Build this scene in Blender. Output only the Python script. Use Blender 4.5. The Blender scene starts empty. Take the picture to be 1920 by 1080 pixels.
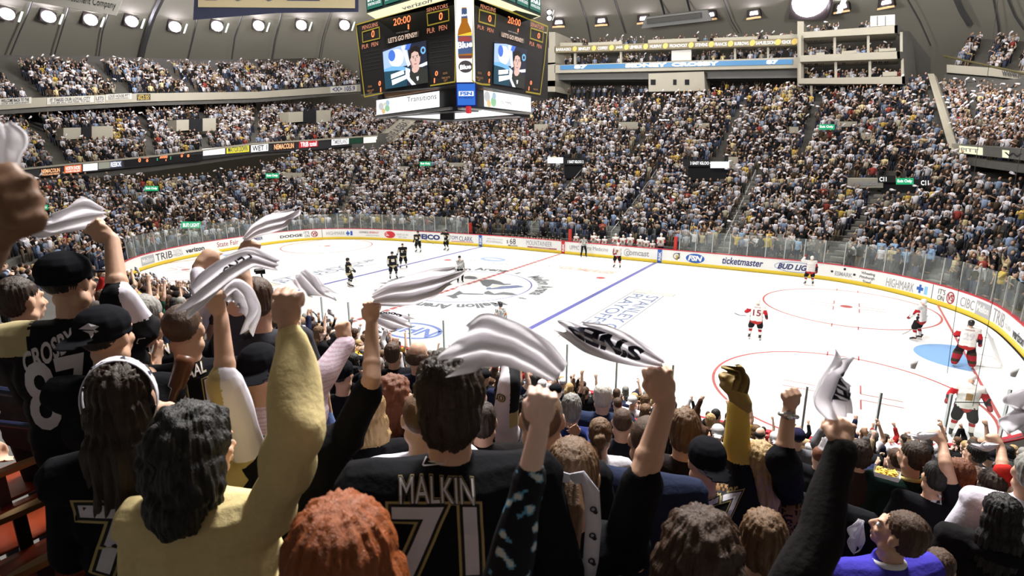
import bpy, bmesh, math, random
import numpy as np
from mathutils import Vector, Matrix
from mathutils.bvhtree import BVHTree

# ------------------------------------------------------------------ camera
SC = bpy.context.scene
COL = SC.collection
CAM = np.array([20.7084, -27.3758, 7.9653])
YAW, PITCH, ROLL, FPX = -.5578, -.2348, -.0052, 1009.18
_cy, _sy, _cp, _sp = math.cos(YAW), math.sin(YAW), math.cos(PITCH), math.sin(PITCH)
FW = np.array([_sy*_cp, _cy*_cp, _sp]); _r0 = np.array([_cy, -_sy, 0.]); _u0 = np.cross(_r0, FW)
RT = _r0*math.cos(ROLL)+_u0*math.sin(ROLL); UP = _u0*math.cos(ROLL)-_r0*math.sin(ROLL)
cd = bpy.data.cameras.new('camera'); cam = bpy.data.objects.new('camera', cd); COL.objects.link(cam)
cam.matrix_world = Matrix(((RT[0], UP[0], -FW[0], CAM[0]), (RT[1], UP[1], -FW[1], CAM[1]), (RT[2], UP[2], -FW[2], CAM[2]), (0, 0, 0, 1)))
cd.sensor_width = 36; cd.lens = 36*FPX/1920; cd.clip_start = .05; cd.clip_end = 400
cd.dof.use_dof = True; cd.dof.focus_distance = 6.0; cd.dof.aperture_fstop = 4.0
SC.camera = cam
# ------------------------------------------------------------------ light and exposure
SC.view_settings.view_transform = 'Standard'; SC.view_settings.look = 'None'
SC.view_settings.gamma = 1.0; SC.view_settings.exposure = 0.0; SC.view_settings.use_curve_mapping = False
SC.cycles.max_bounces = 6; SC.cycles.diffuse_bounces = 3; SC.cycles.glossy_bounces = 3
SC.cycles.transparent_max_bounces = 12; SC.cycles.transmission_bounces = 3
SC.cycles.use_denoising = True; SC.cycles.sample_clamp_indirect = 4.0
wd = bpy.data.worlds.new('world'); SC.world = wd; wd.use_nodes = True
wd.node_tree.nodes['Background'].inputs[0].default_value = (.9, .92, 1, 1)
wd.node_tree.nodes['Background'].inputs[1].default_value = 0.02
def area_light(name, loc, size, power, col=(1, .97, .93), target=None, sy=None):
    l = bpy.data.lights.new(name, 'AREA'); l.energy = power; l.color = col; l.shape = 'RECTANGLE'; l.size = size; l.size_y = sy or size
    o = bpy.data.objects.new(name, l); COL.objects.link(o); o.location = loc
    d = Vector(target or (loc[0], loc[1], 0))-Vector(loc)
    o.rotation_euler = d.to_track_quat('-Z', 'Y').to_euler(); return o
for lx in (-18, -6, 6, 18):
    for ly in (-9, 9):
        area_light('arena_floodlight', (lx, ly, 26.5), 3.0, 2300)
for lx, ly in ((-28, 24), (-8, 32), (10, 32), (26, 22)):
    area_light('stand_floodlight', (lx, ly, 27.5), 3.0, 1450, target=(lx*1.15, ly*1.25, 5))  # unseen fill lights added to brighten the far stands
area_light('stand_floodlight', (-36, 6, 25), 3.0, 1000, target=(-48, 8, 8))  # another added fill, for the left stand
area_light('stand_floodlight', (16, -15, 22), 4.0, 7800, target=(18, -24, 5))  # added fill that lifts the near crowd, no fixture here

for lx, ly in ((-30, 5), (-5, 20), (22, 20)):
    area_light('dome_uplight', (lx, ly, 21), 6.0, 12500, target=(lx*1.6, ly*1.6, 40))  # made-up upward fill, out of view, to brighten the dome

# ------------------------------------------------------------------ pixel helpers (photograph pixels -> places)
def ray(x, y): return FW+RT*((x-960)/FPX)-UP*((y-540)/FPX)
def at(x, y, dep): return CAM+ray(x, y)*dep
def onZ(x, y, z=0.): d = ray(x, y); return CAM+d*((z-CAM[2])/d[2])
def onX(x, y, X): d = ray(x, y); return CAM+d*((X-CAM[0])/d[0])
def onY(x, y, Y): d = ray(x, y); return CAM+d*((Y-CAM[1])/d[1])
def proj(P):
    d = np.asarray(P, float)-CAM; z = d@FW
    return np.stack([960+FPX*(d@RT)/z, 540-FPX*(d@UP)/z, z], -1)

# ------------------------------------------------------------------ materials
_m = {}
def mat(name, col=(.5, .5, .5), rough=.7, noise=0., scale=8., bump=0., emit=0., metal=0., spec=.3, ecol=None, objcol=False, coat=0.):
    if name in _m: return _m[name]
    m = bpy.data.materials.new(name); m.use_nodes = True; nt = m.node_tree; b = nt.nodes['Principled BSDF']
    b.inputs['Roughness'].default_value = rough; b.inputs['Metallic'].default_value = metal
    b.inputs['Specular IOR Level'].default_value = spec; b.inputs['Base Color'].default_value = (*col, 1)
    if coat: b.inputs['Coat Weight'].default_value = coat
    src = None
    if objcol:
        oi = nt.nodes.new('ShaderNodeObjectInfo'); src = oi.outputs['Color']; nt.links.new(src, b.inputs['Base Color'])
    if noise or bump:
        tc = nt.nodes.new('ShaderNodeTexCoord'); n = nt.nodes.new('ShaderNodeTexNoise'); n.inputs['Scale'].default_value = scale
        n.inputs['Detail'].default_value = 4; nt.links.new(tc.outputs['Object'], n.inputs['Vector'])
        if noise:
            mr = nt.nodes.new('ShaderNodeMapRange'); mr.inputs['To Min'].default_value = 1-noise; mr.inputs['To Max'].default_value = 1+noise
            nt.links.new(n.outputs['Fac'], mr.inputs['Value'])
            mx = nt.nodes.new('ShaderNodeVectorMath'); mx.operation = 'SCALE'
            if src: nt.links.new(src, mx.inputs[0])
            else: mx.inputs[0].default_value = col
            nt.links.new(mr.outputs[0], mx.inputs['Scale']); nt.links.new(mx.outputs[0], b.inputs['Base Color'])
        if bump:
            bp = nt.nodes.new('ShaderNodeBump'); bp.inputs['Strength'].default_value = bump; bp.inputs['Distance'].default_value = .02
            nt.links.new(n.outputs['Fac'], bp.inputs['Height']); nt.links.new(bp.outputs[0], b.inputs['Normal'])
    if emit:
        b.inputs['Emission Color'].default_value = (*(ecol or col), 1); b.inputs['Emission Strength'].default_value = emit
    _m[name] = m; return m
def crowd_mat():
    m = bpy.data.materials.new('crowd_cloth_and_skin'); m.use_nodes = True; nt = m.node_tree; b = nt.nodes['Principled BSDF']
    a = nt.nodes.new('ShaderNodeAttribute'); a.attribute_name = 'tint'; nt.links.new(a.outputs['Color'], b.inputs['Base Color'])
    b.inputs['Roughness'].default_value = .85; b.inputs['Specular IOR Level'].default_value = .15
    return m
def glass_mat():
    m = bpy.data.materials.new('rink_glass'); m.use_nodes = True; nt = m.node_tree; nt.nodes.remove(nt.nodes['Principled BSDF'])
    out = nt.nodes['Material Output']
    t = nt.nodes.new('ShaderNodeBsdfTransparent'); t.inputs[0].default_value = (.93, .96, .95, 1)
    g = nt.nodes.new('ShaderNodeBsdfGlossy'); g.inputs['Roughness'].default_value = .05
    d = nt.nodes.new('ShaderNodeBsdfDiffuse'); d.inputs[0].default_value = (.8, .85, .82, 1)  # diffuse share paints a faint white haze into the panes
    tc = nt.nodes.new('ShaderNodeTexCoord'); n = nt.nodes.new('ShaderNodeTexNoise'); n.inputs['Scale'].default_value = .9; n.inputs['Detail'].default_value = 5
    nt.links.new(tc.outputs['Object'], n.inputs['Vector'])
    mr = nt.nodes.new('ShaderNodeMapRange'); mr.inputs['From Min'].default_value = .35; mr.inputs['From Max'].default_value = .75
    mr.inputs['To Min'].default_value = .015; mr.inputs['To Max'].default_value = .10; nt.links.new(n.outputs['Fac'], mr.inputs['Value'])
    m1 = nt.nodes.new('ShaderNodeMixShader'); m1.inputs[0].default_value = .03; nt.links.new(t.outputs[0], m1.inputs[1]); nt.links.new(g.outputs[0], m1.inputs[2])
    m2 = nt.nodes.new('ShaderNodeMixShader'); nt.links.new(mr.outputs[0], m2.inputs[0]); nt.links.new(m1.outputs[0], m2.inputs[1]); nt.links.new(d.outputs[0], m2.inputs[2])
    nt.links.new(m2.outputs[0], out.inputs['Surface']); return m

# ------------------------------------------------------------------ objects
def tag(o, label=None, cat=None, group=None, kind=None):
    if label: o['label'] = label
    if cat: o['category'] = cat
    if group: o['group'] = group
    if kind: o['kind'] = kind
    return o
def empty(name, loc=(0, 0, 0), rz=0., label=None, cat=None, group=None):
    o = bpy.data.objects.new(name, None); COL.objects.link(o); o.location = loc; o.rotation_euler = (0, 0, rz); o.empty_display_size = .1
    return tag(o, label, cat, group)
def link(name, me, parent=None):
    o = bpy.data.objects.new(name, me); COL.objects.link(o)
    if parent is not None: o.parent = parent
    return o
class G:
    """collects faces; build() links them as ONE mesh object"""
    def __init__(s): s.V = []; s.F = []; s.M = []; s.n = 0
    def add(s, V, F, mi=0):
        V = np.asarray(V, float).reshape(-1, 3); s.V.append(V)
        for f in F: s.F.append([i+s.n for i in f]); s.M.append(mi)
        s.n += len(V); return s
    def quad(s, a, b, c, d, mi=0): return s.add([a, b, c, d], [(0, 1, 2, 3)], mi)
    def prism(s, pts, off, mi=0):
        """closed slab: polygon pts pushed by vector off"""
        P = np.asarray(pts, float); n = len(P); Q = P+np.asarray(off, float)
        F = [tuple(range(n)), tuple(range(2*n-1, n-1, -1))]+[(i, i+n, (i+1) % n+n, (i+1) % n) for i in range(n)]
        return s.add(np.vstack([P, Q]), F, mi)
    def box(s, c, size, mi=0, rz=0.):
        x, y, z = np.array(size)/2.; V = np.array([(i*x, j*y, k*z) for i in (-1, 1) for j in (-1, 1) for k in (-1, 1)])
        if rz: cc, ss = math.cos(rz), math.sin(rz); V = V@np.array([[cc, ss, 0], [-ss, cc, 0], [0, 0, 1]])
        return s.add(V+np.array(c), [(0, 1, 3, 2), (4, 6, 7, 5), (0, 4, 5, 1), (2, 3, 7, 6), (0, 2, 6, 4), (1, 5, 7, 3)], mi)
    def tube(s, pts, r, n=8, mi=0):
        P = np.asarray(pts, float); R = np.broadcast_to(r, (len(P),)); V = []
        for i, p in enumerate(P):
            t = P[min(i+1, len(P)-1)]-P[max(i-1, 0)]; t = t/np.linalg.norm(t)
            a = np.cross(t, (0, 0, 1) if abs(t[2]) < .9 else (1, 0, 0)); a /= np.linalg.norm(a); b = np.cross(t, a)
            for k in range(n): th = 2*math.pi*k/n; V.append(p+R[i]*(a*math.cos(th)+b*math.sin(th)))
        F = [(i*n+k, i*n+(k+1) % n, (i+1)*n+(k+1) % n, (i+1)*n+k) for i in range(len(P)-1) for k in range(n)]
        F += [tuple(range(n-1, -1, -1)), tuple((len(P)-1)*n+k for k in range(n))]
        return s.add(V, F, mi)
    def disc(s, c, r, ax, ay, n=24, mi=0, ri=0.):
        c = np.array(c); ax = np.array(ax, float); ay = np.array(ay, float)
        th = np.linspace(0, 2*math.pi, n, endpoint=False)
        o = c+r*(np.cos(th)[:, None]*ax+np.sin(th)[:, None]*ay)
        if not ri: return s.add(o, [tuple(range(n))], mi)
        i_ = c+ri*(np.cos(th)[:, None]*ax+np.sin(th)[:, None]*ay)
        return s.add(np.vstack([o, i_]), [(k, (k+1) % n, (k+1) % n+n, k+n) for k in range(n)], mi)
    def mesh(s, name, mats, smooth=False):
        me = bpy.data.meshes.new(name); me.from_pydata(np.vstack(s.V).tolist() if s.V else [], [], s.F)
        for m in (mats if isinstance(mats, (list, tuple)) else [mats]): me.materials.append(m)
        me.polygons.foreach_set('material_index', s.M)
        if smooth: me.polygons.foreach_set('use_smooth', [True]*len(s.F))
        me.update(); return me
    def build(s, name, mats, parent=None, smooth=False): return link(name, s.mesh(name, mats, smooth), parent)

# ------------------------------------------------------------------ lettering
_tc = {}
def text_geo(s, bold=.0, grid=0, shear=0.):
    """verts in the unit box (x 0..1, y 0..1), faces, aspect"""
    k = (s, bold, grid, shear)
    if k in _tc: return _tc[k]
    cu = bpy.data.curves.new('lettering', 'FONT'); cu.body = s; cu.offset = bold; cu.resolution_u = 3; cu.shear = shear
    o = bpy.data.objects.new('lettering', cu); COL.objects.link(o)
    dg = bpy.context.evaluated_depsgraph_get(); dg.update(); me = bpy.data.meshes.new_from_object(o.evaluated_get(dg))
    bm = bmesh.new(); bm.from_mesh(me); bpy.data.objects.remove(o); bpy.data.curves.remove(cu); bpy.data.meshes.remove(me)
    xs = [v.co.x for v in bm.verts]; ys = [v.co.y for v in bm.verts]; x0, x1, y0, y1 = min(xs), max(xs), min(ys), max(ys)
    asp = (x1-x0)/(y1-y0)
    for v in bm.verts: v.co.x = (v.co.x-x0)/(x1-x0); v.co.y = (v.co.y-y0)/(y1-y0); v.co.z = 0
    if grid:
        for ax, n in ((0, grid), (1, max(2, int(grid/max(asp, .3))))):
            for i in range(1, n):
                co = [0, 0, 0]; no = [0, 0, 0]; co[ax] = i/n; no[ax] = 1
                bmesh.ops.bisect_plane(bm, geom=bm.verts[:]+bm.edges[:]+bm.faces[:], plane_co=co, plane_no=no)
    bm.verts.ensure_lookup_table()
    V = np.array([v.co[:] for v in bm.verts]); F = [[v.index for v in f.verts] for f in bm.faces]
    bm.free(); _tc[k] = (V, F, asp); return _tc[k]
def put_text(g, s, org, ax, ay, mi=0, bold=.01, shear=0.):
    """lettering spanning org .. org+ax (baseline) and up ay"""
    V, F, a = text_geo(s, bold, 0, shear); org, ax, ay = map(lambda q: np.array(q, float), (org, ax, ay))
    g.add(org+V[:, :1]*ax+V[:, 1:2]*ay, F, mi); return g
def quad_text(g, s, tl, tr, br, bl, mi=0, bold=.01, grid=0, shear=0.):
    """lettering filling a four-cornered patch"""
    V, F, a = text_geo(s, bold, grid, shear); tl, tr, br, bl = map(lambda q: np.array(q, float), (tl, tr, br, bl))
    x = V[:, :1]; y = V[:, 1:2]; g.add((bl*(1-x)+br*x)*(1-y)+(tl*(1-x)+tr*x)*y, F, mi); return g

# ------------------------------------------------------------------ the rink outline (closed, clockwise from the far side)
_cp_ = [(-5, 13.9), (-10, 13.45), (-14, 12.85), (-18.5, 12.2), (-22.6, 10.9), (-25.3, 9.0), (-26.7, 6.2), (-27.0, 2.2), (-26.5, -2.5), (-25, -6.6), (-22.4, -9.9), (-18, -12.3), (-12, -13.2), (-4, -13.2), (4, -13.2), (12, -13.2), (18.6, -13.2),
        (21.6, -12.6), (24.3, -10.9), (26.2, -8.2), (27.2, -4.6), (27.45, -1), (27.45, 2.6), (27.15, 6.0), (26.1, 8.6), (24.2, 11.1), (21.8, 12.9), (18.8, 13.8), (12, 13.95), (4, 13.95)][::-1]
def _spline(P, n=24):
    P = np.array(P, float); N = len(P); out = []
    for i in range(N):
        p0, p1, p2, p3 = P[i-1], P[i], P[(i+1) % N], P[(i+2) % N]
        for t in np.linspace(0, 1, n, endpoint=False):
            out.append(.5*((2*p1)+(-p0+p2)*t+(2*p0-5*p1+4*p2-p3)*t*t+(-p0+3*p1-3*p2+p3)*t**3))
    return np.array(out)
_sp0 = _spline(_cp_)[::-1]
_sp0 = np.vstack([_sp0, _sp0[:1]]); _L = np.r_[0, np.cumsum(np.linalg.norm(np.diff(_sp0, axis=0), axis=1))]
NP = 720; _t = np.linspace(0, _L[-1], NP, endpoint=False); PERIM = _L[-1]
# reverse so that it runs +X along the far side
PATH = np.stack([np.interp(_t, _L, _sp0[:, 0]), np.interp(_t, _L, _sp0[:, 1])], 1)
_mid = PATH[np.argmax(PATH[:, 1])]; _i = np.argmax(PATH[:, 1])
if (PATH[(_i+3) % NP]-PATH[_i])[0] < 0: PATH = PATH[::-1].copy()
PATH = np.roll(PATH, -int(np.argmin(np.abs(PATH[:, 0])+np.where(PATH[:, 1] > 0, 99, 0))), axis=0)
def _smooth(a, k):
    w = np.ones(2*k+1)/(2*k+1); return np.stack([np.convolve(np.r_[a[-k:, j], a[:, j], a[:k, j]], w, 'valid') for j in range(a.shape[1])], 1)
PATH = _smooth(PATH, 5)
_tan = np.roll(PATH, -1, 0)-np.roll(PATH, 1, 0); _tan /= np.linalg.norm(_tan, axis=1)[:, None]
_tan = _smooth(_tan, 12); _tan /= np.linalg.norm(_tan, axis=1)[:, None]
NRM = np.stack([-_tan[:, 1], _tan[:, 0]], 1)
DS = PERIM/NP
def pth(s, d=0., z=0.):
    """point at arc position s (array ok), outward offset d, height z"""
    s = np.asarray(s, float)/DS; i = np.floor(s).astype(int) % NP; j = (i+1) % NP; f = (s-np.floor(s))[..., None]
    p = PATH[i]*(1-f)+PATH[j]*f; n = NRM[i]*(1-f)+NRM[j]*f
    q = p+n*np.asarray(d)[..., None]; return np.concatenate([q, np.broadcast_to(np.asarray(z, float), q.shape[:-1])[..., None]], -1)
def s_of(px, z=.6, far=True):
    a = proj(np.c_[PATH, np.full(NP, z)]); ok = (a[:, 2] > 0) & (((PATH[:, 1] > -10.5) & ~((PATH[:, 0] > 20) & (PATH[:, 1] < -1.))) if far else (PATH[:, 1] < -8))
    d = np.abs(a[:, 0]-px)+np.where(ok, 0, 1e9); i = int(np.argmin(d)); 
    i0, i1 = (i-1) % NP, (i+1) % NP
    sl = (a[i1, 0]-a[i0, 0])/2
    return (i+(px-a[i, 0])/sl)*DS
def floor_z(d, th=math.pi/2):
    k = 1.-.2*max(0., -math.cos(th))**2
    return .2-.18*max(0., -math.sin(th))+(.365*d+.0035*d*d)*k
def near_d(p):
    q = np.asarray(p[:2]); i = int(np.argmin(((PATH-q)**2).sum(1))); v = q-PATH[i]; return float(v@NRM[i]), i
TREAD = .85
def step_z(d, th=math.pi/2):
    k = math.floor((d-.9)/TREAD); return floor_z(.9+(k+.5)*TREAD, th) if k >= 0 else floor_z(.9, th)-.25
# ================================================================== THE RINK
white_board = mat('board_white', (.86, .86, .85), .35, .02, 3); kick = mat('kick_yellow', (.85, .62, .05), .4)
cap_red = mat('cap_rail_red', (.5, .03, .05), .4); ice_m = mat('ice', (.93, .95, .97), .28, .015, .5, spec=.35)
_ice = ice_m.node_tree
sG = np.arange(0, NP+1)*DS
P0 = pth(sG, -.12)
g = G(); g.add(np.vstack([P0[:-1]]), [tuple(range(NP))[::-1]]); tag(g.build('ice_surface', ice_m), kind='structure')
fl = G(); fl.box((0, 0, -.25), (220, 220, .2)); tag(fl.build('floor', mat('arena_floor', (.1, .1, .1), .8, .2, 1)), kind='structure')
# ice sits 4 cm above slab; painted marks are thin films on the ice
def strip(profile, s0=0., s1=None, n=None, closed=True):
    """sweep a (d,z) profile along the rink outline"""
    s1 = PERIM if s1 is None else s1; n = n or max(2, int((s1-s0)/DS)); S = np.linspace(s0, s1, n+1)
    rows = [pth(S, d, z) for d, z in profile]; m = len(profile); V = np.concatenate(rows); N = n+1; F = []
    for k in range(m if closed else m-1):
        a, b = k, (k+1) % m
        F += [(a*N+i, a*N+i+1, b*N+i+1, b*N+i) for i in range(n)]
    if closed and abs(s1-s0-PERIM) > .01: F += [tuple(k*N for k in range(m))[::-1], tuple(k*N+n for k in range(m))]
    return V, F
g = G(); V, F = strip([(0, 0), (0, 1.07), (.12, 1.07), (.12, 0)]); g.add(V, F, 0)
V, F = strip([(-.02, 0), (-.02, .24), (.0, .24), (.0, 0)]); g.add(V, F, 1)
V, F = strip([(-.02, 1.07), (-.02, 1.12), (.16, 1.12), (.16, 1.07)]); g.add(V, F, 2)
boards = g.build('rink_boards', [white_board, kick, cap_red])
tag(boards, 'white hockey boards with yellow kick plate and red cap rail round the ice', 'rink boards')
C_ = lambda n, c, r=.5: mat(n, c, r)
ink = {'black': C_('print_black', (.03, .03, .04)), 'navy': C_('print_navy', (.03, .04, .16)), 'red': C_('print_red', (.6, .03, .04)),
       'blue': C_('print_blue', (.03, .12, .45)), 'grey': C_('print_grey', (.33, .33, .36)), 'white': C_('print_white', (.85, .85, .85)),
       'gold': C_('print_gold', (.62, .45, .12)), 'ltblue': C_('print_light_blue', (.25, .55, .8)), 'panelgrey': C_('print_panel_grey', (.42, .42, .45)),
       'maroon': C_('print_maroon', (.35, .05, .06)), 'orange': C_('print_orange', (.9, .3, .05))}
inkL = list(ink); inkM = [ink[k] for k in inkL]
def bend(g, V, s0, s1, z0, z1, mi, F, d=-.012):
    S = s0+V[:, 0]*(s1-s0); Z = z0+V[:, 1]*(z1-z0); P = pth(S, np.full(len(S), d)); P[:, 2] = Z; g.add(P, F, mi)
def board_text(g, s, x0, x1, z0, z1, col, bold=.01, shear=0.):
    V, F, a = text_geo(s, bold, 14, shear); bend(g, V, s_of(x0), s_of(x1), z0, z1, inkL.index(col), F)
def board_patch(g, x0, x1, z0, z1, col, d=-.008, s0=None, s1=None):
    s0 = s_of(x0) if s0 is None else s0; s1 = s_of(x1) if s1 is None else s1
    n = max(2, int(abs(s1-s0)/.3)); S = np.linspace(s0, s1, n+1); a = pth(S, np.full(n+1, d), z0); b = pth(S, np.full(n+1, d), z1)
    g.add(np.vstack([a, b]), [(i, i+1, n+1+i+1, n+1+i) for i in range(n)], inkL.index(col))
def board_oval(g, x0, x1, z0, z1, col, ring=.0, d=-.010):
    s0, s1 = s_of(x0), s_of(x1); th = np.linspace(0, 2*math.pi, 41)[:-1]; n = 40
    S = (s0+s1)/2+np.cos(th)*(s1-s0)/2; Z = (z0+z1)/2+np.sin(th)*(z1-z0)/2
    P = pth(S, np.full(n, d)); P[:, 2] = Z
    if ring:
        S2 = (s0+s1)/2+np.cos(th)*((s1-s0)/2-ring); Z2 = (z0+z1)/2+np.sin(th)*((z1-z0)/2-ring); Q = pth(S2, np.full(n, d)); Q[:, 2] = Z2
        g.add(np.vstack([P, Q]), [(k, (k+1) % n, (k+1) % n+n, k+n) for k in range(n)], inkL.index(col))
    else: g.add(P, [tuple(range(n))], inkL.index(col))
def ad(name='board_advert'):
    return G()
g = G(); b = .012
board_patch(g, 265, 289, .3, .95, 'panelgrey'); board_text(g, 'Mellon', 267, 287, .45, .8, 'white')
board_text(g, 'TRIB', 292, 323, .35, .9, 'black', 0); board_text(g, 'TOTAL', 325, 342, .65, .9, 'grey', 0); board_text(g, 'MEDIA', 325, 343, .35, .6, 'grey', 0)
board_text(g, 'verizon', 348, 383, .42, .8, 'black', .03); board_text(g, 'State Fair', 407, 447, .45, .9, 'maroon', 0)
board_oval(g, 458, 469, .42, .92, 'red'); board_text(g, '84', 460, 467, .52, .8, 'white', .02, ) ; board_text(g, 'LUMBER', 470, 493, .55, .85, 'navy', .02)
board_text(g, 'DODGE', 525, 567, .45, .72, 'black', .03); board_text(g, "IT'S", 570, 580, .65, .92, 'black', 0); board_text(g, 'ON', 571, 580, .33, .58, 'black', 0)
board_oval(g, 583, 596, .3, .92, 'maroon', .07); board_text(g, 'VS', 585, 594, .42, .78, 'maroon', .04)
board_patch(g, 603.6, 604.4, .0, 1.05, 'black')
board_text(g, 'HIGHMARK', 612, 647, .45, .8, 'grey', 0); board_patch(g, 651, 653.5, .38, .85, 'blue'); board_patch(g, 649, 655.5, .52, .71, 'blue', -.010); board_patch(g, 657, 661, .4, .85, 'blue')
board_text(g, 'CONSOL', 674, 692, .65, .85, 'black', .01); board_text(g, 'ENERGY', 693, 711, .65, .85, 'red', .01); board_text(g, 'AMERICAS ON ENERGY', 686, 711, .38, .5, 'grey', 0)
board_oval(g, 721, 741, .25, .95, 'red'); board_text(g, 'GetGo', 723, 739, .45, .8, 'white', .02, )
board_text(g, 'GIVE US 40', 744, 765, .58, .75, 'grey', 0); board_text(g, 'GET GAS', 747, 762, .33, .48, 'grey', 0)
board_text(g, 'GEICO', 779, 825, .35, .85, 'navy', .05); board_text(g, 'TOM', 842, 858, .5, .85, 'navy', 0); board_text(g, 'CLARK', 861, 886, .4, .85, 'navy', 0); board_patch(g, 846, 888, .3, .35, 'red')
for cx_, c_ in ((901, 'blue'), (1056, 'red'), (1237, 'blue')):
    sc = s_of(cx_); board_patch(g, 0, 0, .02, 1.06, c_, -.026, sc-.17, sc+.17)
    V, F, a = text_geo('RBK', .03, 4); W = V.copy(); W[:, 0] = 1-V[:, 1]; W[:, 1] = V[:, 0]; bend(g, W, sc-.1, sc+.12, .2, .9, inkL.index('white'), F, -.03)
board_text(g, 'UPMC HEALTH PLAN', 913, 943, .72, .84, 'grey', 0); board_text(g, 'POWERBALL', 912, 943, .42, .62, 'grey', 0)
board_text(g, '$', 950, 953, .45, .8, 'black', 0); board_text(g, '68', 956, 967, .45, .95, 'black', .0); board_text(g, 'MILLION', 953, 970, .25, .38, 'black', .01)
board_text(g, 'MOUNTAINEER', 987, 1035, .5, .92, 'grey', 0); board_patch(g, 989, 1044, .28, .38, 'maroon'); board_text(g, 'CASINO RACETRACK RESORT', 998, 1030, .30, .36, 'white', 0)
board_text(g, 'UPMC', 1068, 1086, .45, .8, 'grey', 0); board_text(g, 'Sports Medicine', 1089, 1140, .42, .85, 'grey', 0)
board_oval(g, 1170, 1182, .3, .9, 'grey', .05); board_text(g, 'comcast', 1174, 1217, .4, .8, 'grey', .02)
board_oval(g, 1262, 1275, .4, .9, 'black', .05); board_patch(g, 1267, 1271, .35, .75, 'gold'); board_text(g, 'Z', 1270, 1275, .5, .9, 'black', .02)
board_oval(g, 1286, 1321, .25, .95, 'blue'); board_text(g, 'FSN', 1290, 1317, .4, .82, 'white', .05, .2)
board_text(g, 'ticketmaster', 1354, 1431, .4, .92, 'navy', .02, .2)
board_oval(g, 1452, 1532, .25, .98, 'blue', .03); board_text(g, 'BUD LIGHT', 1458, 1534, .42, .82, 'navy', .04, .3)
board_text(g, 'ESMARK', 1566, 1598, .4, .68, 'grey', .01)
for q in (1560, 1583, 1602): board_oval(g, q-2.5, q+2.5, .55 if q != 1583 else .8, .7 if q != 1583 else .97, 'black')
board_text(g, 'Wheeling', 1614, 1640, .7, .92, 'black', .01); board_text(g, 'Pittsburgh', 1612, 1640, .45, .66, 'black', .01); board_text(g, 'Steel', 1619, 1634, .18, .4, 'black', .01)
board_text(g, 'HIGHMARK', 1662, 1714, .3, .82, 'grey', 0); board_patch(g, 1723, 1727, .35, .85, 'blue'); board_patch(g, 1719, 1731, .52, .7, 'blue', -.01); board_patch(g, 1733, 1739, .35, .82, 'ltblue')
board_patch(g, 1747.6, 1748.6, 0, 1.05, 'black')
board_text(g, "IT'S", 1759, 1772, .62, .92, 'black', 0); board_text(g, 'ON', 1759, 1771, .28, .56, 'black', 0); board_oval(g, 1775, 1790, .25, .92, 'maroon', .07); board_text(g, 'VS', 1777, 1788, .4, .78, 'maroon', .04)
board_text(g, 'CIBC', 1801, 1827, .35, .85, 'grey', 0); board_patch(g, 1830, 1856, .22, .95, 'panelgrey'); board_text(g, 'Mellon', 1832, 1854, .42, .8, 'white', .02)
board_text(g, 'TRIB', 1862, 1883, .3, .95, 'grey', 0); board_text(g, 'TOTAL MEDIA', 1885, 1896, .4, .6, 'grey', 0); board_text(g, 'verizon', 1900, 1921, .3, .7, 'black', .03)
g.build('advert_print', inkM, boards)

# ---- glass above the boards: panels and posts
glass = glass_mat(); steel = mat('post_aluminium', (.55, .57, .58), .35, metal=.7)
def glass_run(s0, s1, h, label, step=1.22, dd=0.):
    o = empty('rink_glass_wall', tuple(pth(np.array(s0), .06+dd, 1.12)), 0, label, 'glass wall')
    n = int(round((s1-s0)/step)); S = np.linspace(s0, s1, n+1); inv = Matrix.Translation(-o.location)
    for i in range(n):
        q = G(); k = 4; T = np.linspace(S[i]+.02, S[i+1]-.02, k+1)
        a = pth(T, np.full(k+1, .055+dd), 1.12); b2 = pth(T, np.full(k+1, .055+dd), 1.12+h)
        a2 = pth(T, np.full(k+1, .067+dd), 1.12); b3 = pth(T, np.full(k+1, .067+dd), 1.12+h); N = k+1
        V = np.vstack([a, b2, b3, a2])-np.array(o.location)
        F = [(r*N+j, r*N+j+1, ((r+1) % 4)*N+j+1, ((r+1) % 4)*N+j) for r in (0, 2) for j in range(k)]
        q.add(V, F); q.build('glass_pane', glass, o)
    for i in range(n+1):
        q = G(); c = pth(np.array(S[i]), .065+dd, 1.12+h/2)-np.array(o.location); nn = pth(np.array(S[i]), 1., 0)-pth(np.array(S[i]), 0., 0)
        q.box(c, (.05, .06, h), 0, math.atan2(nn[1], nn[0])+math.pi/2); q.build('post', steel, o)
    return o
sL, sA, sB, sR = s_of(262), s_of(878), s_of(1272), s_of(1899)
# unwrap so that positions increase along the run
def up(a, b): return b if b > a else b+PERIM
sA = up(sL, sA); sB = up(sA, sB); sR = up(sB, sR)
glass_run(sL-1.5, sA, 1.5, 'tall clear glass wall with posts round the left end of the ice')
glass_run(sA+1, sB-1, 1.25, 'low clear glass wall behind the team benches on the far side', 1.5, 2.35)
glass_run(sB, sR+9, 1.5, 'tall clear glass wall with posts round the right end of the ice')
sN0 = s_of(530, 1.1, False); sN1 = s_of(1880, 1.1, False)
a_, b_ = min(sN0, sN1), max(sN0, sN1)
if b_-a_ > PERIM/2: a_, b_ = b_, a_+PERIM
glass_run(a_-3, b_+2, 1.35, 'near clear glass wall along the boards beyond the front rows', 1.6)

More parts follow.
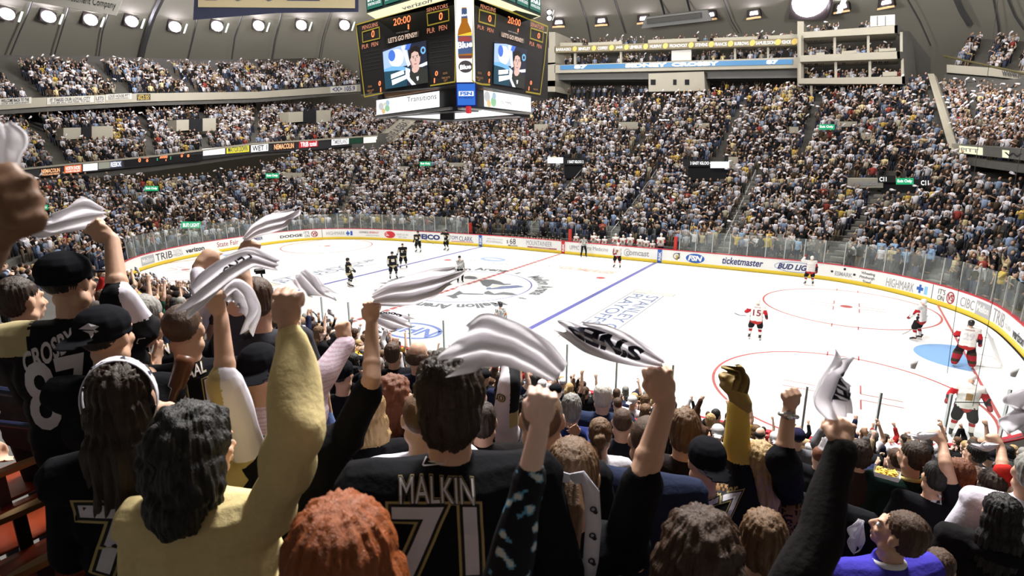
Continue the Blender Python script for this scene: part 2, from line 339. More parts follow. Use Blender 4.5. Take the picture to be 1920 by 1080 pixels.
# ---- painted marks (thin films laid on the ice)
F_ = .3048; ZI = .004
pr, pb, pg = mat('paint_red', (.48, .10, .10), .35), mat('paint_blue', (.13, .14, .42), .35), mat('paint_grey', (.17, .18, .2), .35)
pc, pgo, pbk = mat('paint_crease_blue', (.22, .42, .75), .35), mat('paint_pale_gold', (.75, .73, .62), .35), mat('paint_steel_blue', (.17, .21, .36), .35)
def mark(name, g, ms): o = g.build(name, ms); return tag(o, kind='structure')
def ring(cx, cy, R, w, z=ZI, n=96): g = G(); g.disc((cx, cy, z), R, (1, 0, 0), (0, 1, 0), n, 0, R-w); return g
YB = 13.83
g = G(); nd = 46
for i in range(nd):
    a = -YB+.6+i*(2*YB-.7)/nd; g.quad((-.15, a, ZI), (.15, a, ZI), (.15, a+(2*YB)/nd*.8, ZI), (-.15, a+(2*YB)/nd*.8, ZI))
mark('centre_line', g, pr)
for X in (8.28, -8.13):
    yt = 13.86 if X > 0 else 13.55
    g = G(); g.quad((X-.15, -13.1, ZI), (X+.15, -13.1, ZI), (X+.15, yt, ZI), (X-.15, yt, ZI)); mark('blue_line', g, pb)
for X, y1 in ((25.49, 9.6), (-25.0, 9.1)):
    g = G(); g.quad((X-.05, -y1, ZI), (X+.05, -y1, ZI), (X+.05, y1, ZI), (X-.05, y1, ZI)); mark('goal_line', g, pr)
for cx in (21.2, -21.2):
    for cy in (6.53, -6.64):
        R = 4.2; g = ring(cx, cy, R, .10); g.disc((cx, cy, ZI), .3, (1, 0, 0), (0, 1, 0), 20)
        for sx in (-1, 1):
            for sy_ in (-1, 1):
                X0 = cx+sx*.6; Y0 = cy+sy_*.27
                g.quad((X0, Y0-.025, ZI), (X0+sx*1.2, Y0-.025, ZI), (X0+sx*1.2, Y0+.025, ZI), (X0, Y0+.025, ZI))
                g.quad((X0-.025, Y0, ZI), (X0+.025, Y0, ZI), (X0+.025, Y0+sy_*.85, ZI), (X0-.025, Y0+sy_*.85, ZI))
                X1 = cx+sx*.55; Y1 = cy+sy_*(R-.25); g.quad((X1-.025, Y1, ZI), (X1+.025, Y1, ZI), (X1+.025, Y1+sy_*.6, ZI), (X1-.025, Y1+sy_*.6, ZI))
        mark('faceoff_circle', g, pr)
for cx in (6.75, -6.6):
    for cy in (6.53, -6.64): g = G(); g.disc((cx, cy, ZI), .32, (1, 0, 0), (0, 1, 0), 20); mark('faceoff_spot', g, pr)
mark('centre_circle', ring(0, 0, 4.4, .09), pb)
# goal crease of each end
for sg, X in ((-1, 25.46), (1, -24.97)):
    g = G(); th = np.linspace(-math.pi/2, math.pi/2, 25); P = [(X+sg*1.83*math.cos(t)*.95, 1.7*math.sin(t)-.1*(sg < 0), ZI+.001) for t in th]
    g.add(P, [tuple(range(25)) if sg > 0 else tuple(range(24, -1, -1))]); mark('goal_crease', g, pc)
# lettering round the centre circle, read from outside
g = G()
def ring_text(g, s, R0, R1, a0, a1, mi=0, bold=.04):
    V, F, a = text_geo(s, bold, 16); th = a0+(a1-a0)*V[:, 0]; R = R0+(R1-R0)*V[:, 1]
    g.add(np.stack([R*np.cos(th), R*np.sin(th), np.full(len(V), ZI)], 1), F, mi)
D = math.pi/180
for k in range(4):
    a = (62-k*90)*D; ring_text(g, 'Mellon Arena', 4.75, 5.75, a+0*D, a-62*D)
    ring_text(g, '&', 4.8, 5.4, a-72*D, a-76*D)
mark('centre_ring_lettering', g, pg)
# centre crest: grey skating shapes round a pale disc, as worn on the ice
g = G()
def ground_poly(g, pts, mi=0, z=ZI): g.add([tuple(onZ(x, y, z)) for x, y in pts], [tuple(range(len(pts)))[::-1]], mi)
def zp(pts, s=5.333, ox=700, oy=440): return [(ox+x/s, oy+y/s) for x, y in pts]
ground_poly(g, zp([(905, 420), (960, 412), (1020, 420), (1045, 438), (1010, 446), (915, 440)]), 0)
ground_poly(g, zp([(1065, 462), (1120, 448), (1200, 450), (1270, 468), (1310, 490), (1380, 492), (1375, 500), (1300, 505), (1240, 498), (1190, 492), (1165, 515), (1120, 528), (1090, 500)]), 0)
ground_poly(g, zp([(1120, 530), (1200, 525), (1290, 515), (1440, 505), (1480, 512), (1510, 523), (1400, 535), (1250, 545), (1130, 548)]), 2)
ground_poly(g, zp([(1110, 575), (1150, 560), (1210, 590), (1300, 572), (1390, 582), (1440, 600), (1390, 607), (1300, 600), (1200, 603), (1110, 595)]), 0)
ground_poly(g, zp([(860, 560), (900, 585), (1110, 590), (1100, 600), (960, 600), (880, 595), (830, 610), (850, 630), (800, 640), (760, 622), (720, 612), (790, 600)]), 0)
ground_poly(g, zp([(1165, 522), (1220, 500), (1300, 512), (1240, 525), (1180, 535)]), 1, ZI+.002)
g.disc(tuple(onZ(700+985/5.333, 440+532/5.333, ZI+.001)), .95, (1, 0, 0), (0, 1, 0), 32, 3)
mark('centre_ice_crest', g, [pg, pgo, pbk, mat('paint_ice_white', (.93, .94, .95), .3)])
# playoff banners painted in both halves
def banner(name, tl, tr, bl, br, txt=('STANLEY CUP', 'PLAYOFFS')):
    """tl..br: corners in reading direction"""
    g = G(); tl, tr, bl, br = [np.array(q+(ZI,)) for q in (tl, tr, bl, br)]
    def L(a, b, w=.05):
        d = (b-a)/np.linalg.norm(b-a); n = np.array([-d[1], d[0], 0])*w/2; g.quad(a-n, b-n, b+n, a+n, 1)
    L(tl, tr); L(bl, br); L(tr, br); L(tl, bl)
    P = lambda x, y: (bl*(1-x)+br*x)*(1-y)+(tl*(1-x)+tr*x)*y
    quad_text(g, txt[0], P(.03, .93), P(.97, .93), P(.97, .55), P(.03, .55), 0, .01)
    quad_text(g, txt[1], P(.03, .45), P(.75, .45), P(.75, .08), P(.03, .08), 0, .01)
    ax = (tr-tl)/np.linalg.norm(tr-tl); ay = (tl-bl)
    o = bl-ax*.95; 
    def cup(pts, mi): g.add([o+ax*x*.95+ay*y for x, y in pts], [tuple(range(len(pts)))], mi)
    cup([(.0, .0), (.9, .0), (.9, .42), (.75, .5), (.25, .5), (.0, .42)], 2); cup([(.25, .5), (.75, .5), (.62, .8), (.38, .8)], 2)
    cup([(.38, .8), (.62, .8), (.85, .95), (.95, 1.1), (.8, 1.25), (.2, 1.25), (.05, 1.1), (.15, .95)], 2)
    for a, b in (((0, 0), (0, .42)), ((0, .42), (.25, .5)), ((.25, .5), (.38, .8)), ((.38, .8), (.05, 1.1)), ((.05, 1.1), (.2, 1.25)), ((.2, 1.25), (.8, 1.25)), ((.8, 1.25), (.95, 1.1)), ((.95, 1.1), (.62, .8)), ((.62, .8), (.75, .5)), ((.75, .5), (.9, .42)), ((.9, .42), (.9, 0)), ((0, 0), (.9, 0))):
        L(o+ax*a[0]*.95+ay*a[1]+np.array([0, 0, .001]), o+ax*b[0]*.95+ay*b[1]+np.array([0, 0, .001]), .04)
    mark(name, g, [pbk, pg, pgo])
banner('playoff_banner', (11.95, 3.7), (11.95, -6.2), (10.0, 3.7), (10.0, -6.2))
banner('playoff_banner', (-12.3, -6.0), (-12.3, 3.9), (-10.6, -6.0), (-10.6, 3.9))
g = G(); th = np.linspace(0, 2*math.pi, 40, endpoint=False); c0 = np.array((-3.6, 8.65))
g.add([(c0[0]+1.15*math.cos(t), c0[1]+.75*math.sin(t), ZI) for t in th], [tuple(range(40))], 0)
g.add([(c0[0]+.8*math.cos(t), c0[1]+.3*math.sin(t), ZI+.001) for t in th], [tuple(range(40))], 1); mark('ice_advert', g, [mat('paint_advert_blue', (.35, .48, .72), .35), mat('paint_ice_white', (.93, .94, .95), .3)])
g = G(); put_text(g, 'STARZ CENTER', (-5.8, 7.1, ZI), (4.6, 0, 0), (0, .45, 0), 0, .0); mark('ice_advert', g, mat('paint_faint_red', (.75, .45, .42), .35))
g = G(); put_text(g, 'GOMAGS', (2.6, 8.0, ZI), (4.4, 0, 0), (.15, 1.05, 0), 0, .06, .2); g.disc((2.1, 8.6, ZI), .5, (1, 0, 0), (0, 1, 0), 20, 0, .38); mark('ice_advert', g, mat('paint_coral', (.85, .5, .42), .35))
g = G(); c0 = np.array((3.6, -9.0)); g.add([(c0[0]+1.6*math.cos(t), c0[1]+1.15*math.sin(t), ZI) for t in th]+[(c0[0]+1.4*math.cos(t), c0[1]+.95*math.sin(t), ZI) for t in th], [(k, (k+1) % 40, (k+1) % 40+40, k+40) for k in range(40)], 0)
put_text(g, 'NHL', (4.9, -8.4, ZI), (-2.5, 0, 0), (0, -1.1, 0), 0, .03); mark('ice_advert', g, mat('paint_deep_blue', (.2, .26, .6), .35))
# ================================================================== THE BUILDING
TH = np.arctan2(NRM[:, 1], NRM[:, 0])
def dmax_th(t):
    t = (t+2*math.pi) % (2*math.pi); tab = [(0, 19), (.35, 24), (.8, 31), (1.57, 31), (2.0, 31), (2.16, 28), (2.3, 24), (2.5, 21), (2.9, 17), (3.14, 16), (3.6, 16), (4.2, 20), (4.71, 20), (5.5, 20), (6.284, 19)]
    return float(np.interp(t, [a for a, _ in tab], [b for _, b in tab]))
DMX = np.array([dmax_th(t) for t in TH]); KF = 1-.2*np.maximum(0, -np.cos(TH))**2
OFZ = .2-.18*np.maximum(0, -np.sin(TH))
def fz(d, i): return OFZ[i]+(.365*d+.0035*d*d)*KF[i]
conc = mat('terrace_concrete', (.10, .095, .09), .85, .25, 1.5); beige = mat('painted_concrete_beige', (.37, .345, .29), .8, .08, .6)
greyc = mat('painted_steel_grey', (.13, .128, .125), .75, .1, 1); darkv = mat('dark_opening', (.012, .012, .015), .9); blackm = mat('matt_black', (.015, .015, .017), .6)  # near-black opening colour stands in for shade inside doorways and windows
g = G(); KMAX = 36
idx = np.arange(0, NP, 4)
for a, b in zip(idx, np.roll(idx, -1)):
    top = None
    V = []; F = []
    V += [(*(PATH[a]+NRM[a]*.16), -.15), (*(PATH[b]+NRM[b]*.16), -.15)]
    za_prev = fz(.9, a)-.25
    V += [(*(PATH[a]+NRM[a]*.16), za_prev), (*(PATH[b]+NRM[b]*.16), za_prev)]; F.append((0, 1, 3, 2)); n = 4
    for k in range(KMAX):
        d0 = .9+k*TREAD; 
        if d0 > min(DMX[a], 31): break
        zk = fz(d0+TREAD/2, a); zb = fz(d0+TREAD/2, b); p, q = PATH[a]+NRM[a]*d0, PATH[b]+NRM[b]*d0
        p2, q2 = PATH[a]+NRM[a]*(d0+TREAD), PATH[b]+NRM[b]*(d0+TREAD)
        zl = V[-1][2]; zla = V[-2][2]
        if k == 0: V += [(*p, zla), (*q, zl)]; F.append((n-2, n-1, n+1, n)); n += 2
        V += [(*p, zk), (*q, zb), (*p2, zk), (*q2, zb)]
        F.append((n-2, n-1, n+1, n)); F.append((n, n+1, n+3, n+2)); n += 4
    g.add(V, F)
terr = tag(g.build('terrace_steps', conc), kind='structure')

# ---- dome: shell with steel ribs
DC, DR, DH, DZ = (-4., 4.), 95., 36., 3.
def dome_pt(x, y):
    """where the sight line through a photo pixel meets the dome"""
    d = ray(x, y); o = CAM-np.array([DC[0], DC[1], DZ]); s = np.array([1/DR, 1/DR, 1/DH]); a = ((d*s)**2).sum(); b = 2*((d*s)*(o*s)).sum(); c = ((o*s)**2).sum()-1
    return CAM+d*((-b+math.sqrt(b*b-4*a*c))/(2*a))*.985
dome_m = mat('dome_panels', (.50, .47, .40), .8, .12, .08)
nt = dome_m.node_tree; wv = nt.nodes.new('ShaderNodeTexWave'); wv.inputs['Scale'].default_value = .12; wv.bands_direction = 'Z'
g = G(); nu, nv = 96, 20; V = []
for j in range(nv+1):
    ph = math.pi/2*j/nv
    for i in range(nu): t = 2*math.pi*i/nu; V.append((DC[0]+DR*math.cos(t)*math.cos(ph), DC[1]+DR*math.sin(t)*math.cos(ph), DZ+DH*math.sin(ph)))
F = [(j*nu+i, j*nu+(i+1) % nu, (j+1)*nu+(i+1) % nu, (j+1)*nu+i) for j in range(nv) for i in range(nu)]
g.add(V, F); V2 = [(DC[0]+DR*math.cos(2*math.pi*i/nu), DC[1]+DR*math.sin(2*math.pi*i/nu), z) for z in (-.2, DZ) for i in range(nu)]
g.add(V2, [(i, (i+1) % nu, nu+(i+1) % nu, nu+i) for i in range(nu)])
tag(g.build('ceiling', dome_m, None, True), kind='structure')
ribm = mat('dome_rib_steel', (.2, .2, .21), .5, metal=.3)
def rib(name, pts, r, m=ribm, label=None):
    P = [dome_pt(*p) for p in pts]; g = G(); g.tube(P, r, 6); o = g.build(name, m); return tag(o, kind='structure')
rib('trim_1', [(305, -6), (292, 20), (281, 48), (270, 85), (262, 122)], .38)
for k, pts in enumerate([[(63, -5), (50, 30), (36, 62), (12, 120)], [(135, -5), (118, 50), (100, 110)], [(205, 20), (192, 60), (183, 120)], [(372, 30), (360, 80), (350, 122)], [(455, 25), (440, 70), (433, 120)], [(528, 25), (515, 75), (508, 118)], [(620, 20), (605, 70), (598, 110)],
        [(1085, -5), (1100, 40), (1110, 90)], [(1150, -5), (1165, 40), (1172, 62)], [(1355, -5), (1372, 40), (1385, 62)], [(1700, -5), (1725, 40), (1745, 85)]]): rib('trim_%d' % (k+2), pts, .09)
rib('trim_20', [(1792, -5), (1803, 20), (1818, 45)], .35)
rib('trim_21', [(1862, -5), (1872, 50), (1873, 75)], .1); rib('trim_22', [(1888, -5), (1903, 30), (1920, 55)], .12)

# ---- floodlights fixed to the dome
lampw = mat('lamp_lens_white', (1, 1, 1), .3, emit=40, ecol=(.93, .88, 1.0)); lampdim = mat('lamp_lens_dim', (1, .97, .9), .3, emit=5)
frame_y = mat('lamp_housing_edge', (.9, .6, .3), .4, emit=.5); housing = mat('lamp_housing', (.05, .04, .04), .5, metal=.5); reflm = mat('lamp_reflector', (.8, .8, .85), .25, metal=.9)
def basis(p):
    """frame facing the ice centre from point p"""
    n = np.array([0, 0, 2.])-p; n /= np.linalg.norm(n); a = np.cross((0, 0, 1), n); a /= np.linalg.norm(a); return a, np.cross(n, a), n
def lamp(px, py, kind, label, pw=19):
    p = dome_pt(px, py)*1.0; dist = np.linalg.norm(p-CAM); w = pw/FPX*dist; a, b, n = basis(p)
    o = empty('floodlight', tuple(p), 0, label, 'floodlight', 'floodlights along the dome')
    if kind == 0:
        g = G(); P = [(-a*.5-b*.35)*w, (a*.3-b*.5)*w, (a*.5+b*.3)*w, (-a*.4+b*.5)*w]; g.prism(P, -n*.35*w); g.build('housing', housing, o)
        g = G(); g.disc(n*.05*w, .40*w, a, b*.9, 18); g.build('lens', lampw, o)
        g = G(); g.prism([(a*.55-b*.4)*w, (a*.65-b*.4)*w, (a*.9+b*.3)*w, (a*.8+b*.3)*w], -n*.1*w); g.build('reflector', mat('lamp_side_reflector', (.8, .9, .8), .3, emit=1.2), o)
    else:
        g = G(); g.prism([(-a*.5-b*.28)*w, (a*.5-b*.28)*w, (a*.4+b*.3)*w, (-a*.45+b*.3)*w], -n*.4*w); g.build('housing', housing, o)
        g = G(); g.prism([(-a*.5-b*.34)*w, (a*.52-b*.34)*w, (a*.5-b*.22)*w, (-a*.48-b*.22)*w], n*.06*w); g.build('rim', frame_y, o)
        g = G(); g.prism([(-a*.25-b*.05)*w, (a*.3-b*.05)*w, (a*.25+b*.16)*w, (-a*.2+b*.16)*w], n*.05*w); g.build('lens', lampw if kind == 1 else lampdim, o)
    return o
ORD = ['first', 'second', 'third', 'fourth', 'fifth', 'sixth', 'seventh', 'eighth', 'ninth', 'tenth', 'eleventh', 'twelfth']
for k, (x, y) in enumerate([(13, 26), (91, 31), (170, 37), (247, 40), (328, 50), (407, 49), (485, 48), (565, 47), (646, 47)]):
    lamp(x, y, 0, 'bright violet-white floodlight, %s from left in the left-hand dome row' % ORD[k])
for k, (x, y) in enumerate([(1047, 43), (1127, 40), (1206, 36), (1331, 29), (1413, 26), (1495, 21), (1578, 14), (1661, 6)]):
    lamp(x, y, 1, 'boxed orange-rimmed floodlight, %s from left in the right-hand dome row' % ORD[k], 21)
lamp(1030, 23, 0, 'small round bright floodlight right of the scoreboard, the upper of two', 9); lamp(1030, 34, 0, 'small round bright floodlight right of the scoreboard, the lower of two', 9)
o = lamp(1520, 0, 0, 'very bright wide floodlight cluster at the top edge above the suites', 62)

# hanging rig in front of the dome
p = dome_pt(1268, 34)*.97+CAM*.03; o = empty('lighting_rig', tuple(p), 0, 'flat grey lighting rig hung under the dome between two floodlights', 'rig'); a, b, n = basis(p); w = np.linalg.norm(p-CAM)/FPX
g = G(); g.prism([(-a*48+b*8)*w, (a*48+b*8)*w, (a*55-b*8)*w, (-a*55-b*8)*w], n*.8); g.build('tray', mat('rig_grey', (.3, .3, .3), .6), o)
g = G(); g.box((0, 0, 0), (.01, .01, .01)); g = G(); g.prism([(-a*44-b*1)*w+n*1, (a*40-b*1)*w+n, (a*40+b*6)*w+n, (-a*44+b*6)*w+n], n*.5); g.build('truss', greyc, o)
g = G(); g.tube([(a*-18+b*6)*w, (a*-26+b*36)*w], .15); g.build('cable', blackm, o); g = G(); g.tube([(a*22+b*6)*w, (a*14+b*36)*w], .15); g.build('cable', blackm, o)

# ---- banners hung under the dome, top left
cloth_w = mat('banner_cloth_white', (.62, .6, .56), .8, .05, 1); cloth_n = mat('banner_cloth_navy', (.03, .035, .07), .8); cloth_g = mat('banner_cloth_gold', (.5, .42, .26), .8)
def hang(name, label, pix, dep, m, deco=None):
    P = [at(x, y, dep) for x, y in pix]; n = np.cross(P[1]-P[0], P[2]-P[0]); n /= np.linalg.norm(n); 
    if n@(CAM-P[0]) > 0: n = -n
    o = empty(name, tuple(np.mean(P, 0)), 0, label, 'banner', ); L = np.array(o.location)
    g = G(); g.prism([q-L for q in P], n*.04); g.build('cloth', m, o)
    if deco: deco(o, L, -n)
    return o
def d1(o, L, n):
    g = G(); T = lambda x, y: at(x, y, 42)-L+n*.05
    quad_text(g, 'Investment Company', T(122, -13), T(219, 4), T(217, 21), T(120, 4), 0, 0, 0, .1); g.build('lettering', ink['black'], o)
hang('hanging_banner', 'white hanging banner with script lettering, at the top left corner', [(30, -40), (245, -40), (218, 29), (36, -1)], 42, cloth_w, d1)
def d2(o, L, n):
    T = lambda x, y: at(x, y, 44)-L+n*.05
    g = G(); g.quad(T(372, -40), T(666, -40), T(666, 16), T(372, 14)); g.build('field', cloth_g, o)
    g = G(); quad_text(g, '1992', T(385, -40), T(600, -40), T(600, 4), T(385, 3), 0, .05); g.build('numerals', ink['navy'], o)
hang('hanging_banner', 'navy bordered gold banner hanging left of the scoreboard', [(366, -40), (672, -40), (672, 22), (520, 24), (362, 37)], 44, cloth_n, d2)

# ---- balconies
def on_plane_pts(pix, X=None, Y=None): return [onX(x, y, X) if X is not None else onY(x, y, Y) for x, y in pix]
def fascia(name, top, bot, depth, m, X=None, Y=None, out=None):
    A = on_plane_pts(top, X, Y); B = on_plane_pts(bot, X, Y); n = len(A); off = np.array(out)*depth; g = G()
    V = A+B+[p+off for p in A]+[p+off for p in B]
    for i in range(n-1):
        g.add([V[i], V[i+1], V[n+i+1], V[n+i], V[2*n+i], V[2*n+i+1], V[3*n+i+1], V[3*n+i]], [(0, 1, 2, 3), (7, 6, 5, 4), (0, 4, 5, 1), (3, 2, 6, 7)]+([(0, 3, 7, 4)] if i == 0 else [])+([(1, 5, 6, 2)] if i == n-2 else []))
    return tag(g.build(name, m), kind='structure')
XL, XU = -42., -52.
LT = [(-40, 330), (57, 316), (300, 292), (480, 269.5), (600, 262), (713, 254)]; LB = [(-40, 347), (57, 333), (300, 309), (480, 287), (600, 280), (713, 268)]
fascia('trim_30', LT, LB, .5, mat('fascia_dark', (.035, .035, .04), .6), X=XL, out=(-1, 0, 0))
fascia('trim_31', [(x, y-1.5) for x, y in LT], [(x, y+1.2) for x, y in LT], .7, beige, X=XL+.12, out=(-1, 0, 0))
UT = [(-60, 189), (85, 182.5), (260, 175), (480, 172), (620, 162.5), (685, 157.5)]; UB = [(-60, 210), (85, 200), (260, 191), (480, 184.5), (620, 175), (685, 171)]
fascia('trim_32', UT, UB, .6, beige, X=XU, out=(-1, 0, 0))
def deck(name, front, back, m=conc, thick=.5):
    """sloping seating deck between two polylines"""
    g = G(); n = len(front)
    for i in range(n-1): g.prism([front[i], front[i+1], back[i+1], back[i]], (0, 0, -thick))
    return tag(g.build(name, m), kind='structure')
LTp = on_plane_pts(LT, XL); UTp = on_plane_pts(UT, XU)
def back_of(F, dx, dz, dy=0.): return [p+np.array([dx, dy, dz]) for p in F]
F1 = [p+np.array([-.3, 0, -1.0]) for p in LTp]; B1 = back_of(F1, -14, 5.6); B1[-1] = np.array(onX(792, 212, -50.))+[0, 0, -1.3]
# the lower deck also runs on to meet the stair wall
deck('balcony_deck', F1, B1)
F2 = [p+np.array([-.3, 0, -.9]) for p in UTp]; B2 = back_of(F2, -12, 6.2); deck('balcony_deck', F2, B2)
tag(G().quad(*[np.array(q) for q in (B1[0]+[0, 0, -1], B1[-2]+[0, 0, -1], B1[-2]+[0, 0, 3], B1[0]+[0, 0, 3])]).build('wall_left', greyc), kind='structure')
# stair wall at the inner end of the left balcony

# right-hand balcony
R1 = [np.array(onY(1787, 270, 30.)), np.array(onY(1850, 274, 24.)), np.array(onY(1985, 284, 17.))]
R1b = [np.array(onY(1787, 287, 30.)), np.array(onY(1850, 293, 24.)), np.array(onY(1985, 308, 17.))]
g = G()
for i in range(2): g.prism([R1[i], R1[i+1], R1b[i+1], R1b[i]], (.5, .1, 0))
tag(g.build('trim_34', greyc), kind='structure')
g = G(); g.prism([R1[0]+[-.1, -.1, .05], onY(1803, 271, 28.5)+[-.08, -.1, .05], onY(1803, 289, 28.5)+[-.08, -.1, 0], R1b[0]+[-.1, -.1, 0]], (.3, .05, 0)); tag(g.build('trim_35', beige), kind='structure')
Bk = [np.array(onY(1746, 138, 45.)), np.array(onY(1850, 142, 44.)), np.array(onY(1985, 150, 42.))]
g = G(); g.prism([onY(1739, 138, 43.8), onY(1751, 138, 43.8), onY(1798, 284, 29.), onY(1782, 287, 29.)], (.3, .1, -.35)); tag(g.build('trim_36', beige), kind='structure')
RF = [p+np.array([.2, .3, -1.0]) for p in R1]; RB = [p+np.array([.3, 0, -2.1]) for p in Bk]
deck('balcony_deck', RF, RB)
UR = [onY(1775, 121, 46.), onY(1860, 127, 45.), onY(1985, 141, 43.)]; URb = [onY(1775, 136, 46.), onY(1860, 143, 45.), onY(1985, 158, 43.)]
g = G()
for i in range(2): g.prism([UR[i], UR[i+1], URb[i+1], URb[i]], (.1, .6, 0))
ub = tag(g.build('trim_37', beige), kind='structure')
g = G(); T = lambda x, y: onY(x, y, 44.6-(x-1860)/125*1.6)+np.array([0, -.1, 0]); quad_text(g, 'WWW.PITTSBURGH', T(1878, 132), T(1960, 139), T(1960, 152), T(1878, 142), 0, .04); g.build('fascia_lettering', ink['black'], ub)
URF = [p+np.array([0, .3, -.9]) for p in UR]; URB = [p+np.array([2.5, 11, 5.0]) for p in URF]; deck('balcony_deck', URF, URB)
tag(G().quad(RB[0], RB[2], RB[2]+[0, 0, 1.0], RB[0]+[0, 0, .6]).build('wall_right', greyc), kind='structure')
g = G(); g.tube([onY(1770, 105, 40), onY(1925, 139, 30)], .09, 8); tag(g.build('slanting_pole', mat('pole_yellowish', (.06, .05, .02), .5)), 'long dark yellowish pole slanting before the upper right balcony', 'pole')

# ---- lit adverts on the balcony fascias
def glow(name, col, e=1.2): return mat(name, tuple(c*.2 for c in col), .4, emit=e, ecol=col)
def panel(x0, x1, y0, y1, m, label, txt=None, tm=None, lower=None, sl=-.085, X=XL+.04, name='lit_sign'):
    """y0,y1 are the top and bottom at x0; the row slopes by sl"""
    P = [(x0, y0), (x1, y0+sl*(x1-x0)), (x1, y1+sl*(x1-x0)), (x0, y1)]; W = [onX(x, y, X) for x, y in P]; c = np.mean(W, 0)
    o = empty(name, tuple(c), 0, label, 'sign', 'signs along the left balcony front'); g = G(); g.prism([w-c for w in W], (-.25, 0, 0)); g.build('face', m, o)
    if txt:
        def q(u, v): x = x0+(x1-x0)*u; return onX(x, (y0+sl*(x-x0))*(1-v)+(y1+sl*(x-x0))*v, X+.03)-c
        g = G(); quad_text(g, txt, q(.07, .1), q(.93, .1), q(.93, .62 if lower else .88), q(.07, .62 if lower else .88), 0, .02)
        if lower: quad_text(g, lower, q(.08, .7), q(.92, .7), q(.92, .92), q(.08, .92), 0, .02)
        g.build('lettering', tm, o)
    return o
W_, O_, Y_, D_, RD = glow('sign_white', (1, 1, 1), 1.1), glow('sign_orange', (.9, .15, .03), 1.0), glow('sign_yellow', (.9, .8, .05), .9), mat('sign_dark', (.03, .02, .02), .5), glow('sign_red', (.7, .03, .04), .8)
OT = glow('sign_lettering_orange', (1, .5, .25), 1.3); WT = glow('sign_lettering_white', (1, 1, 1), 1.2); DT = ink['navy']
panel(75, 115, 316.5, 331, D_, 'dark sign with glowing orange lettering at the far left of the balcony front', 'NEMACOLIN', OT, 'WOODLANDS RESORT')
panel(121, 153, 311.5, 325, O_, 'orange lit sign on the left balcony front', 'NORTH SHORE', WT, 'CHRYSLER')
panel(156, 183, 308, 321, W_, 'blank white lit sign right of the orange sign on the balcony')
panel(185, 206, 305, 317, glow('sign_pale', (.6, .6, .5), .4), 'pale half-lit square sign on the left balcony front'); panel(206, 229, 303, 315, mat('sign_navy', (.1, .12, .25), .5), 'navy sign beside the pale square sign on the balcony', 'REEBOK', WT)
o = panel(234, 380, 301, 313.5, mat('led_board_black', (.01, .01, .012), .4), 'long black led board with red clock digits on the left balcony front')
c = np.array(o.location); g = G()
for s, x0, x1, y0, y1, k in (('0', 259.5, 264, 296.5, 304.5, 0), ('PENGUINS', 268, 279, 294, 297, 0), ('0', 274, 278, 298.5, 304, 0), ('20:00', 299, 314, 291, 297, 0), ('1', 310.5, 312, 299, 302, 0), ('SENATORS', 333, 345, 286, 289, 0), ('0', 339, 343, 290, 295, 0), ('0', 351, 355, 289.5, 295, 0), (':', 294, 296, 297, 301, 1), (':', 319, 321, 294, 299, 1)):
    quad_text(g, s, *[onX(x, y, XL+.08)-c for x, y in ((x0, y0), (x1, y0-.5), (x1, y1-.5), (x0, y1))], k, .03)
g.build('digits', [glow('led_red', (1, .25, .1), 2.0), glow('led_green', (.1, .9, .5), 1.)], o)
panel(381, 422, 279, 292, W_, 'large blank white lit sign left of the yellow sign'); panel(425, 467, 274.8, 288, Y_, 'yellow lit sign on the left balcony front', 'MATTOX DOWN', DT)
panel(471, 503, 272.5, 285.5, W_, 'white lit sign with dark letters beside the yellow sign', 'WET 1', ink['black']); panel(511, 554, 269.8, 282.5, D_, 'dark sign with glowing orange lettering in the middle of the balcony front', 'NEMACOLIN', OT)
panel(561, 596, 266, 277.5, RD, 'red lit newspaper sign on the left balcony front', 'TRIB total', WT); panel(622, 654, 261.5, 272.5, W_, 'white lit sign with grey lettering near the right end of the balcony', 'TIMBERLAND', ink['grey'])
panel(655, 679, 259, 270, mat('sign_dark_green', (.02, .08, .05), .5), 'dark green sign near the right end of the balcony front'); panel(682, 712, 257.5, 269, glow('sign_cream', (1, .97, .8), 1.1), 'cream lit sign at the right end of the left balcony')
# banners taped to the upper fascia
for x0, x1, yt, yb, lab, tx, lo in ((-2, 59, 185, 197, 'long white bedsheet banner at the left end of the upper balcony', 'WELCOME BACK TO THE', 'CUP OF HOCKEY!'), (88, 176, 184, 196, 'long white bedsheet banner in two lines left of the small white one', 'IT TAKES OUR LOYAL CITY', 'TO BE ALL WE FEEL TO BE!'), (179, 196, 180, 193, 'small white square banner on the upper balcony front', 'LETS', 'GO'), (199, 247, 177, 188, 'white banner right of the small square banner', 'LOUD HOUSE PITT', 'PENGUINSCOUNTRY')):
    panel(x0, x1, yt, yb, cloth_w, lab, tx, ink['black'], lo, -.05, XU+.05, 'bedsheet_banner')['group'] = 'banners on the upper balcony front'
panel(257, 282, 177, 188, mat('banner_black', (.02, .02, .02), .7), 'black banner with yellow lettering on the upper balcony front', "LET'S GO", ink['gold'], 'PENS', -.03, XU+.05, 'bedsheet_banner')
panel(620, 669, 162.3, 174, cloth_w, 'white radio banner with dark fish shape on the upper balcony front', '<X> 105.9', ink['navy'], None, -.06, XU+.05, 'bedsheet_banner')
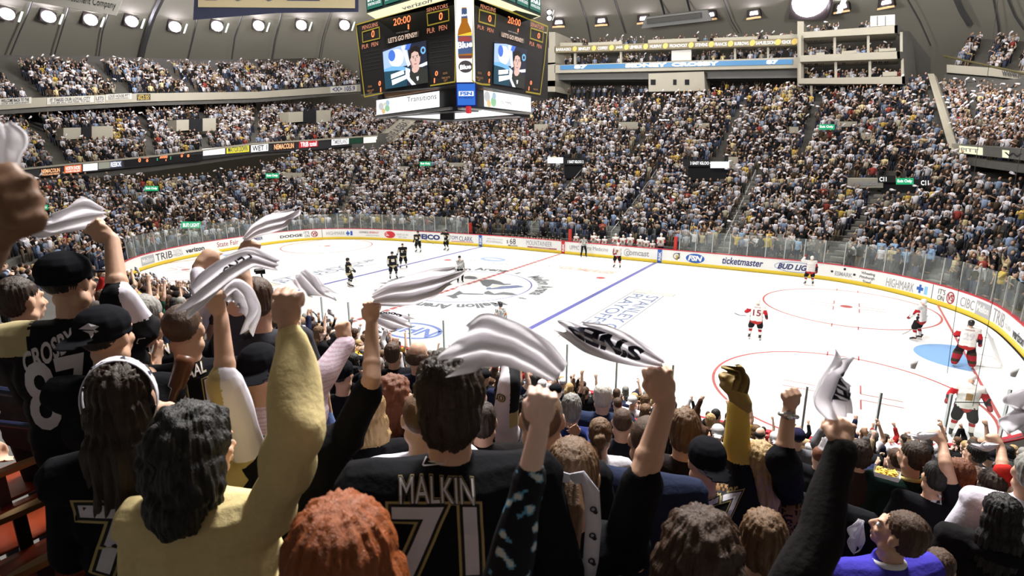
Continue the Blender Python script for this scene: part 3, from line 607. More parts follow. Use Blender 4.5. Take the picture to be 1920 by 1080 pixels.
def panelR(x0, x1, ya, yb, yc, yd, Y, m, label, txt=None, tm=None):
    W = [onY(x0, ya, Y[0]), onY(x1, yb, Y[1]), onY(x1, yd, Y[1]), onY(x0, yc, Y[0])]; W = [w+np.array([-.1, -.12, 0]) for w in W]; c = np.mean(W, 0)
    o = empty('lit_sign', tuple(c), 0, label, 'sign'); g = G(); g.prism([w-c for w in W], (.1, .08, 0)); g.build('face', m, o)
    if txt:
        g = G(); P = [w-c+np.array([-.02, -.03, 0]) for w in W]; f = lambda u, v: (P[0]*(1-u)+P[1]*u)*(1-v)+(P[3]*(1-u)+P[2]*u)*v
        quad_text(g, txt, f(.1, .25), f(.9, .25), f(.9, .75), f(.1, .75), 0, .02); g.build('lettering', tm, o)
yy = lambda x: 30-(x-1787)/63*6 if x < 1850 else 24-(x-1850)/135*7
panelR(1801, 1843, 273, 277, 286, 291, (yy(1801), yy(1843)), glow('sign_pale_yellow', (1, 1, .7), .9), 'pale yellow lit sign at the inner end of the right balcony', 'PITT', ink['grey'])
panelR(1882, 1925, 281, 285, 295, 300, (yy(1882), yy(1925)), glow('sign_pale_yellow', (1, 1, .7), .9), 'pale yellow lit sign with letter at the right edge of the photo', 'W', ink['black'])

# ---- suites and press level on the far side
def slab(name, pix, Y, dep, m, ident=None, **kw):
    P = [onY(x, y, Y) for x, y in pix]; g = G(); g.prism(P, (0, dep, 0)); o = g.build(name, m)
    return tag(o, kind='structure') if ident is None else o
YS = 45.
slab('wall_far', [(1010, 92), (1500, 78), (1500, 66), (1705, 58), (1745, 110), (1745, 235), (1010, 235)], 50.5, .4, mat('suite_back_wall', (.05, .048, .046), .8))
slab('trim_40', [(1040, 122), (1500, 107), (1500, 127.5), (1040, 137)], YS, 3, beige)
slab('trim_41', [(1040, 87), (1500, 71), (1500, 85), (1040, 99.5)], YS, 1.2, mat('name_band', (.22, .19, .13), .7))
slab('trim_42', [(1040, 137), (1500, 127.5), (1500, 146), (1040, 150)], YS+1, 3, greyc)
slab('trim_43', [(1027, 60), (1041, 60), (1041, 172), (1027, 172)], YS, 5, beige)
slab('trim_44', [(1495, 40), (1507, 40), (1507, 162), (1495, 162)], YS-1.5, 5, beige)
for k, q in enumerate([[(1050, 80), (1091, 80), (1091, 88), (1050, 89)], [(1103, 80), (1166, 77), (1166, 84), (1103, 87)], [(1215, 75), (1306, 71), (1306, 80), (1215, 83)], [(1338, 71), (1420, 68), (1420, 76), (1338, 79)], [(1440, 67), (1496, 64), (1496, 72), (1440, 74)]]): slab('trim_%d' % (45+k), q, YS+.6, .4, beige)
slab('trim_50', [(1259, 95), (1296, 93), (1296, 113), (1259, 114)], YS+.5, .3, mat('white_panel', (.6, .58, .55), .7))
for x in (1078, 1164, 1378, 1440): slab('trim_%d' % (51+x % 9), [(x-2, 96-(x-1078)*.033), (x+2, 96-(x-1078)*.033), (x+2, 122-(x-1078)*.033), (x-2, 122-(x-1078)*.033)], YS+.7, .3, beige)
sl = slab('press_box', [(1216, 138), (1320, 134), (1322, 170), (1216, 172)], YS+.2, 3, beige, 1); tag(sl, 'beige press box with small dark windows below the blue led strip', 'press box')
for x0, x1 in ((1220, 1229), (1262, 1268), (1284, 1292)):
    g = G(); g.prism([onY(x0, 149, YS+.12), onY(x1, 149, YS+.12), onY(x1, 159, YS+.12), onY(x0, 159, YS+.12)], (0, .1, 0)); g.build('window', darkv, sl)
slab('trim_60', [(1010, 119), (1041, 117), (1041, 120), (1010, 123)], YS, 3, beige); slab('trim_61', [(1008, 152), (1041, 151), (1041, 162), (1008, 162)], YS, 3, beige)
slab('trim_62', [(1014, 60), (1029, 60), (1029, 90), (1014, 90)], YS, 3, beige)
# led strip
o = empty('led_strip', tuple(onY(1268, 120, YS-.1)), 0, 'long light blue led strip with white letters under the suites', 'led board'); c = np.array(o.location)
L4 = lambda x, y: onY(x, y, YS-.15)-c
g = G(); g.prism([L4(1050, 122.5), L4(1486, 111), L4(1486, 120), L4(1050, 130.5)], (0, .12, 0)); g.build('screen', glow('led_blue', (.10, .32, .62), .75), o)
yb_ = lambda x: 130.5-(x-1050)*.0241; yt_ = lambda x: 122.5-(x-1050)*.0264
g = G()
for s, x0, x1 in (('87', 1077, 1101), ('SIDNEY', 1173, 1251), ('CROSBY', 1260, 1348), ('87', 1437, 1459)):
    quad_text(g, s, L4(x0, yt_(x0)+.6), L4(x1, yt_(x1)+.6), L4(x1, yb_(x1)-.6), L4(x0, yb_(x0)-.6), 0, .05)
for v in g.V: v[:, 1] -= .08
g.build('letters', glow('led_white', (1, .95, 1), 2.2), o)
# honoured names on the band
o = empty('name_banner', tuple(onY(1268, 84, YS-.1)), 0, 'long dark band of player surnames and round emblems above the blue led strip', 'banner'); c = np.array(o.location); g = G(); L5 = lambda x, y: onY(x, y, YS-.12)-c
yt5 = lambda x: 88.5-(x-1040)*.0345; yb5 = lambda x: 97.5-(x-1040)*.0315
g.prism([L5(1042, 87.6), L5(1498, 72.2), L5(1498, 84), L5(1042, 98.8)], (0, .08, 0), 0)
for s, x0, x1 in (('BARRASSO', 1043, 1071), ('BINKLEY', 1085, 1107), ('COFFEY', 1121, 1140), ('JAGR', 1155, 1168), ('LEMIEUX', 1181, 1204), ('MURPHY', 1219, 1241), ('PRONOVOST', 1256, 1289), ('STEVENS', 1304, 1327), ('FRANCIS', 1340, 1363), ('BURROWS', 1377, 1404), ('SAMUELSSON', 1417, 1453), ('KEHOE', 1466, 1483)):
    q = G(); quad_text(g, s, L5(x0, yt5(x0)+2), L5(x1, yt5(x1)+2), L5(x1, yb5(x1)-1.5), L5(x0, yb5(x0)-1.5), 1, .02)
for x in (1078, 1114, 1147, 1175, 1211, 1248, 1296, 1334, 1370, 1411, 1459, 1490): g.disc(L5(x, (yt5(x)+yb5(x))/2)-np.array([0, .03, 0]), .33, (1, 0, 0), (0, 0, 1), 14, 2)
for i in range(1, len(g.V)): g.V[i][:, 1] -= .05
g.build('band', [mat('name_band_cloth', (.2, .17, .11), .8), ink['white'], ink['gold']], o)
# right-hand suite tower: three floors
YT = 42.
slab('trim_70', [(1507, 60), (1683, 47), (1683, 62), (1507, 71)], YT, 4, beige); slab('trim_71', [(1500, 104), (1687, 96), (1688, 110), (1500, 116)], YT, 4, beige); slab('trim_72', [(1497, 147), (1697, 143), (1697, 157.5), (1497, 157)], YT, 4, beige)
slab('trim_73', [(1520, 158), (1720, 158), (1720, 178), (1520, 170)], YT+2, 4, greyc)
for k, (x, y0, y1) in enumerate([(1565, 66, 105), (1628, 62, 101), (1690, 60, 97), (1567, 113, 147), (1631, 110, 146), (1692, 110, 144), (1521, 160, 190), (1697, 158, 232), (1500, 66, 150)]): slab('trim_%d' % (74+k), [(x-2.5, y0), (x+2.5, y0), (x+2.5, y1), (x-2.5, y1)], YT+.6, .5, beige)
g = G()
for q in ([(1683, 47), (1712, 72), (1712, 84), (1683, 62)], [(1687, 96), (1716, 112), (1716, 122), (1688, 110)], [(1697, 143), (1722, 158), (1722, 166), (1697, 157.5)]):
    g.prism([onY(*q[0], YT), onY(*q[1], YT+4.5), onY(*q[2], YT+4.5), onY(*q[3], YT)], (-.25, 0, 0))
g.prism([onY(1690, 60, YT+1), onY(1712, 80, YT+4.5), onY(1720, 160, YT+4.5), onY(1697, 145, YT+1)], (-.2, 0, 0)); tag(g.build('trim_84', greyc), kind='structure')
bx = slab('control_booth', [(1632, 30), (1678, 27), (1678, 47), (1632, 50)], YT, 3, mat('booth_grey', (.5, .5, .48), .7), 1); tag(bx, 'small grey booth on top of the right suite tower', 'booth')
for x in (1645, 1660):
    g = G(); g.prism([onY(x-.5, 30, YT-.05), onY(x+.5, 30, YT-.05), onY(x+.5, 48, YT-.05), onY(x-.5, 48, YT-.05)], (0, .05, 0)); g.build('panel_joint', blackm, bx)
for k, q in enumerate([[(1530, 99), (1546, 98), (1546, 103), (1530, 104)], [(1578, 96), (1606, 94), (1606, 99), (1578, 101)], [(1648, 91), (1680, 90), (1680, 95), (1648, 97)], [(1655, 135), (1682, 134), (1682, 142), (1655, 143)]]): slab('trim_%d' % (85+k), q, YT-.0+.5, .3, beige)
# ================================================================== SCOREBOARD
SBY, SBX = -3.5, 3.3
sb = empty('scoreboard', (-.9, .6, 13.5), 0, 'four-sided black scoreboard with video screens hanging over centre ice', 'scoreboard'); SO = np.array(sb.location)
def Lf(x, y, o=0.): return onY(x, y, SBY-o)-SO
def Rf(x, y, o=0.): return onX(x, y, SBX+o)-SO
black_sb = mat('scoreboard_black', (.018, .017, .018), .45, .1, 3); yel = glow('scoreboard_yellow_trim', (.75, .58, .08), .35)
led_o = glow('scoreboard_led_orange', (1, .36, .12), 1.6); led_r = glow('scoreboard_led_red', (1, .22, .08), 2.2); lbl = glow('scoreboard_label', (.95, .35, .2), .75)
zt, zb = 16.6, 10.35
# main body: octagon-like block, with chamfered corner towards the camera
x0, x1 = -4.65, 2.5; y0, y1 = -3.05, 5.0
body = [(x0, SBY), (x1, SBY), (SBX, y0), (SBX, y1), (2.5, 5.7), (-4.65, 5.7), (-5.3, 5.0), (-5.3, -2.9)]
g = G(); g.prism([np.array([x, y, 11.75])-SO for x, y in body], (0, 0, 3.85)); g.build('cabinet', black_sb, sb)
ins = [(x0+.9, SBY+.8), (x1-.3, SBY+.8), (SBX-.8, y0+.4), (SBX-.8, y1-.9), (-4.0, y1-.9), (-4.6, -2.2)]
g = G(); g.prism([np.array([x, y, 10.55])-SO for x, y in ins], (0, 0, 1.25)); g.prism([np.array([x*1.0, y, 15.6])-SO for x, y in [(a+.3*(a < 0), b) for a, b in ins]], (0, 0, 4.5)); g.build('inner_core', black_sb, sb)
def border(g, pts, Fn, w=.07, mi=0, o=.03):
    for a, b in zip(pts[:-1], pts[1:]):
        A, B = Fn(*a, o), Fn(*b, o); d = (B-A)/np.linalg.norm(B-A); n = np.cross(d, (0, 1, 0) if Fn is Lf else (1, 0, 0)); n = n/np.linalg.norm(n)*w/2
        A = A-d*w/2; B = B+d*w/2; g.quad(A-n, B-n, B+n, A+n, mi)
def sbtext(g, s, q, Fn, mi, bold=.0, o=.04):
    quad_text(g, s, *[Fn(x, y, o) for x, y in q], mi, bold)
Z1 = lambda x, y: (660+x/9.143, y/9.143); Z2 = lambda x, y: (660+x/9.143, 110+y/9.143); Z3 = lambda x, y: (850+x/9.143, y/9.143); Z4 = lambda x, y: (850+x/9.143, 110+y/9.143)
def q4(Z, *p): return [Z(*a) for a in p]
# left-hand face
g = G()
border(g, [Z2(515, 592), Z2(215, 655), Z1(70, 450), Z1(72, 425), Z1(1100, 130), Z1(1770, -55), Z1(1775, 400), Z2(1770, 100), Z2(1765, 395), Z2(1350, 462)], Lf)
for q in ([(175, 550), (465, 465), (475, 655), (185, 725)], [(1285, 235), (1655, 155), (1660, 350), (1300, 438)]): border(g, q4(Z1, *(q+q[:1])), Lf, .06)
sbtext(g, 'PENGUINS', q4(Z1, (175, 450), (440, 375), (443, 445), (180, 515)), Lf, 1); sbtext(g, 'SENATORS', q4(Z1, (1278, 145), (1640, 60), (1643, 130), (1282, 205)), Lf, 1)
sbtext(g, 'PLR', q4(Z1, (172, 770), (282, 745), (282, 815), (172, 842)), Lf, 1); sbtext(g, 'PEN', q4(Z1, (332, 735), (445, 710), (447, 778), (336, 805)), Lf, 1)
sbtext(g, 'PLR', q4(Z1, (1285, 490), (1418, 468), (1418, 550), (1288, 575)), Lf, 1); sbtext(g, 'PEN', q4(Z1, (1488, 445), (1625, 420), (1628, 500), (1492, 530)), Lf, 1)
sbtext(g, '20:00', q4(Z1, (708, 325), (1003, 255), (1003, 375), (710, 445)), Lf, 2); sbtext(g, '1', q4(Z1, (955, 418), (975, 413), (978, 498), (958, 502)), Lf, 2)
sbtext(g, '0', q4(Z1, (335, 525), (385, 515), (383, 635), (332, 645)), Lf, 2, .01); sbtext(g, '0', q4(Z1, (1493, 220), (1553, 208), (1550, 335), (1488, 350)), Lf, 2, .01)
for q in (((455, 385), (495, 378), (492, 462), (453, 470)), ((1425, 215), (1472, 207), (1470, 290), (1423, 300))): sbtext(g, '0', q4(Z2, *q), Lf, 2, .02)
for q in (((483, 495), (500, 492), (500, 570), (483, 573)), ((1405, 335), (1422, 332), (1420, 415), (1404, 418))): sbtext(g, '1', q4(Z2, *q), Lf, 2, .02)
for q, s in (([(275, 465), (340, 452), (338, 490), (273, 500)], 'SOG'), ([(255, 540), (375, 520), (373, 555), (255, 572)], 'TIME OUTS'), ([(285, 575), (345, 568), (343, 600), (285, 608)], 'LEFT'), ([(1560, 240), (1635, 225), (1634, 260), (1560, 275)], 'SOG'), ([(1535, 318), (1680, 298), (1678, 335), (1535, 355)], 'TIME OUTS'), ([(1575, 360), (1638, 352), (1636, 385), (1575, 393)], 'LEFT')): sbtext(g, s, q4(Z2, *q), Lf, 3, .02)
g.quad(*[Lf(*Z1(*p), .03) for p in ((600, 665), (1150, 530), (1150, 625), (600, 755))][::-1], 4); sbtext(g, "LET'S GO PENS!!!", q4(Z1, (625, 655), (1110, 540), (1112, 625), (630, 740)), Lf, 5, .0, .05)
sbtext(g, 'HAVE WE SPIRIT', q4(Z1, (758, 555), (978, 520), (980, 545), (760, 580)), Lf, 6, 0)
for k in range(6):
    for (a, b, c, d, zz) in ((190, 480, 900+k*62-k*0, 845+k*62, 0), (1330, 1700, 650+k*85, 600+k*85, 1)):
        g.quad(*[Lf(*Z1(*p), .02) for p in ((a, c), (b, d), (b, d+6), (a, c+6))][::-1], 7)
g.build('left_face_display', [yel, lbl, led_r, glow('scoreboard_small_label', (.6, .3, .12), .4), mat('message_board', (.12, .10, .09), .5), glow('message_letters', (1, .75, .6), 1.1), ink['white'], mat('slat_grey', (.045, .045, .045), .5)], sb)
# right-hand face
g = G()
border(g, [Z4(625, 447), Z4(500, 440), Z4(360, 405), Z4(325, 370), Z3(350, -40), Z3(420, -25), Z3(1620, 455), Z3(1560, 1080), Z4(1490, 610), Z4(1250, 568)], Rf, .09)
for q in ([(450, 165), (725, 245), (712, 450), (440, 370)], [(1330, 480), (1545, 548), (1530, 725), (1318, 655)]): border(g, q4(Z3, *(q+q[:1])), Rf, .08)
sbtext(g, 'PENGUINS', q4(Z3, (470, 68), (728, 145), (722, 215), (465, 135)), Rf, 1); sbtext(g, 'SENATORS', q4(Z3, (1330, 380), (1553, 450), (1548, 520), (1322, 445)), Rf, 1)
sbtext(g, 'PLR', q4(Z3, (420, 425), (530, 455), (525, 520), (415, 490)), Rf, 1); sbtext(g, 'PEN', q4(Z3, (585, 470), (690, 500), (685, 565), (580, 535)), Rf, 1)
sbtext(g, 'PLR', q4(Z3, (1310, 705), (1393, 735), (1388, 800), (1305, 770)), Rf, 1); sbtext(g, 'PEN', q4(Z3, (1438, 750), (1515, 775), (1508, 838), (1430, 812)), Rf, 1)
sbtext(g, '20:00', q4(Z3, (940, 275), (1155, 340), (1150, 455), (930, 390)), Rf, 2); sbtext(g, '1', q4(Z3, (1105, 490), (1120, 495), (1115, 555), (1100, 550)), Rf, 2, .02)
sbtext(g, '0', q4(Z3, (605, 255), (655, 268), (648, 385), (598, 370)), Rf, 2, .01); sbtext(g, '0', q4(Z3, (1450, 560), (1490, 570), (1482, 665), (1440, 655)), Rf, 2, .01)
for q in (((597, 215), (632, 222), (628, 300), (590, 292)), ((1320, 375), (1350, 382), (1345, 452), (1313, 445))): sbtext(g, '0', q4(Z4, *q), Rf, 2, .02)
for q in (((612, 345), (628, 348), (620, 418), (605, 415)), ((1293, 475), (1306, 478), (1300, 548), (1287, 545))): sbtext(g, '1', q4(Z4, *q), Rf, 2, .02)
for q, s in (([(420, 220), (485, 232), (485, 270), (420, 258)], 'SOG'), ([(390, 300), (512, 322), (510, 355), (390, 335)], 'TIME OUTS'), ([(418, 350), (465, 358), (465, 388), (418, 380)], 'LEFT'), ([(1370, 505), (1450, 520), (1448, 548), (1370, 535)], 'TIME OUTS')): sbtext(g, s, q4(Z4, *q), Rf, 3, .02)
g.quad(*[Rf(*Z3(*p), .03) for p in ((815, 535), (1222, 665), (1215, 745), (812, 625))][::-1], 4); sbtext(g, "LET'S GO PENS!!!", q4(Z3, (838, 555), (1198, 665), (1193, 735), (833, 625)), Rf, 5, .0, .05)
sbtext(g, 'HAVE WE SPIRIT', q4(Z3, (945, 520), (1112, 572), (1110, 592), (945, 542)), Rf, 6)
g.build('right_face_display', [yel, lbl, led_r, glow('scoreboard_small_label', (.6, .3, .12), .4), mat('message_board'), glow('message_letters', (1, .75, .6), 1.1), ink['white'], mat('slat_grey')], sb)
# video screens: a live shot of a dark-haired player in a black shirt in front of a bright studio picture
def screen(Fn, C):
    """C: four corners in pixels tl,tr,br,bl"""
    tl, tr, br, bl = [np.array(c) for c in C]
    def P(u, v, o=.05): x = (tl*(1-u)+tr*u)*(1-v)+(bl*(1-u)+br*u)*v; return Fn(x[0], x[1], o)
    g = G(); lay = [.05]
    def poly(pts, mi):
        lay[0] += .0025; g.add([P(u, v, lay[0]) for u, v in pts], [tuple(range(len(pts)))[::-1]], mi)
    def oval(u, v, a, b, mi, n=20, t0=0, t1=2*math.pi): poly([(u+a*math.cos(t), v+b*math.sin(t)) for t in np.linspace(t0, t1, n, endpoint=False)], mi)
    poly([(0, 0), (1, 0), (1, 1), (0, 1)], 0)
    poly([(0, .06), (.35, .0), (.55, .0), (.6, .5), (0, .55)], 1); oval(.3, .28, .17, .22, 2); oval(.2, .2, .08, .14, 3); poly([(.42, .02), (.5, .0), (.62, .5), (.55, .55)], 4)
    poly([(.55, 0), (.66, 0), (.6, .14), (.5, .12)], 3); oval(.92, .22, .06, .09, 5); oval(.92, .22, .03, .045, 0)
    poly([(0, .5), (.2, .46), (.45, .52), (.6, .6), (.6, .66), (.3, .58), (0, .56)], 5); poly([(0, .56), (.3, .58), (.55, .66), (.5, 1), (0, 1)], 6)
    poly([(.15, .66), (.45, .6), (.46, .7), (.15, .77)], 2); poly([(.16, .8), (.5, .73), (.5, .83), (.17, .93)], 2)
    poly([(.5, .55), (.6, .62), (.58, .8), (.75, 1.0), (.62, 1.0), (.48, .78)], 4); poly([(.8, .55), (1, .5), (1, .58), (.82, .62)], 4)
    poly([(.58, .7), (.66, .62), (.86, .6), (1, .7), (1, 1), (.72, 1), (.6, .84)], 7)      # shirt
    poly([(.645, .5), (.81, .48), (.81, .64), (.76, .71), (.69, .72), (.64, .66)], 8)   # neck
    oval(.73, .38, .115, .2, 8, 28); poly([(.62, .42), (.64, .42), (.67, .58), (.64, .6)], 9)
    poly([(.60, .36), (.59, .2), (.66, .1), (.76, .08), (.84, .14), (.86, .3), (.83, .36), (.80, .24), (.72, .2), (.65, .24), (.63, .36)], 10)  # hair
    poly([(.66, .32), (.71, .31), (.71, .325), (.66, .335)], 10); poly([(.75, .31), (.80, .3), (.80, .315), (.75, .325)], 10)
    oval(.69, .355, .014, .01, 10, 10); oval(.775, .35, .014, .01, 10, 10); poly([(.725, .36), (.74, .36), (.752, .44), (.722, .445)], 9); poly([(.69, .5), (.77, .49), (.75, .52), (.71, .525)], 11)
    poly([(.73, .82), (.79, .81), (.78, .9), (.75, .92)], 4)
    return g
scm = [glow('screen_dark_navy', (.03, .035, .06), .8), glow('screen_pale_blue', (.45, .62, .95), 1.), glow('screen_white', (.95, .97, 1), 1.2), glow('screen_blue', (.08, .2, .75), 1.), glow('screen_soft_white', (.85, .9, 1), 1.), glow('screen_sky', (.2, .5, .85), 1.), glow('screen_teal_dark', (.02, .07, .11), 1.), glow('screen_shirt', (.045, .045, .04), .8), glow('screen_skin', (.82, .55, .48), .95), glow('screen_skin_dark', (.5, .3, .25), .9), glow('screen_hair', (.03, .02, .018), .6), glow('screen_lips', (.6, .25, .25), .8)]
gs = screen(Lf, [Z1(525, 850), Z1(1270, 690), Z2(1305, 410), Z2(570, 525)]); gs.build('left_video_screen', scm, sb)
gs = screen(Rf, [Z3(705, 700), Z3(1265, 850), Z4(1215, 515), Z4(690, 430)]); gs.build('right_video_screen', scm, sb)
# corner advert strip: bottle on white, blue box below
ca, cb = onY(855, 75, SBY)-SO+[.12, 0, 0], onX(886, 75, SBX)-SO+[0, 0, 0]
ca = np.array([2.5, SBY-.05, 0])-SO; cb = np.array([3.36, -3.08, 0])-SO
ca[2] = 0; cb[2] = 0
def Cf(u, z, o=0.):
    n = np.cross(cb-ca, (0, 0, 1)); n /= np.linalg.norm(n); q = ca*(1-u)+cb*u+n*o; return np.array([q[0], q[1], z-SO[2]])
# heights on the corner found from pixels
def cz(y): m = (ca+cb)/2+SO; d = ray(869.5, y); t = ((m-CAM)[:2]@d[:2])/(d[:2]@d[:2]); return CAM[2]+d[2]*t
g = G(); w_em = glow('corner_white', (1, 1, 1), 1.15)
g.quad(Cf(0, cz(154)), Cf(1, cz(154)), Cf(1, cz(-25)), Cf(0, cz(-25)), 0)
def cpoly(pts, mi, o): g.add([Cf(u, cz(y), o) for u, y in pts], [tuple(range(len(pts)))], mi)
bot = [(.38, 14), (.62, 14), (.62, 20), (.66, 30), (.68, 42), (.84, 56), (.88, 66), (.88, 106), (.82, 110), (.18, 110), (.12, 106), (.12, 66), (.16, 56), (.32, 42), (.34, 30), (.38, 20)]
cpoly([(u, y) for u, y in bot][::-1], 1, .01)
cpoly([(.36, 24), (.36, 16), (.64, 16), (.64, 24), (.66, 34), (.34, 34)], 2, .012); cpoly([(.16, 66), (.84, 60), (.86, 67), (.14, 67)], 3, .013)
cpoly([(.12, 67), (.88, 67), (.88, 100), (.12, 102)], 2, .014); cpoly([(.15, 72), (.3, 68), (.7, 68), (.85, 72), (.8, 78), (.2, 78)], 4, .016); cpoly([(.14, 104), (.86, 104), (.84, 109), (.16, 109)], 5, .016)
quad_text(g, 'Blue', Cf(.1, cz(79), .02), Cf(.9, cz(76), .02), Cf(.9, cz(88), .02), Cf(.1, cz(92), .02), 0, .04); quad_text(g, 'labatt', Cf(.34, cz(26), .02), Cf(.66, cz(25), .02), Cf(.66, cz(30), .02), Cf(.34, cz(31), .02), 0, .03)
th = np.linspace(0, 2*math.pi, 24, endpoint=False); zc = cz(125); rr = 1.1; g.add([Cf(.5+.38*math.cos(t), zc+.3*math.sin(t), .012) for t in th], [tuple(range(24))], 6)
quad_text(g, 'Blue', Cf(.2, cz(122), .02), Cf(.8, cz(120), .02), Cf(.8, cz(129), .02), Cf(.2, cz(131), .02), 0, .05)
g.quad(Cf(-.05, cz(200), -.02), Cf(1.05, cz(200), -.02), Cf(1.05, cz(155), -.02), Cf(-.05, cz(155), -.02), 7); g.quad(Cf(.02, cz(197), .0), Cf(.98, cz(197), .0), Cf(.98, cz(157), .0), Cf(.02, cz(157), .0), 8)
g.quad(Cf(.1, cz(180), .01), Cf(.9, cz(180), .01), Cf(.9, cz(171), .01), Cf(.1, cz(171), .01), 0); quad_text(g, 'FSN', Cf(.18, cz(172), .02), Cf(.82, cz(172), .02), Cf(.82, cz(179), .02), Cf(.18, cz(179), .02), 8, .05)
quad_text(g, 'PITTSBURGH', Cf(.12, cz(182), .02), Cf(.88, cz(182), .02), Cf(.88, cz(184.5), .02), Cf(.12, cz(184.5), .02), 7, .02)
g.build('corner_advert', [w_em, glow('bottle_amber', (.55, .2, .02), .7), glow('bottle_label_blue', (.12, .2, .42), .5), glow('bottle_beer_gold', (1, .65, .05), 1), glow('bottle_label_red', (.6, .12, .12), .5), glow('bottle_base_maroon', (.3, .12, .12), .4), glow('badge_dark', (.16, .14, .16), .3), glow('box_navy', (.01, .02, .22), .5), glow('box_blue', (.04, .18, .72), .8)], sb)
g = G(); g.box(np.array([3.05, -3.3, cz(206)])-SO, (.2, .2, .35)); g.build('beacon', ink['red'], sb)
# top ring: green sponsor panels over a white lit soffit
green = glow('sponsor_green', (.03, .2, .15), .7)
def Tl(x, y): return onY(x, y, SBY-1.0)-SO
def Tr(x, y): return onX(x, y, SBX+1.0)-SO
A, B = Tl(689, 30), Tl(870, -22); zA = A[2]; 
g = G(); a0 = onY(688, 29, SBY-.9); a1 = np.array([3.4, SBY-.9, a0[2]+.05]); a2 = np.array([SBX+.9, -3.9, a0[2]+.05]); a3 = onX(1014, 34, SBX+.9)
h = 2.0; z0_ = a0[2]
ringp = [a0, onY(866, -24, SBY-.9), onX(880, -19, SBX+.9), a3]
inner = [onY(705, 36, SBY), onY(855, -5, SBY), onX(885, -4.5, SBX), onX(1001, 35.5, SBX)]
g.prism([p-SO+[0, 0, .12] for p in ringp]+[np.array([-5.4, 5.4, z0_+.12])-SO], (0, 0, h)); g.build('top_ring', mat('ring_frame_dark_green', (.012, .03, .028), .5), sb)
g = G()
for i in range(3): g.quad(ringp[i]-SO+[0, 0, .1], ringp[i+1]-SO+[0, 0, .1], inner[i+1]-SO+[0, 0, .0], inner[i]-SO+[0, 0, .0])
quad_text(g, 'verizon', *[(ringp[0]*(1-u)+ringp[1]*u)*(1-v)+(inner[0]*(1-u)+inner[1]*u)*v-SO+np.array([0, -.03, -.02]) for u, v in ((.38, .2), (.72, .2), (.72, .75), (.38, .75))], 1, .02)
g.build('lit_soffit', [glow('soffit_cream', (1, .95, .62), 1.0), ink['grey']], sb)
for i, (P0_, P1_, n_) in enumerate(((ringp[0], ringp[1], np.array([0, -1., 0])), (ringp[2], ringp[3], np.array([1., 0, 0])))):
    Lr = np.linalg.norm(P1_-P0_); d = (P1_-P0_)/Lr; k = 5; g = G()
    for j in range(k):
        o_ = P0_+d*(Lr*(j+.06)/k)+n_*.03-SO+[0, 0, .25]; w_ = d*Lr*.88/k; g.quad(o_, o_+w_, o_+w_+[0, 0, 1.3], o_+[0, 0, 1.3], 0)
        q = o_+n_*.02+w_*.08+[0, 0, .35]; put_text(g, "DICK'S", q, w_*.84, (0, 0, .62), 1, .03); put_text(g, 'SPORTING GOODS', q-[0, 0, .2], w_*.84, (0, 0, .14), 1, .01)
    g.build('sponsor_panels', [green, WT], sb)
# lower ring: white lit adverts and triangular frames of the underside
wl = glow('lower_advert_white', (1, 1, 1), 1.2); chrome = mat('lower_truss_silver', (.6, .6, .62), .3, metal=.8); pale = glow('advert_pale_grey', (.75, .75, .75), .8)
IN = .6
def Li(x, y, o=0.): return onY(x, y, SBY+IN-o)-SO
def Ri(x, y, o=0.): return onX(x, y, SBX-IN+o)-SO
g = G(); q = [Z2(417, 715), Z2(1497, 553), Z2(1500, 825), Z2(420, 968)]; g.quad(*[Li(*p) for p in q][::-1], 0)
quad_text(g, 'Transitions', *[Li(*Z2(*p), .03) for p in ((940, 660), (1445, 590), (1448, 690), (945, 745))], 6, 0); quad_text(g, 'optical', *[Li(*Z2(*p), .03) for p in ((1340, 800), (1440, 790), (1442, 815), (1342, 825))], 6, 0)
for k, (cx_, cy_, rr, mi) in enumerate(((500, 820, .22, 1), (540, 900, .16, 2), (605, 850, .2, 3), (610, 760, .16, 4), (560, 780, .1, 5))): g.disc(Li(*Z2(cx_, cy_), .02+.004*k), rr, (1, 0, 0), (0, 0, 1), 14, mi)
q = [Z4(520, 540), Z4(1328, 665), Z4(1335, 918), Z4(530, 820)]; g.quad(*[Ri(*p) for p in q][::-1], 0)
quad_text(g, 'OLYMPIC', *[Ri(*Z4(*p), .02) for p in ((815, 720), (1010, 745), (1010, 800), (815, 770))], 6, 0)
for k, (cx_, cy_, rr, mi) in enumerate(((580, 650, .3, 1), (610, 770, .2, 2), (690, 740, .28, 3), (700, 640, .2, 4))): g.disc(Ri(*Z4(cx_, cy_), .02+.004*k), rr, (0, 1, 0), (0, 0, 1), 14, mi)
g.build('lower_adverts', [wl, pale, glow('advert_orange', (.95, .7, .35), .8), glow('advert_green', (.4, .75, .45), .8), glow('advert_blue', (.55, .75, .9), .8), glow('advert_pale_yellow', (.95, .9, .6), .8), ink['grey']], sb)
g = G()
g.prism([Li(*p) for p in (Z2(390, 985), Z2(1690, 825), Z2(1690, 865), Z2(390, 1020))], (0, .3, 0)); g.prism([Ri(*p) for p in (Z4(150, 835), Z4(1340, 925), Z4(1340, 958), Z4(150, 865))], (-.3, 0, 0))
g.build('lower_truss', chrome, sb)
g = G(); g.prism([Li(*p, .15) for p in (Z2(555, 600), Z2(1530, 470), Z2(1530, 500), Z2(560, 665))], (0, .4, 0)); g.prism([Ri(*p, .15) for p in (Z4(500, 455), Z4(1330, 600), Z4(1330, 650), Z4(505, 515))], (-.4, 0, 0)); g.build('middle_truss', mat('truss_bronze', (.32, .2, .13), .5, metal=.4), sb)
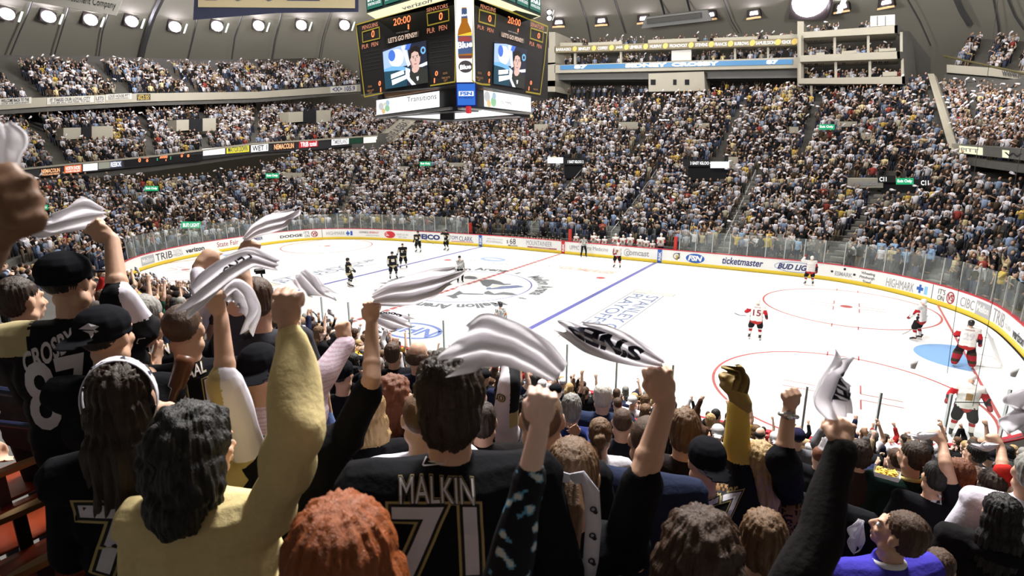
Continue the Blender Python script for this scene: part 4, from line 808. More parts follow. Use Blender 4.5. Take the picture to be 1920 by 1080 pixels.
# underside panel: two bright triangles seen below
g = G(); DB = 1.9
def Ui(x, y, o=0.): return onY(x, y, SBY+DB-o)-SO
g.prism([Ui(*p) for p in (Z2(660, 990), Z2(1508, 890), Z2(1508, 1035))], (0, .05, 0), 0); g.prism([Ui(*p) for p in (Z4(5, 840), Z4(260, 845), Z4(1030, 955), Z4(5, 1035))], (0, .05, 0), 0)
g.build('underside_screens', wl, sb)
g = G(); g.prism([Ui(*p, .1) for p in (Z2(440, 1010), Z2(1510, 1040), Z2(1510, 1062), Z2(450, 1025))], (0, .3, 0)); g.prism([Ui(*p, .1) for p in (Z4(-10, 1040), Z4(1100, 985), Z4(1100, 1000), Z4(-10, 1065))], (0, .3, 0)); g.build('underside_truss', chrome, sb)
g = G(); g.prism([Ui(*p, .12) for p in (Z2(1508, 870), Z4(5, 870), Z4(5, 1050), Z2(1508, 1050))], (0, .3, 0)); g.build('underside_post', black_sb, sb)
g = G()
for x, y in ((-3.5, -2.2), (2, -2.2), (2, 4), (-3.5, 4)): g.tube([np.array([x, y, 19.5])-SO, np.array([x*.6, y*.6, 36])-SO], .05, 6)
g.build('hoist_cables', steel, sb)
# ================================================================== FIGURES
from mathutils import noise as mnoise
V3 = lambda *a: np.array(a, float)
def _sph(nu=12, nv=8):
    V = [(0, 0, 1)]; F = []
    for j in range(1, nv):
        p = math.pi*j/nv
        for i in range(nu): t = 2*math.pi*i/nu; V.append((math.sin(p)*math.cos(t), math.sin(p)*math.sin(t), math.cos(p)))
    V.append((0, 0, -1)); L = len(V)-1
    for i in range(nu):
        F.append((0, 1+i, 1+(i+1) % nu)); F.append((L, 1+(nv-2)*nu+(i+1) % nu, 1+(nv-2)*nu+i))
        for j in range(nv-2): F.append((1+j*nu+i, 1+(j+1)*nu+i, 1+(j+1)*nu+(i+1) % nu, 1+j*nu+(i+1) % nu))
    return np.array(V), F
SPH = _sph(); SPL = _sph(7, 5)
def unit(v): v = np.asarray(v, float); return v/(np.linalg.norm(v)+1e-12)
class Pr:
    """overlapping closed solids, later fused into one continuous skin"""
    def __init__(s): s.V = []; s.F = []; s.n = 0
    def ell(s, c, r, R=None):
        V = SPH[0]*np.array(r); V = V@R.T if R is not None else V
        s.V.append(V+np.array(c)); s.F += [[i+s.n for i in f] for f in SPH[1]]; s.n += len(V); return s
    def cap(s, p0, p1, r0, r1, flat=1.):
        p0, p1 = np.array(p0, float), np.array(p1, float); t = unit(p1-p0); a = unit(np.cross(t, (0, 0, 1) if abs(t[2]) < .95 else (0, 1, 0))); b = np.cross(t, a)
        n = 12; L = np.linalg.norm(p1-p0); rings = [(-r0, .12), (-r0*.7, .71), (0, 1.), (None, 1.), ('e', .71), ('f', .12)]; V = []
        for o, k in rings:
            if o is None: c, r = p1, r1
            elif o == 'e': c, r = p1+t*r1*.7, r1*.71
            elif o == 'f': c, r = p1+t*r1, r1*.12
            else: c, r = p0+t*o, r0*k
            for i in range(n): th = 2*math.pi*i/n; V.append(c+r*(a*math.cos(th)*flat+b*math.sin(th)))
        F = [[j*n+i, j*n+(i+1) % n, (j+1)*n+(i+1) % n, (j+1)*n+i] for j in range(5) for i in range(n)]+[list(range(n))[::-1], [5*n+i for i in range(n)]]
        s.V.append(np.array(V)); s.F += [[i+s.n for i in f] for f in F]; s.n += len(V); return s
    def chain(s, P, R):
        for i in range(len(P)-1): s.cap(P[i], P[i+1], R[i], R[i+1])
        return s
def fuse(pr, vox=.012, it=3, disp=None, name='skin'):
    me = bpy.data.meshes.new('tmp'); me.from_pydata(np.vstack(pr.V).tolist(), [], pr.F); me.update()
    o = bpy.data.objects.new('tmp', me); COL.objects.link(o)
    m = o.modifiers.new('r', 'REMESH'); m.mode = 'VOXEL'; m.voxel_size = vox
    if it: k = o.modifiers.new('s', 'SMOOTH'); k.factor = .5; k.iterations = it
    dg = bpy.context.evaluated_depsgraph_get(); dg.update(); out = bpy.data.meshes.new_from_object(o.evaluated_get(dg)); out.name = name
    bpy.data.objects.remove(o); bpy.data.meshes.remove(me)
    n = len(out.vertices)
    if disp is not None and n:
        co = np.empty(n*3); out.vertices.foreach_get('co', co); co = co.reshape(-1, 3); no = np.empty(n*3); out.vertices.foreach_get('normal', no); no = no.reshape(-1, 3)
        co = co+no*disp(co)[:, None]; out.vertices.foreach_set('co', co.ravel())
    out.polygons.foreach_set('use_smooth', [True]*len(out.polygons)); out.update(); return out
def folds(amp=.006, f=9., st=(1, 1, .45)):
    def fn(P):
        q = P*np.array(st)*f
        return amp*(np.sin(q[:, 0]*1.9+2*np.sin(q[:, 2]*1.3+q[:, 1]))+.7*np.sin(q[:, 2]*3.1+q[:, 0]*2.3+1.7*np.sin(q[:, 1]*2.1)))
    return fn
def locks(amp=.006, f=60., curl=0.):
    def fn(P):
        az = np.arctan2(P[:, 0], P[:, 1]+.02)
        a = amp*np.sin(az*f*.35+2.2*np.sin(P[:, 2]*14)+1.5*np.sin(az*5))*.7+amp*.5*np.sin(az*f*.9+P[:, 2]*20)
        if curl: a = a+curl*np.sin(P[:, 0]*75)*np.sin(P[:, 1]*70+1)*np.sin(P[:, 2]*72+2)+curl*.8*np.sin(P[:, 0]*33+2)*np.sin(P[:, 1]*31)*np.sin(P[:, 2]*35)
        return a
    return fn
def paint(me, fn):
    n = len(me.polygons); c = np.empty(n*3); me.polygons.foreach_get('center', c); col = fn(c.reshape(-1, 3)); a = me.attributes.new('tint', 'FLOAT_COLOR', 'FACE')
    a.data.foreach_set('color', np.c_[col, np.ones(n)].astype(np.float32).ravel())

skin_m = mat('skin', (.6, .4, .3), .55, .06, 30, objcol=True, spec=.35); cloth_m = mat('woven_cloth', (.5, .5, .5), .9, .10, 60, bump=.15, objcol=True, spec=.05)
hair_m = mat('hair_strands', (.1, .05, .03), .5, .35, 55, bump=.35, objcol=True, spec=.4); print_m = crowd_mat(); print_m.name = 'printed_cloth'
def _strands():
    nt = hair_m.node_tree; b = nt.nodes['Principled BSDF']
    n = [x for x in nt.nodes if x.type == 'TEX_NOISE'][0]; tc = [x for x in nt.nodes if x.type == 'TEX_COORD'][0]
    mp = nt.nodes.new('ShaderNodeMapping'); mp.inputs['Scale'].default_value = (1, 1, .16); nt.links.new(tc.outputs['Object'], mp.inputs['Vector']); nt.links.new(mp.outputs[0], n.inputs['Vector']); n.inputs['Scale'].default_value = 190; n.inputs['Detail'].default_value = 5; n.inputs['Distortion'].default_value = 1.2
    bp = [x for x in nt.nodes if x.type == 'BUMP'][0]; bp.inputs['Strength'].default_value = .8; bp.inputs['Distance'].default_value = .006
_strands()
capm = mat('cap_cloth', (.02, .02, .02), .9, .1, 80, objcol=True, spec=.04); eye_w = mat('eye_white', (.8, .78, .75), .3); eye_d = mat('eye_dark', (.03, .02, .015), .2)
SK = {'l': (.72, .46, .34), 'm': (.6, .36, .25), 'd': (.42, .24, .15), 'p': (.78, .52, .42)}
HC = {'black': (.012, .010, .010), 'dark': (.035, .020, .013), 'brown': (.07, .034, .017), 'light brown': (.15, .08, .038), 'blond': (.50, .33, .15), 'red': (.26, .065, .014), 'grey': (.28, .27, .25), 'white': (.68, .64, .58), 'auburn': (.16, .05, .02)}

def rotm(yaw=0., pitch=0., roll=0.):
    return np.array(Matrix.Rotation(yaw, 3, 'Z') @ Matrix.Rotation(pitch, 3, 'X') @ Matrix.Rotation(roll, 3, 'Y'))
NECK = V3(0, -.005, 1.52)
class HeadFrame:
    def __init__(s, yaw=0, pitch=0, roll=0): s.R = rotm(yaw, pitch, roll)
    def p(s, x, y, z): return NECK+s.R@(V3(x, y, z)-NECK)
def head_prims(pr, H, det=True):
    pr.ell(H.p(0, -.012, 1.665), (.073, .092, .088), H.R); pr.ell(H.p(0, .022, 1.61), (.058, .068, .088), H.R)
    pr.cap(H.p(0, .045, 1.555), H.p(0, .060, 1.548), .034, .024); pr.cap(H.p(-.03, .0, 1.565), H.p(.03, .0, 1.565), .045, .045)
    if det:
        pr.cap(H.p(0, .084, 1.648), H.p(0, .104, 1.604), .008, .0145); pr.ell(H.p(-.012, .092, 1.601), (.009, .012, .008)); pr.ell(H.p(.012, .092, 1.601), (.009, .012, .008))
        for s in (-1, 1):
            pr.ell(H.p(s*.076, -.004, 1.632), (.010, .020, .032), H.R); pr.ell(H.p(s*.036, .062, 1.612), (.02, .018, .018), H.R)
        pr.cap(H.p(-.034, .080, 1.664), H.p(.034, .080, 1.664), .010, .010)
        pr.cap(H.p(-.018, .086, 1.580), H.p(.018, .086, 1.580), .0065, .0065); pr.cap(H.p(-.016, .083, 1.570), H.p(.016, .083, 1.570), .0075, .0075)
def ik(S, T, a=.29, b=.27, hint=(0, -.3, -1)):
    S, T = np.array(S, float), np.array(T, float); d = T-S; L = np.linalg.norm(d); u = d/L
    if L > (a+b)*.985: k = L/((a+b)*.985); a *= k; b *= k
    x = (a*a-b*b+L*L)/(2*L); h = math.sqrt(max(a*a-x*x, 1e-6)); hv = np.array(hint, float); hv = hv-u*(hv@u); hv = unit(hv)
    return S+u*x+hv*h, T
def hand_prims(pr, W, d, n, s, kind='fist', k=1.):
    """W wrist, d towards the knuckles, n palm side, s thumb side"""
    d = unit(d); n = unit(n-d*(n@d)); s = unit(s-d*(s@d)-n*(s@n)); R = np.stack([s, d, n], 1)
    pr.ell(W+d*.046*k, (.040*k, .048*k, .017*k), R); pr.cap(W, W+d*.03*k, .026*k, .03*k)
    curls = {'fist': (82, 98, 62), 'grip': (68, 88, 50), 'open': (8, 12, 8), 'relaxed': (25, 35, 22), 'flat': (3, 4, 3)}[kind]
    for i, L in enumerate((.074, .082, .077, .060)):
        sp = {'open': .10, 'flat': .02}.get(kind, 0)*(1.5-i); p = W+(d*(.088-.004*abs(i-1))+s*(.032-.0218*i))*k; a = 0; dd = unit(d+s*sp)
        for seg, f in enumerate((.44, .32, .24)):
            a += math.radians(curls[seg]+3*i*(kind in ('relaxed', 'grip'))); v = dd*math.cos(a)+n*math.sin(a); q = p+v*L*f*k; pr.cap(p, q, (.0091-.0007*seg)*k, (.0086-.0007*seg)*k); p = q
    p = W+(d*.026+s*.030)*k
    if kind in ('fist', 'grip'): q = p+(d*.030+s*.012+n*.022)*k; r = q+(d*.018-s*.026+n*.012)*k; t = r+(-s*.022+d*.004)*k
    elif kind == 'relaxed': q = p+(d*.030+s*.020+n*.012)*k; r = q+(d*.030+s*.002+n*.006)*k; t = r+(d*.018)*k
    else: q = p+(d*.030+s*.030+n*.006)*k; r = q+(d*.028+s*.014)*k; t = r+(d*.018+s*.004)*k
    pr.cap(p, q, .014*k, .0115*k); pr.cap(q, r, .0115*k, .010*k); pr.cap(r, t, .010*k, .0085*k)

class Figure:
    """one person: skeleton in local space (x right, y forward, feet on z = 0, 1.75 m tall)"""
    def __init__(s, build=1., yaw=0, pitch=0, roll=0, arms=None, lean=0., stance=.11, legs=None, shrug=0.):
        s.b = build; s.H = HeadFrame(yaw, pitch, roll); s.lean = lean
        L = lambda p: V3(p[0], p[1]*math.cos(lean)+(p[2]-.95)*math.sin(lean), .95+(p[2]-.95)*math.cos(lean)) if lean else V3(*p)
        s.L = L; s.sh = {-1: L((-.185*build, -.012, 1.415+shrug)), 1: L((.185*build, -.012, 1.415+shrug))}; s.arm = {}; s.hands = {}
        arms = arms or {}
        for k in (-1, 1):
            a = arms.get(k, ('down',)); S = s.sh[k]
            if a[0] == 'down': T = L((k*.30*build, .03, .86)); E, W = ik(S, T, hint=(k*.4, -1, 0)); dd, nn, ss, kind = (0, .1, -1), (-k, 0, 0), (0, 1, 0), 'relaxed'
            elif a[0] == 'clap': T = L((k*.045, .34, 1.34+a[1] if len(a) > 1 else 1.34)); E, W = ik(S, T, hint=(k*.7, -.2, -1)); dd, nn, ss, kind = (-k*.15, .35, 1), (-k, 0, 0), (0, -1, .3), 'flat'
            elif a[0] == 'up': T = V3(*a[1]); E, W = ik(S, T, hint=a[3] if len(a) > 3 else (k*1., -.1, -.6)); dd = unit(W-E)+V3(0, .05, .1); nn, ss, kind = (0, 1, 0), (-k, .2, 0), a[2]
            elif a[0] == 'bent': T = V3(*a[1]); E, W = ik(S, T, hint=(k*.5, -1, -.6)); dd = unit(W-E); nn, ss, kind = (0, 0, 1) if len(a) < 4 else a[3], (0, 1, .2), a[2]
            if a[0] == 'up' and len(a) > 4: nn = a[4]; ss = a[5]
            if a[0] == 'up' and len(a) > 6: E = V3(*a[6])
            s.arm[k] = (S, np.array(E), np.array(W)); s.hands[k] = (np.array(dd, float), np.array(nn, float), np.array(ss, float), kind)
        lg = legs or {}
        s.leg = {}
        for k in (-1, 1): s.leg[k] = lg.get(k, (V3(k*.085, 0, .93), V3(k*(.08+stance*.2), .03, .50), V3(k*stance, -.01, .085), V3(k*(stance+.02), .13, .04)))
    def body(s, vox=.011, det=True, hs=1., name='body'):
        pr = Pr(); b = s.b; L = s.L; head_prims(pr, s.H, det)
        pr.cap(L((0, -.02, 1.42)), s.H.p(0, -.005, 1.57), .062, .052)
        pr.cap(L((-.04, 0, .98)), L((.04, 0, .98)), .115*b, .115*b); pr.cap(L((0, -.005, 1.0)), L((0, -.01, 1.16)), .12*b, .12*b)
        pr.cap(L((-.06*b, -.005, 1.27)), L((.06*b, -.005, 1.27)), .115*b, .115*b)
        for k in (-1, 1):
            S, E, W = s.arm[k]; pr.cap(L((0, -.015, 1.40)), S, .075, .06); pr.cap(S, E, .053*min(b, 1.15), .042); pr.cap(E, W, .041, .028); pr.ell(E+(W-E)*.25, (.042, .042, .042))
            hand_prims(pr, W, *s.hands[k], k=hs)
            h, kn, an, to = s.leg[k]; pr.cap(h, kn, .088*b, .058); pr.cap(kn, an, .056, .04); pr.cap(an-V3(0, .03, .03), to, .04, .032)
        return fuse(pr, vox, 2 if vox > .0065 else 1, name=name)
    def top(s, kind='tee', vox=.012, loose=.014, hem=.88, sleeve=None, amp=.005, hood=False, name='shirt'):
        pr = Pr(); b = s.b; L = s.L; q = loose
        pr.cap(L((-.06*b, 0, hem+.06)), L((.06*b, 0, hem+.06)), .118*b+q, .118*b+q)
        pr.cap(L((-.055*b, -.005, 1.0)), L((.055*b, -.005, 1.0)), .120*b+q, .120*b+q); pr.cap(L((-.05*b, -.005, 1.14)), L((.05*b, -.005, 1.14)), .118*b+q, .118*b+q)
        pr.cap(L((-.07*b, -.008, 1.28)), L((.07*b, -.008, 1.28)), .116*b+q, .116*b+q); pr.cap(L((-.075*b, -.012, 1.37)), L((.075*b, -.012, 1.37)), .085+q, .085+q)
        pr.cap(L((0, -.02, 1.42)), L((0, -.015, 1.455)), .072+q*.5, .062+q*.4)
        sl = sleeve if sleeve is not None else {'tee': .55, 'long': 1.95, 'jersey': 1.75, 'none': 0}[kind]
        for k in (-1, 1):
            S, E, W = s.arm[k]; f = sl[0 if k < 0 else 1] if isinstance(sl, (tuple, list)) else sl
            pr.cap(L((k*.05, -.015, 1.38)), S, .08+q, .062+q)
            aq = .008+q*.45
            if f > 0: g_ = min(f, 1.); pr.cap(S, S+(E-S)*g_, .056*min(b, 1.15)+aq, .046+aq)
            if f > 1: pr.cap(E, E+(W-E)*(f-1), .045+aq, .032+aq)
        if hood: pr.ell(L((0, -.10, 1.44)), (.12, .07, .06)); pr.cap(L((-.09, -.05, 1.47)), L((.09, -.05, 1.47)), .045, .045)
        return fuse(pr, vox, 2, folds(amp), name)
    def trousers(s, vox=.014, name='trousers', to=.1, q=.016):
        pr = Pr(); b = s.b; L = s.L; pr.cap(L((-.05*b, 0, .96)), L((.05*b, 0, .96)), .115*b+q*.5, .115*b+q*.5)
        for k in (-1, 1):
            h, kn, an, t = s.leg[k]; pr.cap(h, kn, .092*b+q*.6, .062+q)
            if to < .5: pr.cap(kn, kn+(an-kn)*(1-to*.6), .06+q, .046+q)
        return fuse(pr, vox, 2, folds(.004), name)
    def hair(s, kind, vox=.008, name='hair'):
        pr = Pr(); H = s.H
        if kind == 'buzz': pr.ell(H.p(0, -.018, 1.672), (.0755, .092, .089), H.R); d = locks(.0008, 90)
        elif kind == 'short': pr.ell(H.p(0, -.022, 1.685), (.081, .094, .088), H.R); pr.ell(H.p(0, -.045, 1.645), (.073, .070, .08), H.R); d = locks(.0035, 60)
        elif kind == 'tousled': pr.ell(H.p(0, -.022, 1.69), (.086, .100, .095), H.R); pr.ell(H.p(0, -.05, 1.63), (.078, .075, .09), H.R); d = locks(.006, 55, .004)
        elif kind == 'balding':
            pr.ell(H.p(0, -.050, 1.640), (.081, .070, .060), H.R)
            for k in (-1, 1): pr.cap(H.p(k*.062, -.03, 1.64), H.p(k*.066, .02, 1.665), .022, .012)
            d = locks(.0025, 60)
        elif kind == 'bob':
            pr.ell(H.p(0, -.02, 1.685), (.090, .104, .092), H.R); pr.ell(H.p(0, -.045, 1.60), (.098, .085, .105), H.R); pr.cap(H.p(-.05, -.055, 1.54), H.p(.05, -.055, 1.54), .055, .055); d = locks(.005, 70)
        elif kind == 'long':
            pr.ell(H.p(0, -.02, 1.685), (.088, .102, .092), H.R); pr.ell(H.p(0, -.05, 1.60), (.095, .078, .11), H.R); pr.cap(H.p(-.045, -.075, 1.52), H.p(-.05, -.10, 1.32), .062, .045); pr.cap(H.p(.045, -.075, 1.52), H.p(.05, -.10, 1.32), .062, .045)
            pr.cap(H.p(0, -.085, 1.52), H.p(0, -.115, 1.28), .06, .04); d = locks(.007, 60)
        elif kind == 'big':
            pr.ell(H.p(0, .0, 1.70), (.105, .11, .11), H.R)
            pr.ell(H.p(0, -.03, 1.69), (.125, .135, .125), H.R); pr.ell(H.p(-.05, -.06, 1.60), (.10, .10, .12), H.R); pr.ell(H.p(.05, -.06, 1.60), (.10, .10, .12), H.R); d = locks(.006, 46, .003)
        elif kind == 'curly':
            pr.ell(H.p(0, -.03, 1.69), (.112, .122, .112), H.R); pr.ell(H.p(-.04, -.06, 1.59), (.10, .095, .12), H.R); pr.ell(H.p(.04, -.06, 1.59), (.10, .095, .12), H.R); pr.ell(H.p(0, -.10, 1.50), (.10, .07, .09), H.R); d = locks(.004, 60, .009)
        elif kind == 'pony':
            pr.ell(H.p(0, -.022, 1.683), (.080, .096, .088), H.R); pr.ell(H.p(0, -.045, 1.65), (.075, .072, .08), H.R); pr.cap(H.p(0, -.12, 1.69), H.p(0, -.15, 1.64), .022, .034); pr.cap(H.p(0, -.15, 1.64), H.p(0, -.14, 1.50), .036, .032); pr.cap(H.p(0, -.14, 1.50), H.p(.005, -.125, 1.40), .03, .010); d = locks(.003, 70)
        elif kind == 'bun':
            pr.ell(H.p(0, -.022, 1.683), (.082, .098, .089), H.R); pr.ell(H.p(0, -.045, 1.65), (.075, .072, .08), H.R); pr.ell(H.p(0, -.125, 1.66), (.045, .035, .045), H.R); pr.cap(H.p(0, -.13, 1.65), H.p(.01, -.12, 1.53), .03, .012); d = locks(.004, 70, .003)
        return fuse(pr, vox, 1, d, name)
    def cap(s, back=False, vox=.008, name='cap'):
        pr = Pr(); H = s.H; k = -1 if back else 1
        pr.ell(H.p(0, -.012, 1.690), (.088, .104, .078), H.R); pr.ell(H.p(0, -.012, 1.655), (.087, .103, .03), H.R)
        R = H.R@rotm(0, -.25*k, 0); pr.ell(H.p(0, k*.125-.01, 1.660), (.066, .068, .007), R)
        return fuse(pr, vox, 1, None, name)
    def helmet(s, vox=.012, name='helmet'):
        pr = Pr(); H = s.H; pr.ell(H.p(0, -.012, 1.685), (.098, .118, .095), H.R); pr.ell(H.p(0, -.035, 1.64), (.095, .09, .09), H.R); return fuse(pr, vox, 1, None, name)

def dress(name, fig, pos, rz, scale, label, cat='person', group=None, skin='m', vox=.011, top=None, topcol=(.5, .5, .5), topname='shirt', paintf=None, trous=(.03, .035, .06), hair='short', hairc='dark', cap=None, capc=(.010, .010, .013), det=True, eyes=False, hs=1., vtop=None, noleg=False):
    o = empty(name, tuple(pos), rz, label, cat, group); o.scale = (scale,)*3
    def put(me, m, c, nm):
        me.materials.append(m); q = link(nm, me, o); q.color = (*c, 1); return q
    o_body = put(fig.body(vox, det, hs), skin_m, SK[skin] if isinstance(skin, str) else skin, 'body')
    t = None
    if top:
        me = fig.top(vox=vtop or vox*1.05, name=topname, **top)
        if paintf is not None: paint(me, paintf); t = put(me, print_m, (1, 1, 1), topname)
        else: t = put(me, cloth_m, topcol, topname)
    if trous is not None: put(fig.trousers(), cloth_m, trous, 'trousers')
    if cap and hair in ('short', 'tousled'): hair = 'buzz'
    if hair: put(fig.hair(hair, min(vox, .008)), hair_m, HC[hairc] if isinstance(hairc, str) else hairc, 'hair')
    if cap: put(fig.cap(cap == 'back'), capm, capc, 'cap')
    if eyes:
        g = G()
        for k in (-1, 1): g.add(SPH[0]*.0115+fig.H.p(k*.031, .0735, 1.640), SPH[1], 0); g.add(SPH[0]*.006+fig.H.p(k*.031, .0815, 1.640), SPH[1], 1)
        g.build('eyes', [eye_w, eye_d], o, True)
    o['_top'] = t.name if t else ''
    return o, t
_bv = {}
def bvh_of(ob):
    if ob.name not in _bv:
        me = ob.data; n = len(me.vertices); co = np.empty(n*3); me.vertices.foreach_get('co', co)
        _bv[ob.name] = BVHTree.FromPolygons([tuple(v) for v in co.reshape(-1, 3)], [tuple(p.vertices) for p in me.polygons])
    return _bv[ob.name]
_tr = {}
def text_raw(s, bold, n):
    k = (s, bold, n)
    if k in _tr: return _tr[k]
    cu = bpy.data.curves.new('lettering', 'FONT'); cu.body = s; cu.offset = bold; cu.resolution_u = 3
    o = bpy.data.objects.new('lettering', cu); COL.objects.link(o); dg = bpy.context.evaluated_depsgraph_get(); dg.update(); me = bpy.data.meshes.new_from_object(o.evaluated_get(dg))
    bm = bmesh.new(); bm.from_mesh(me); bpy.data.objects.remove(o); bpy.data.curves.remove(cu); bpy.data.meshes.remove(me)
    V = np.array([v.co[:] for v in bm.verts]); lo, hi = V.min(0), V.max(0); st = (hi[0]-lo[0])/n
    for ax in (0, 1):
        c = lo[ax]+st
        while c < hi[ax]:
            co = [0, 0, 0]; no = [0, 0, 0]; co[ax] = c; no[ax] = 1; bmesh.ops.bisect_plane(bm, geom=bm.verts[:]+bm.edges[:]+bm.faces[:], plane_co=co, plane_no=no); c += st
    V = np.array([v.co[:] for v in bm.verts]); bm.verts.ensure_lookup_table(); bm.verts.index_update(); F = [[v.index for v in f.verts] for f in bm.faces]; bm.free(); _tr[k] = (V, F); return _tr[k]
def wear_text(ob, s, c, w, h, layers, name='lettering', right=(1, 0, 0), up=(0, 0, 1), d=(0, 1, 0), n=14, arc=0., slant=0., off=.004):
    """lettering laid on a garment: c centre, cast along d; layers = [(bold, material), ...] from the outside in"""
    tree = bvh_of(ob); right, up, d, c = (np.array(q, float) for q in (right, up, d, c)); g = G(); V0, _ = text_raw(s, layers[-1][0], n); lo, hi = V0.min(0), V0.max(0)
    for li, (b, m) in enumerate(layers):
        V, F = text_raw(s, b, n); x = (V[:, 0]-lo[0])/(hi[0]-lo[0])-.5; y = (V[:, 1]-lo[1])/(hi[1]-lo[1])-.5
        P = c+np.outer(x*w, right)+np.outer(y*h+arc*(x*x)+slant*x, up)-d*.45; out = []
        for p in P:
            hit = tree.ray_cast(Vector(p), Vector(d), .8); out.append(None if hit[0] is None else np.array(hit[0])-d*(off+.0016*li))
        ok = [all(out[i] is not None for i in f) and max(np.linalg.norm(out[f[0]]-out[i]) for i in f) < .09 for f in F]
        g.add([q if q is not None else (0, 0, 0) for q in out], [f for f, k in zip(F, ok) if k], li)
    return g.build(name, [m for _, m in layers], ob.parent)
def wear_poly(ob, polys, name, mats, right=(1, 0, 0), up=(0, 0, 1), d=(0, 1, 0), off=.006, sub=5):
    tree = bvh_of(ob); right, up, d = (np.array(q, float) for q in (right, up, d)); g = G()
    for k, (c, pts, mi) in enumerate(polys):
        bm = bmesh.new(); vs = [bm.verts.new((x, y, 0)) for x, y in pts]; f = bm.faces.new(vs); bmesh.ops.triangulate(bm, faces=[f])
        xs = [p[0] for p in pts]; ys = [p[1] for p in pts]
        for ax, a, b in ((0, min(xs), max(xs)), (1, min(ys), max(ys))):
            for i in range(1, sub):
                co = [0, 0, 0]; no = [0, 0, 0]; co[ax] = a+(b-a)*i/sub; no[ax] = 1; bmesh.ops.bisect_plane(bm, geom=bm.verts[:]+bm.edges[:]+bm.faces[:], plane_co=co, plane_no=no)
        bm.verts.index_update(); out = []
        for v in bm.verts:
            p = np.array(c)+right*v.co.x+up*v.co.y-d*.45; hit = tree.ray_cast(Vector(p), Vector(d), .8); out.append(np.array(hit[0])-d*(off+.0012*k) if hit[0] is not None else p)
        g.add(out, [[v.index for v in f.verts] for f in bm.faces], mi); bm.free()
    return g.build(name, mats, ob.parent)

# ---- rally towels
towel_m = mat('towel_terry_white', (.94, .92, .95), .95, .05, 40, bump=.2, spec=.1)
def _thin(m, k=.62):
    nt = m.node_tree; b = nt.nodes['Principled BSDF']; t = nt.nodes.new('ShaderNodeBsdfTranslucent'); t.inputs[0].default_value = (.97, .95, .98, 1); mx = nt.nodes.new('ShaderNodeMixShader'); mx.inputs[0].default_value = k
    nt.links.new(b.outputs[0], mx.inputs[1]); nt.links.new(t.outputs[0], mx.inputs[2]); nt.links.new(mx.outputs[0], nt.nodes['Material Output'].inputs['Surface'])
_thin(towel_m); towel_ink = mat('towel_print', (.03, .03, .05), .9)
def towel(name, label, pts, widths, group='white rally towels', fold=.03, nf=2.5, printf=None, m=None, tilt=.35, cat='towel'):
    """pts = [(px, py, depth)] from the held end outwards; widths in pixels"""
    P = np.array([at(x, y, D) for x, y, D in pts]); W2 = np.array([w*D/FPX for w, (_, _, D) in zip(widths, pts)]); n = 34; mV = 18
    t = np.r_[0, np.cumsum(np.linalg.norm(np.diff(P, axis=0), axis=1))]; t /= t[-1]; T = np.linspace(0, 1, n)
    def sm(a):
        a = np.stack([np.interp(T, t, a[:, k]) for k in range(a.shape[1])], 1)
        for _ in range(3): a[1:-1] = (a[:-2]+2*a[1:-1]+a[2:])/4
        return a
    C = sm(P); WW = sm(W2[:, None])[:, 0]; WW = np.maximum(WW, WW.max()*.55*np.clip((T-.35)/.3, 0, 1)); tg = np.gradient(C, axis=0); tg /= np.linalg.norm(tg, axis=1)[:, None]; f = FW
    side = np.cross(tg, f); side /= np.linalg.norm(side, axis=1)[:, None]; side = side*(1-tilt*.3)+f*tilt*.6*np.sin(T*5+1)[:, None]
    O = C.mean(0); V = []
    for i in range(n):
        for j in range(mV):
            w = j/(mV-1)-.5; am = fold*(.35+.65*T[i]); V.append(C[i]+side[i]*w*WW[i]+f*am*math.sin(w*2*math.pi*nf+T[i]*4+1)+tg[i]*(.03*math.sin(w*9+2)+.05*w)*T[i]**2-O)
    V = np.array(V); F = [(i*mV+j, i*mV+j+1, (i+1)*mV+j+1, (i+1)*mV+j) for i in range(n-1) for j in range(mV-1)]
    nv = len(V); V2 = np.vstack([V-f*.002, V+f*.002]); E = [(i, i+1) for i in range(mV-1)]+[(i*mV+mV-1, (i+1)*mV+mV-1) for i in range(n-1)]+[((n-1)*mV+j+1, (n-1)*mV+j) for j in range(mV-2, -1, -1)]+[((i+1)*mV, i*mV) for i in range(n-2, -1, -1)]
    g = G(); g.add(V2, F+[tuple(a+nv for a in q[::-1]) for q in F]+[(a, b, b+nv, a+nv) for a, b in E])
    o = g.build(name, m or towel_m, None, True); o.location = tuple(O); tag(o, label, cat, group)
    if printf:
        q = G(); GV = V.reshape(n, mV, 3)
        for s, t0, t1, w0, w1, b in printf:
            TV, TF = text_raw(s, b, 12); lo, hi = TV.min(0), TV.max(0); x = (TV[:, 0]-lo[0])/(hi[0]-lo[0]); y = (TV[:, 1]-lo[1])/(hi[1]-lo[1]); tt = (t0+(t1-t0)*x)*(n-1); ww = (w0+(w1-w0)*y)*(mV-1); out = []
            for a, b_ in zip(tt, ww):
                a = min(max(a, 0), n-1.001); b_ = min(max(b_, 0), mV-1.001); i, j = int(a), int(b_); fa, fb = a-i, b_-j
                out.append(GV[i, j]*(1-fa)*(1-fb)+GV[i+1, j]*fa*(1-fb)+GV[i, j+1]*(1-fa)*fb+GV[i+1, j+1]*fa*fb-f*.006)
            q.add(out, TF)
        q.build('print', towel_ink, o)
    return o
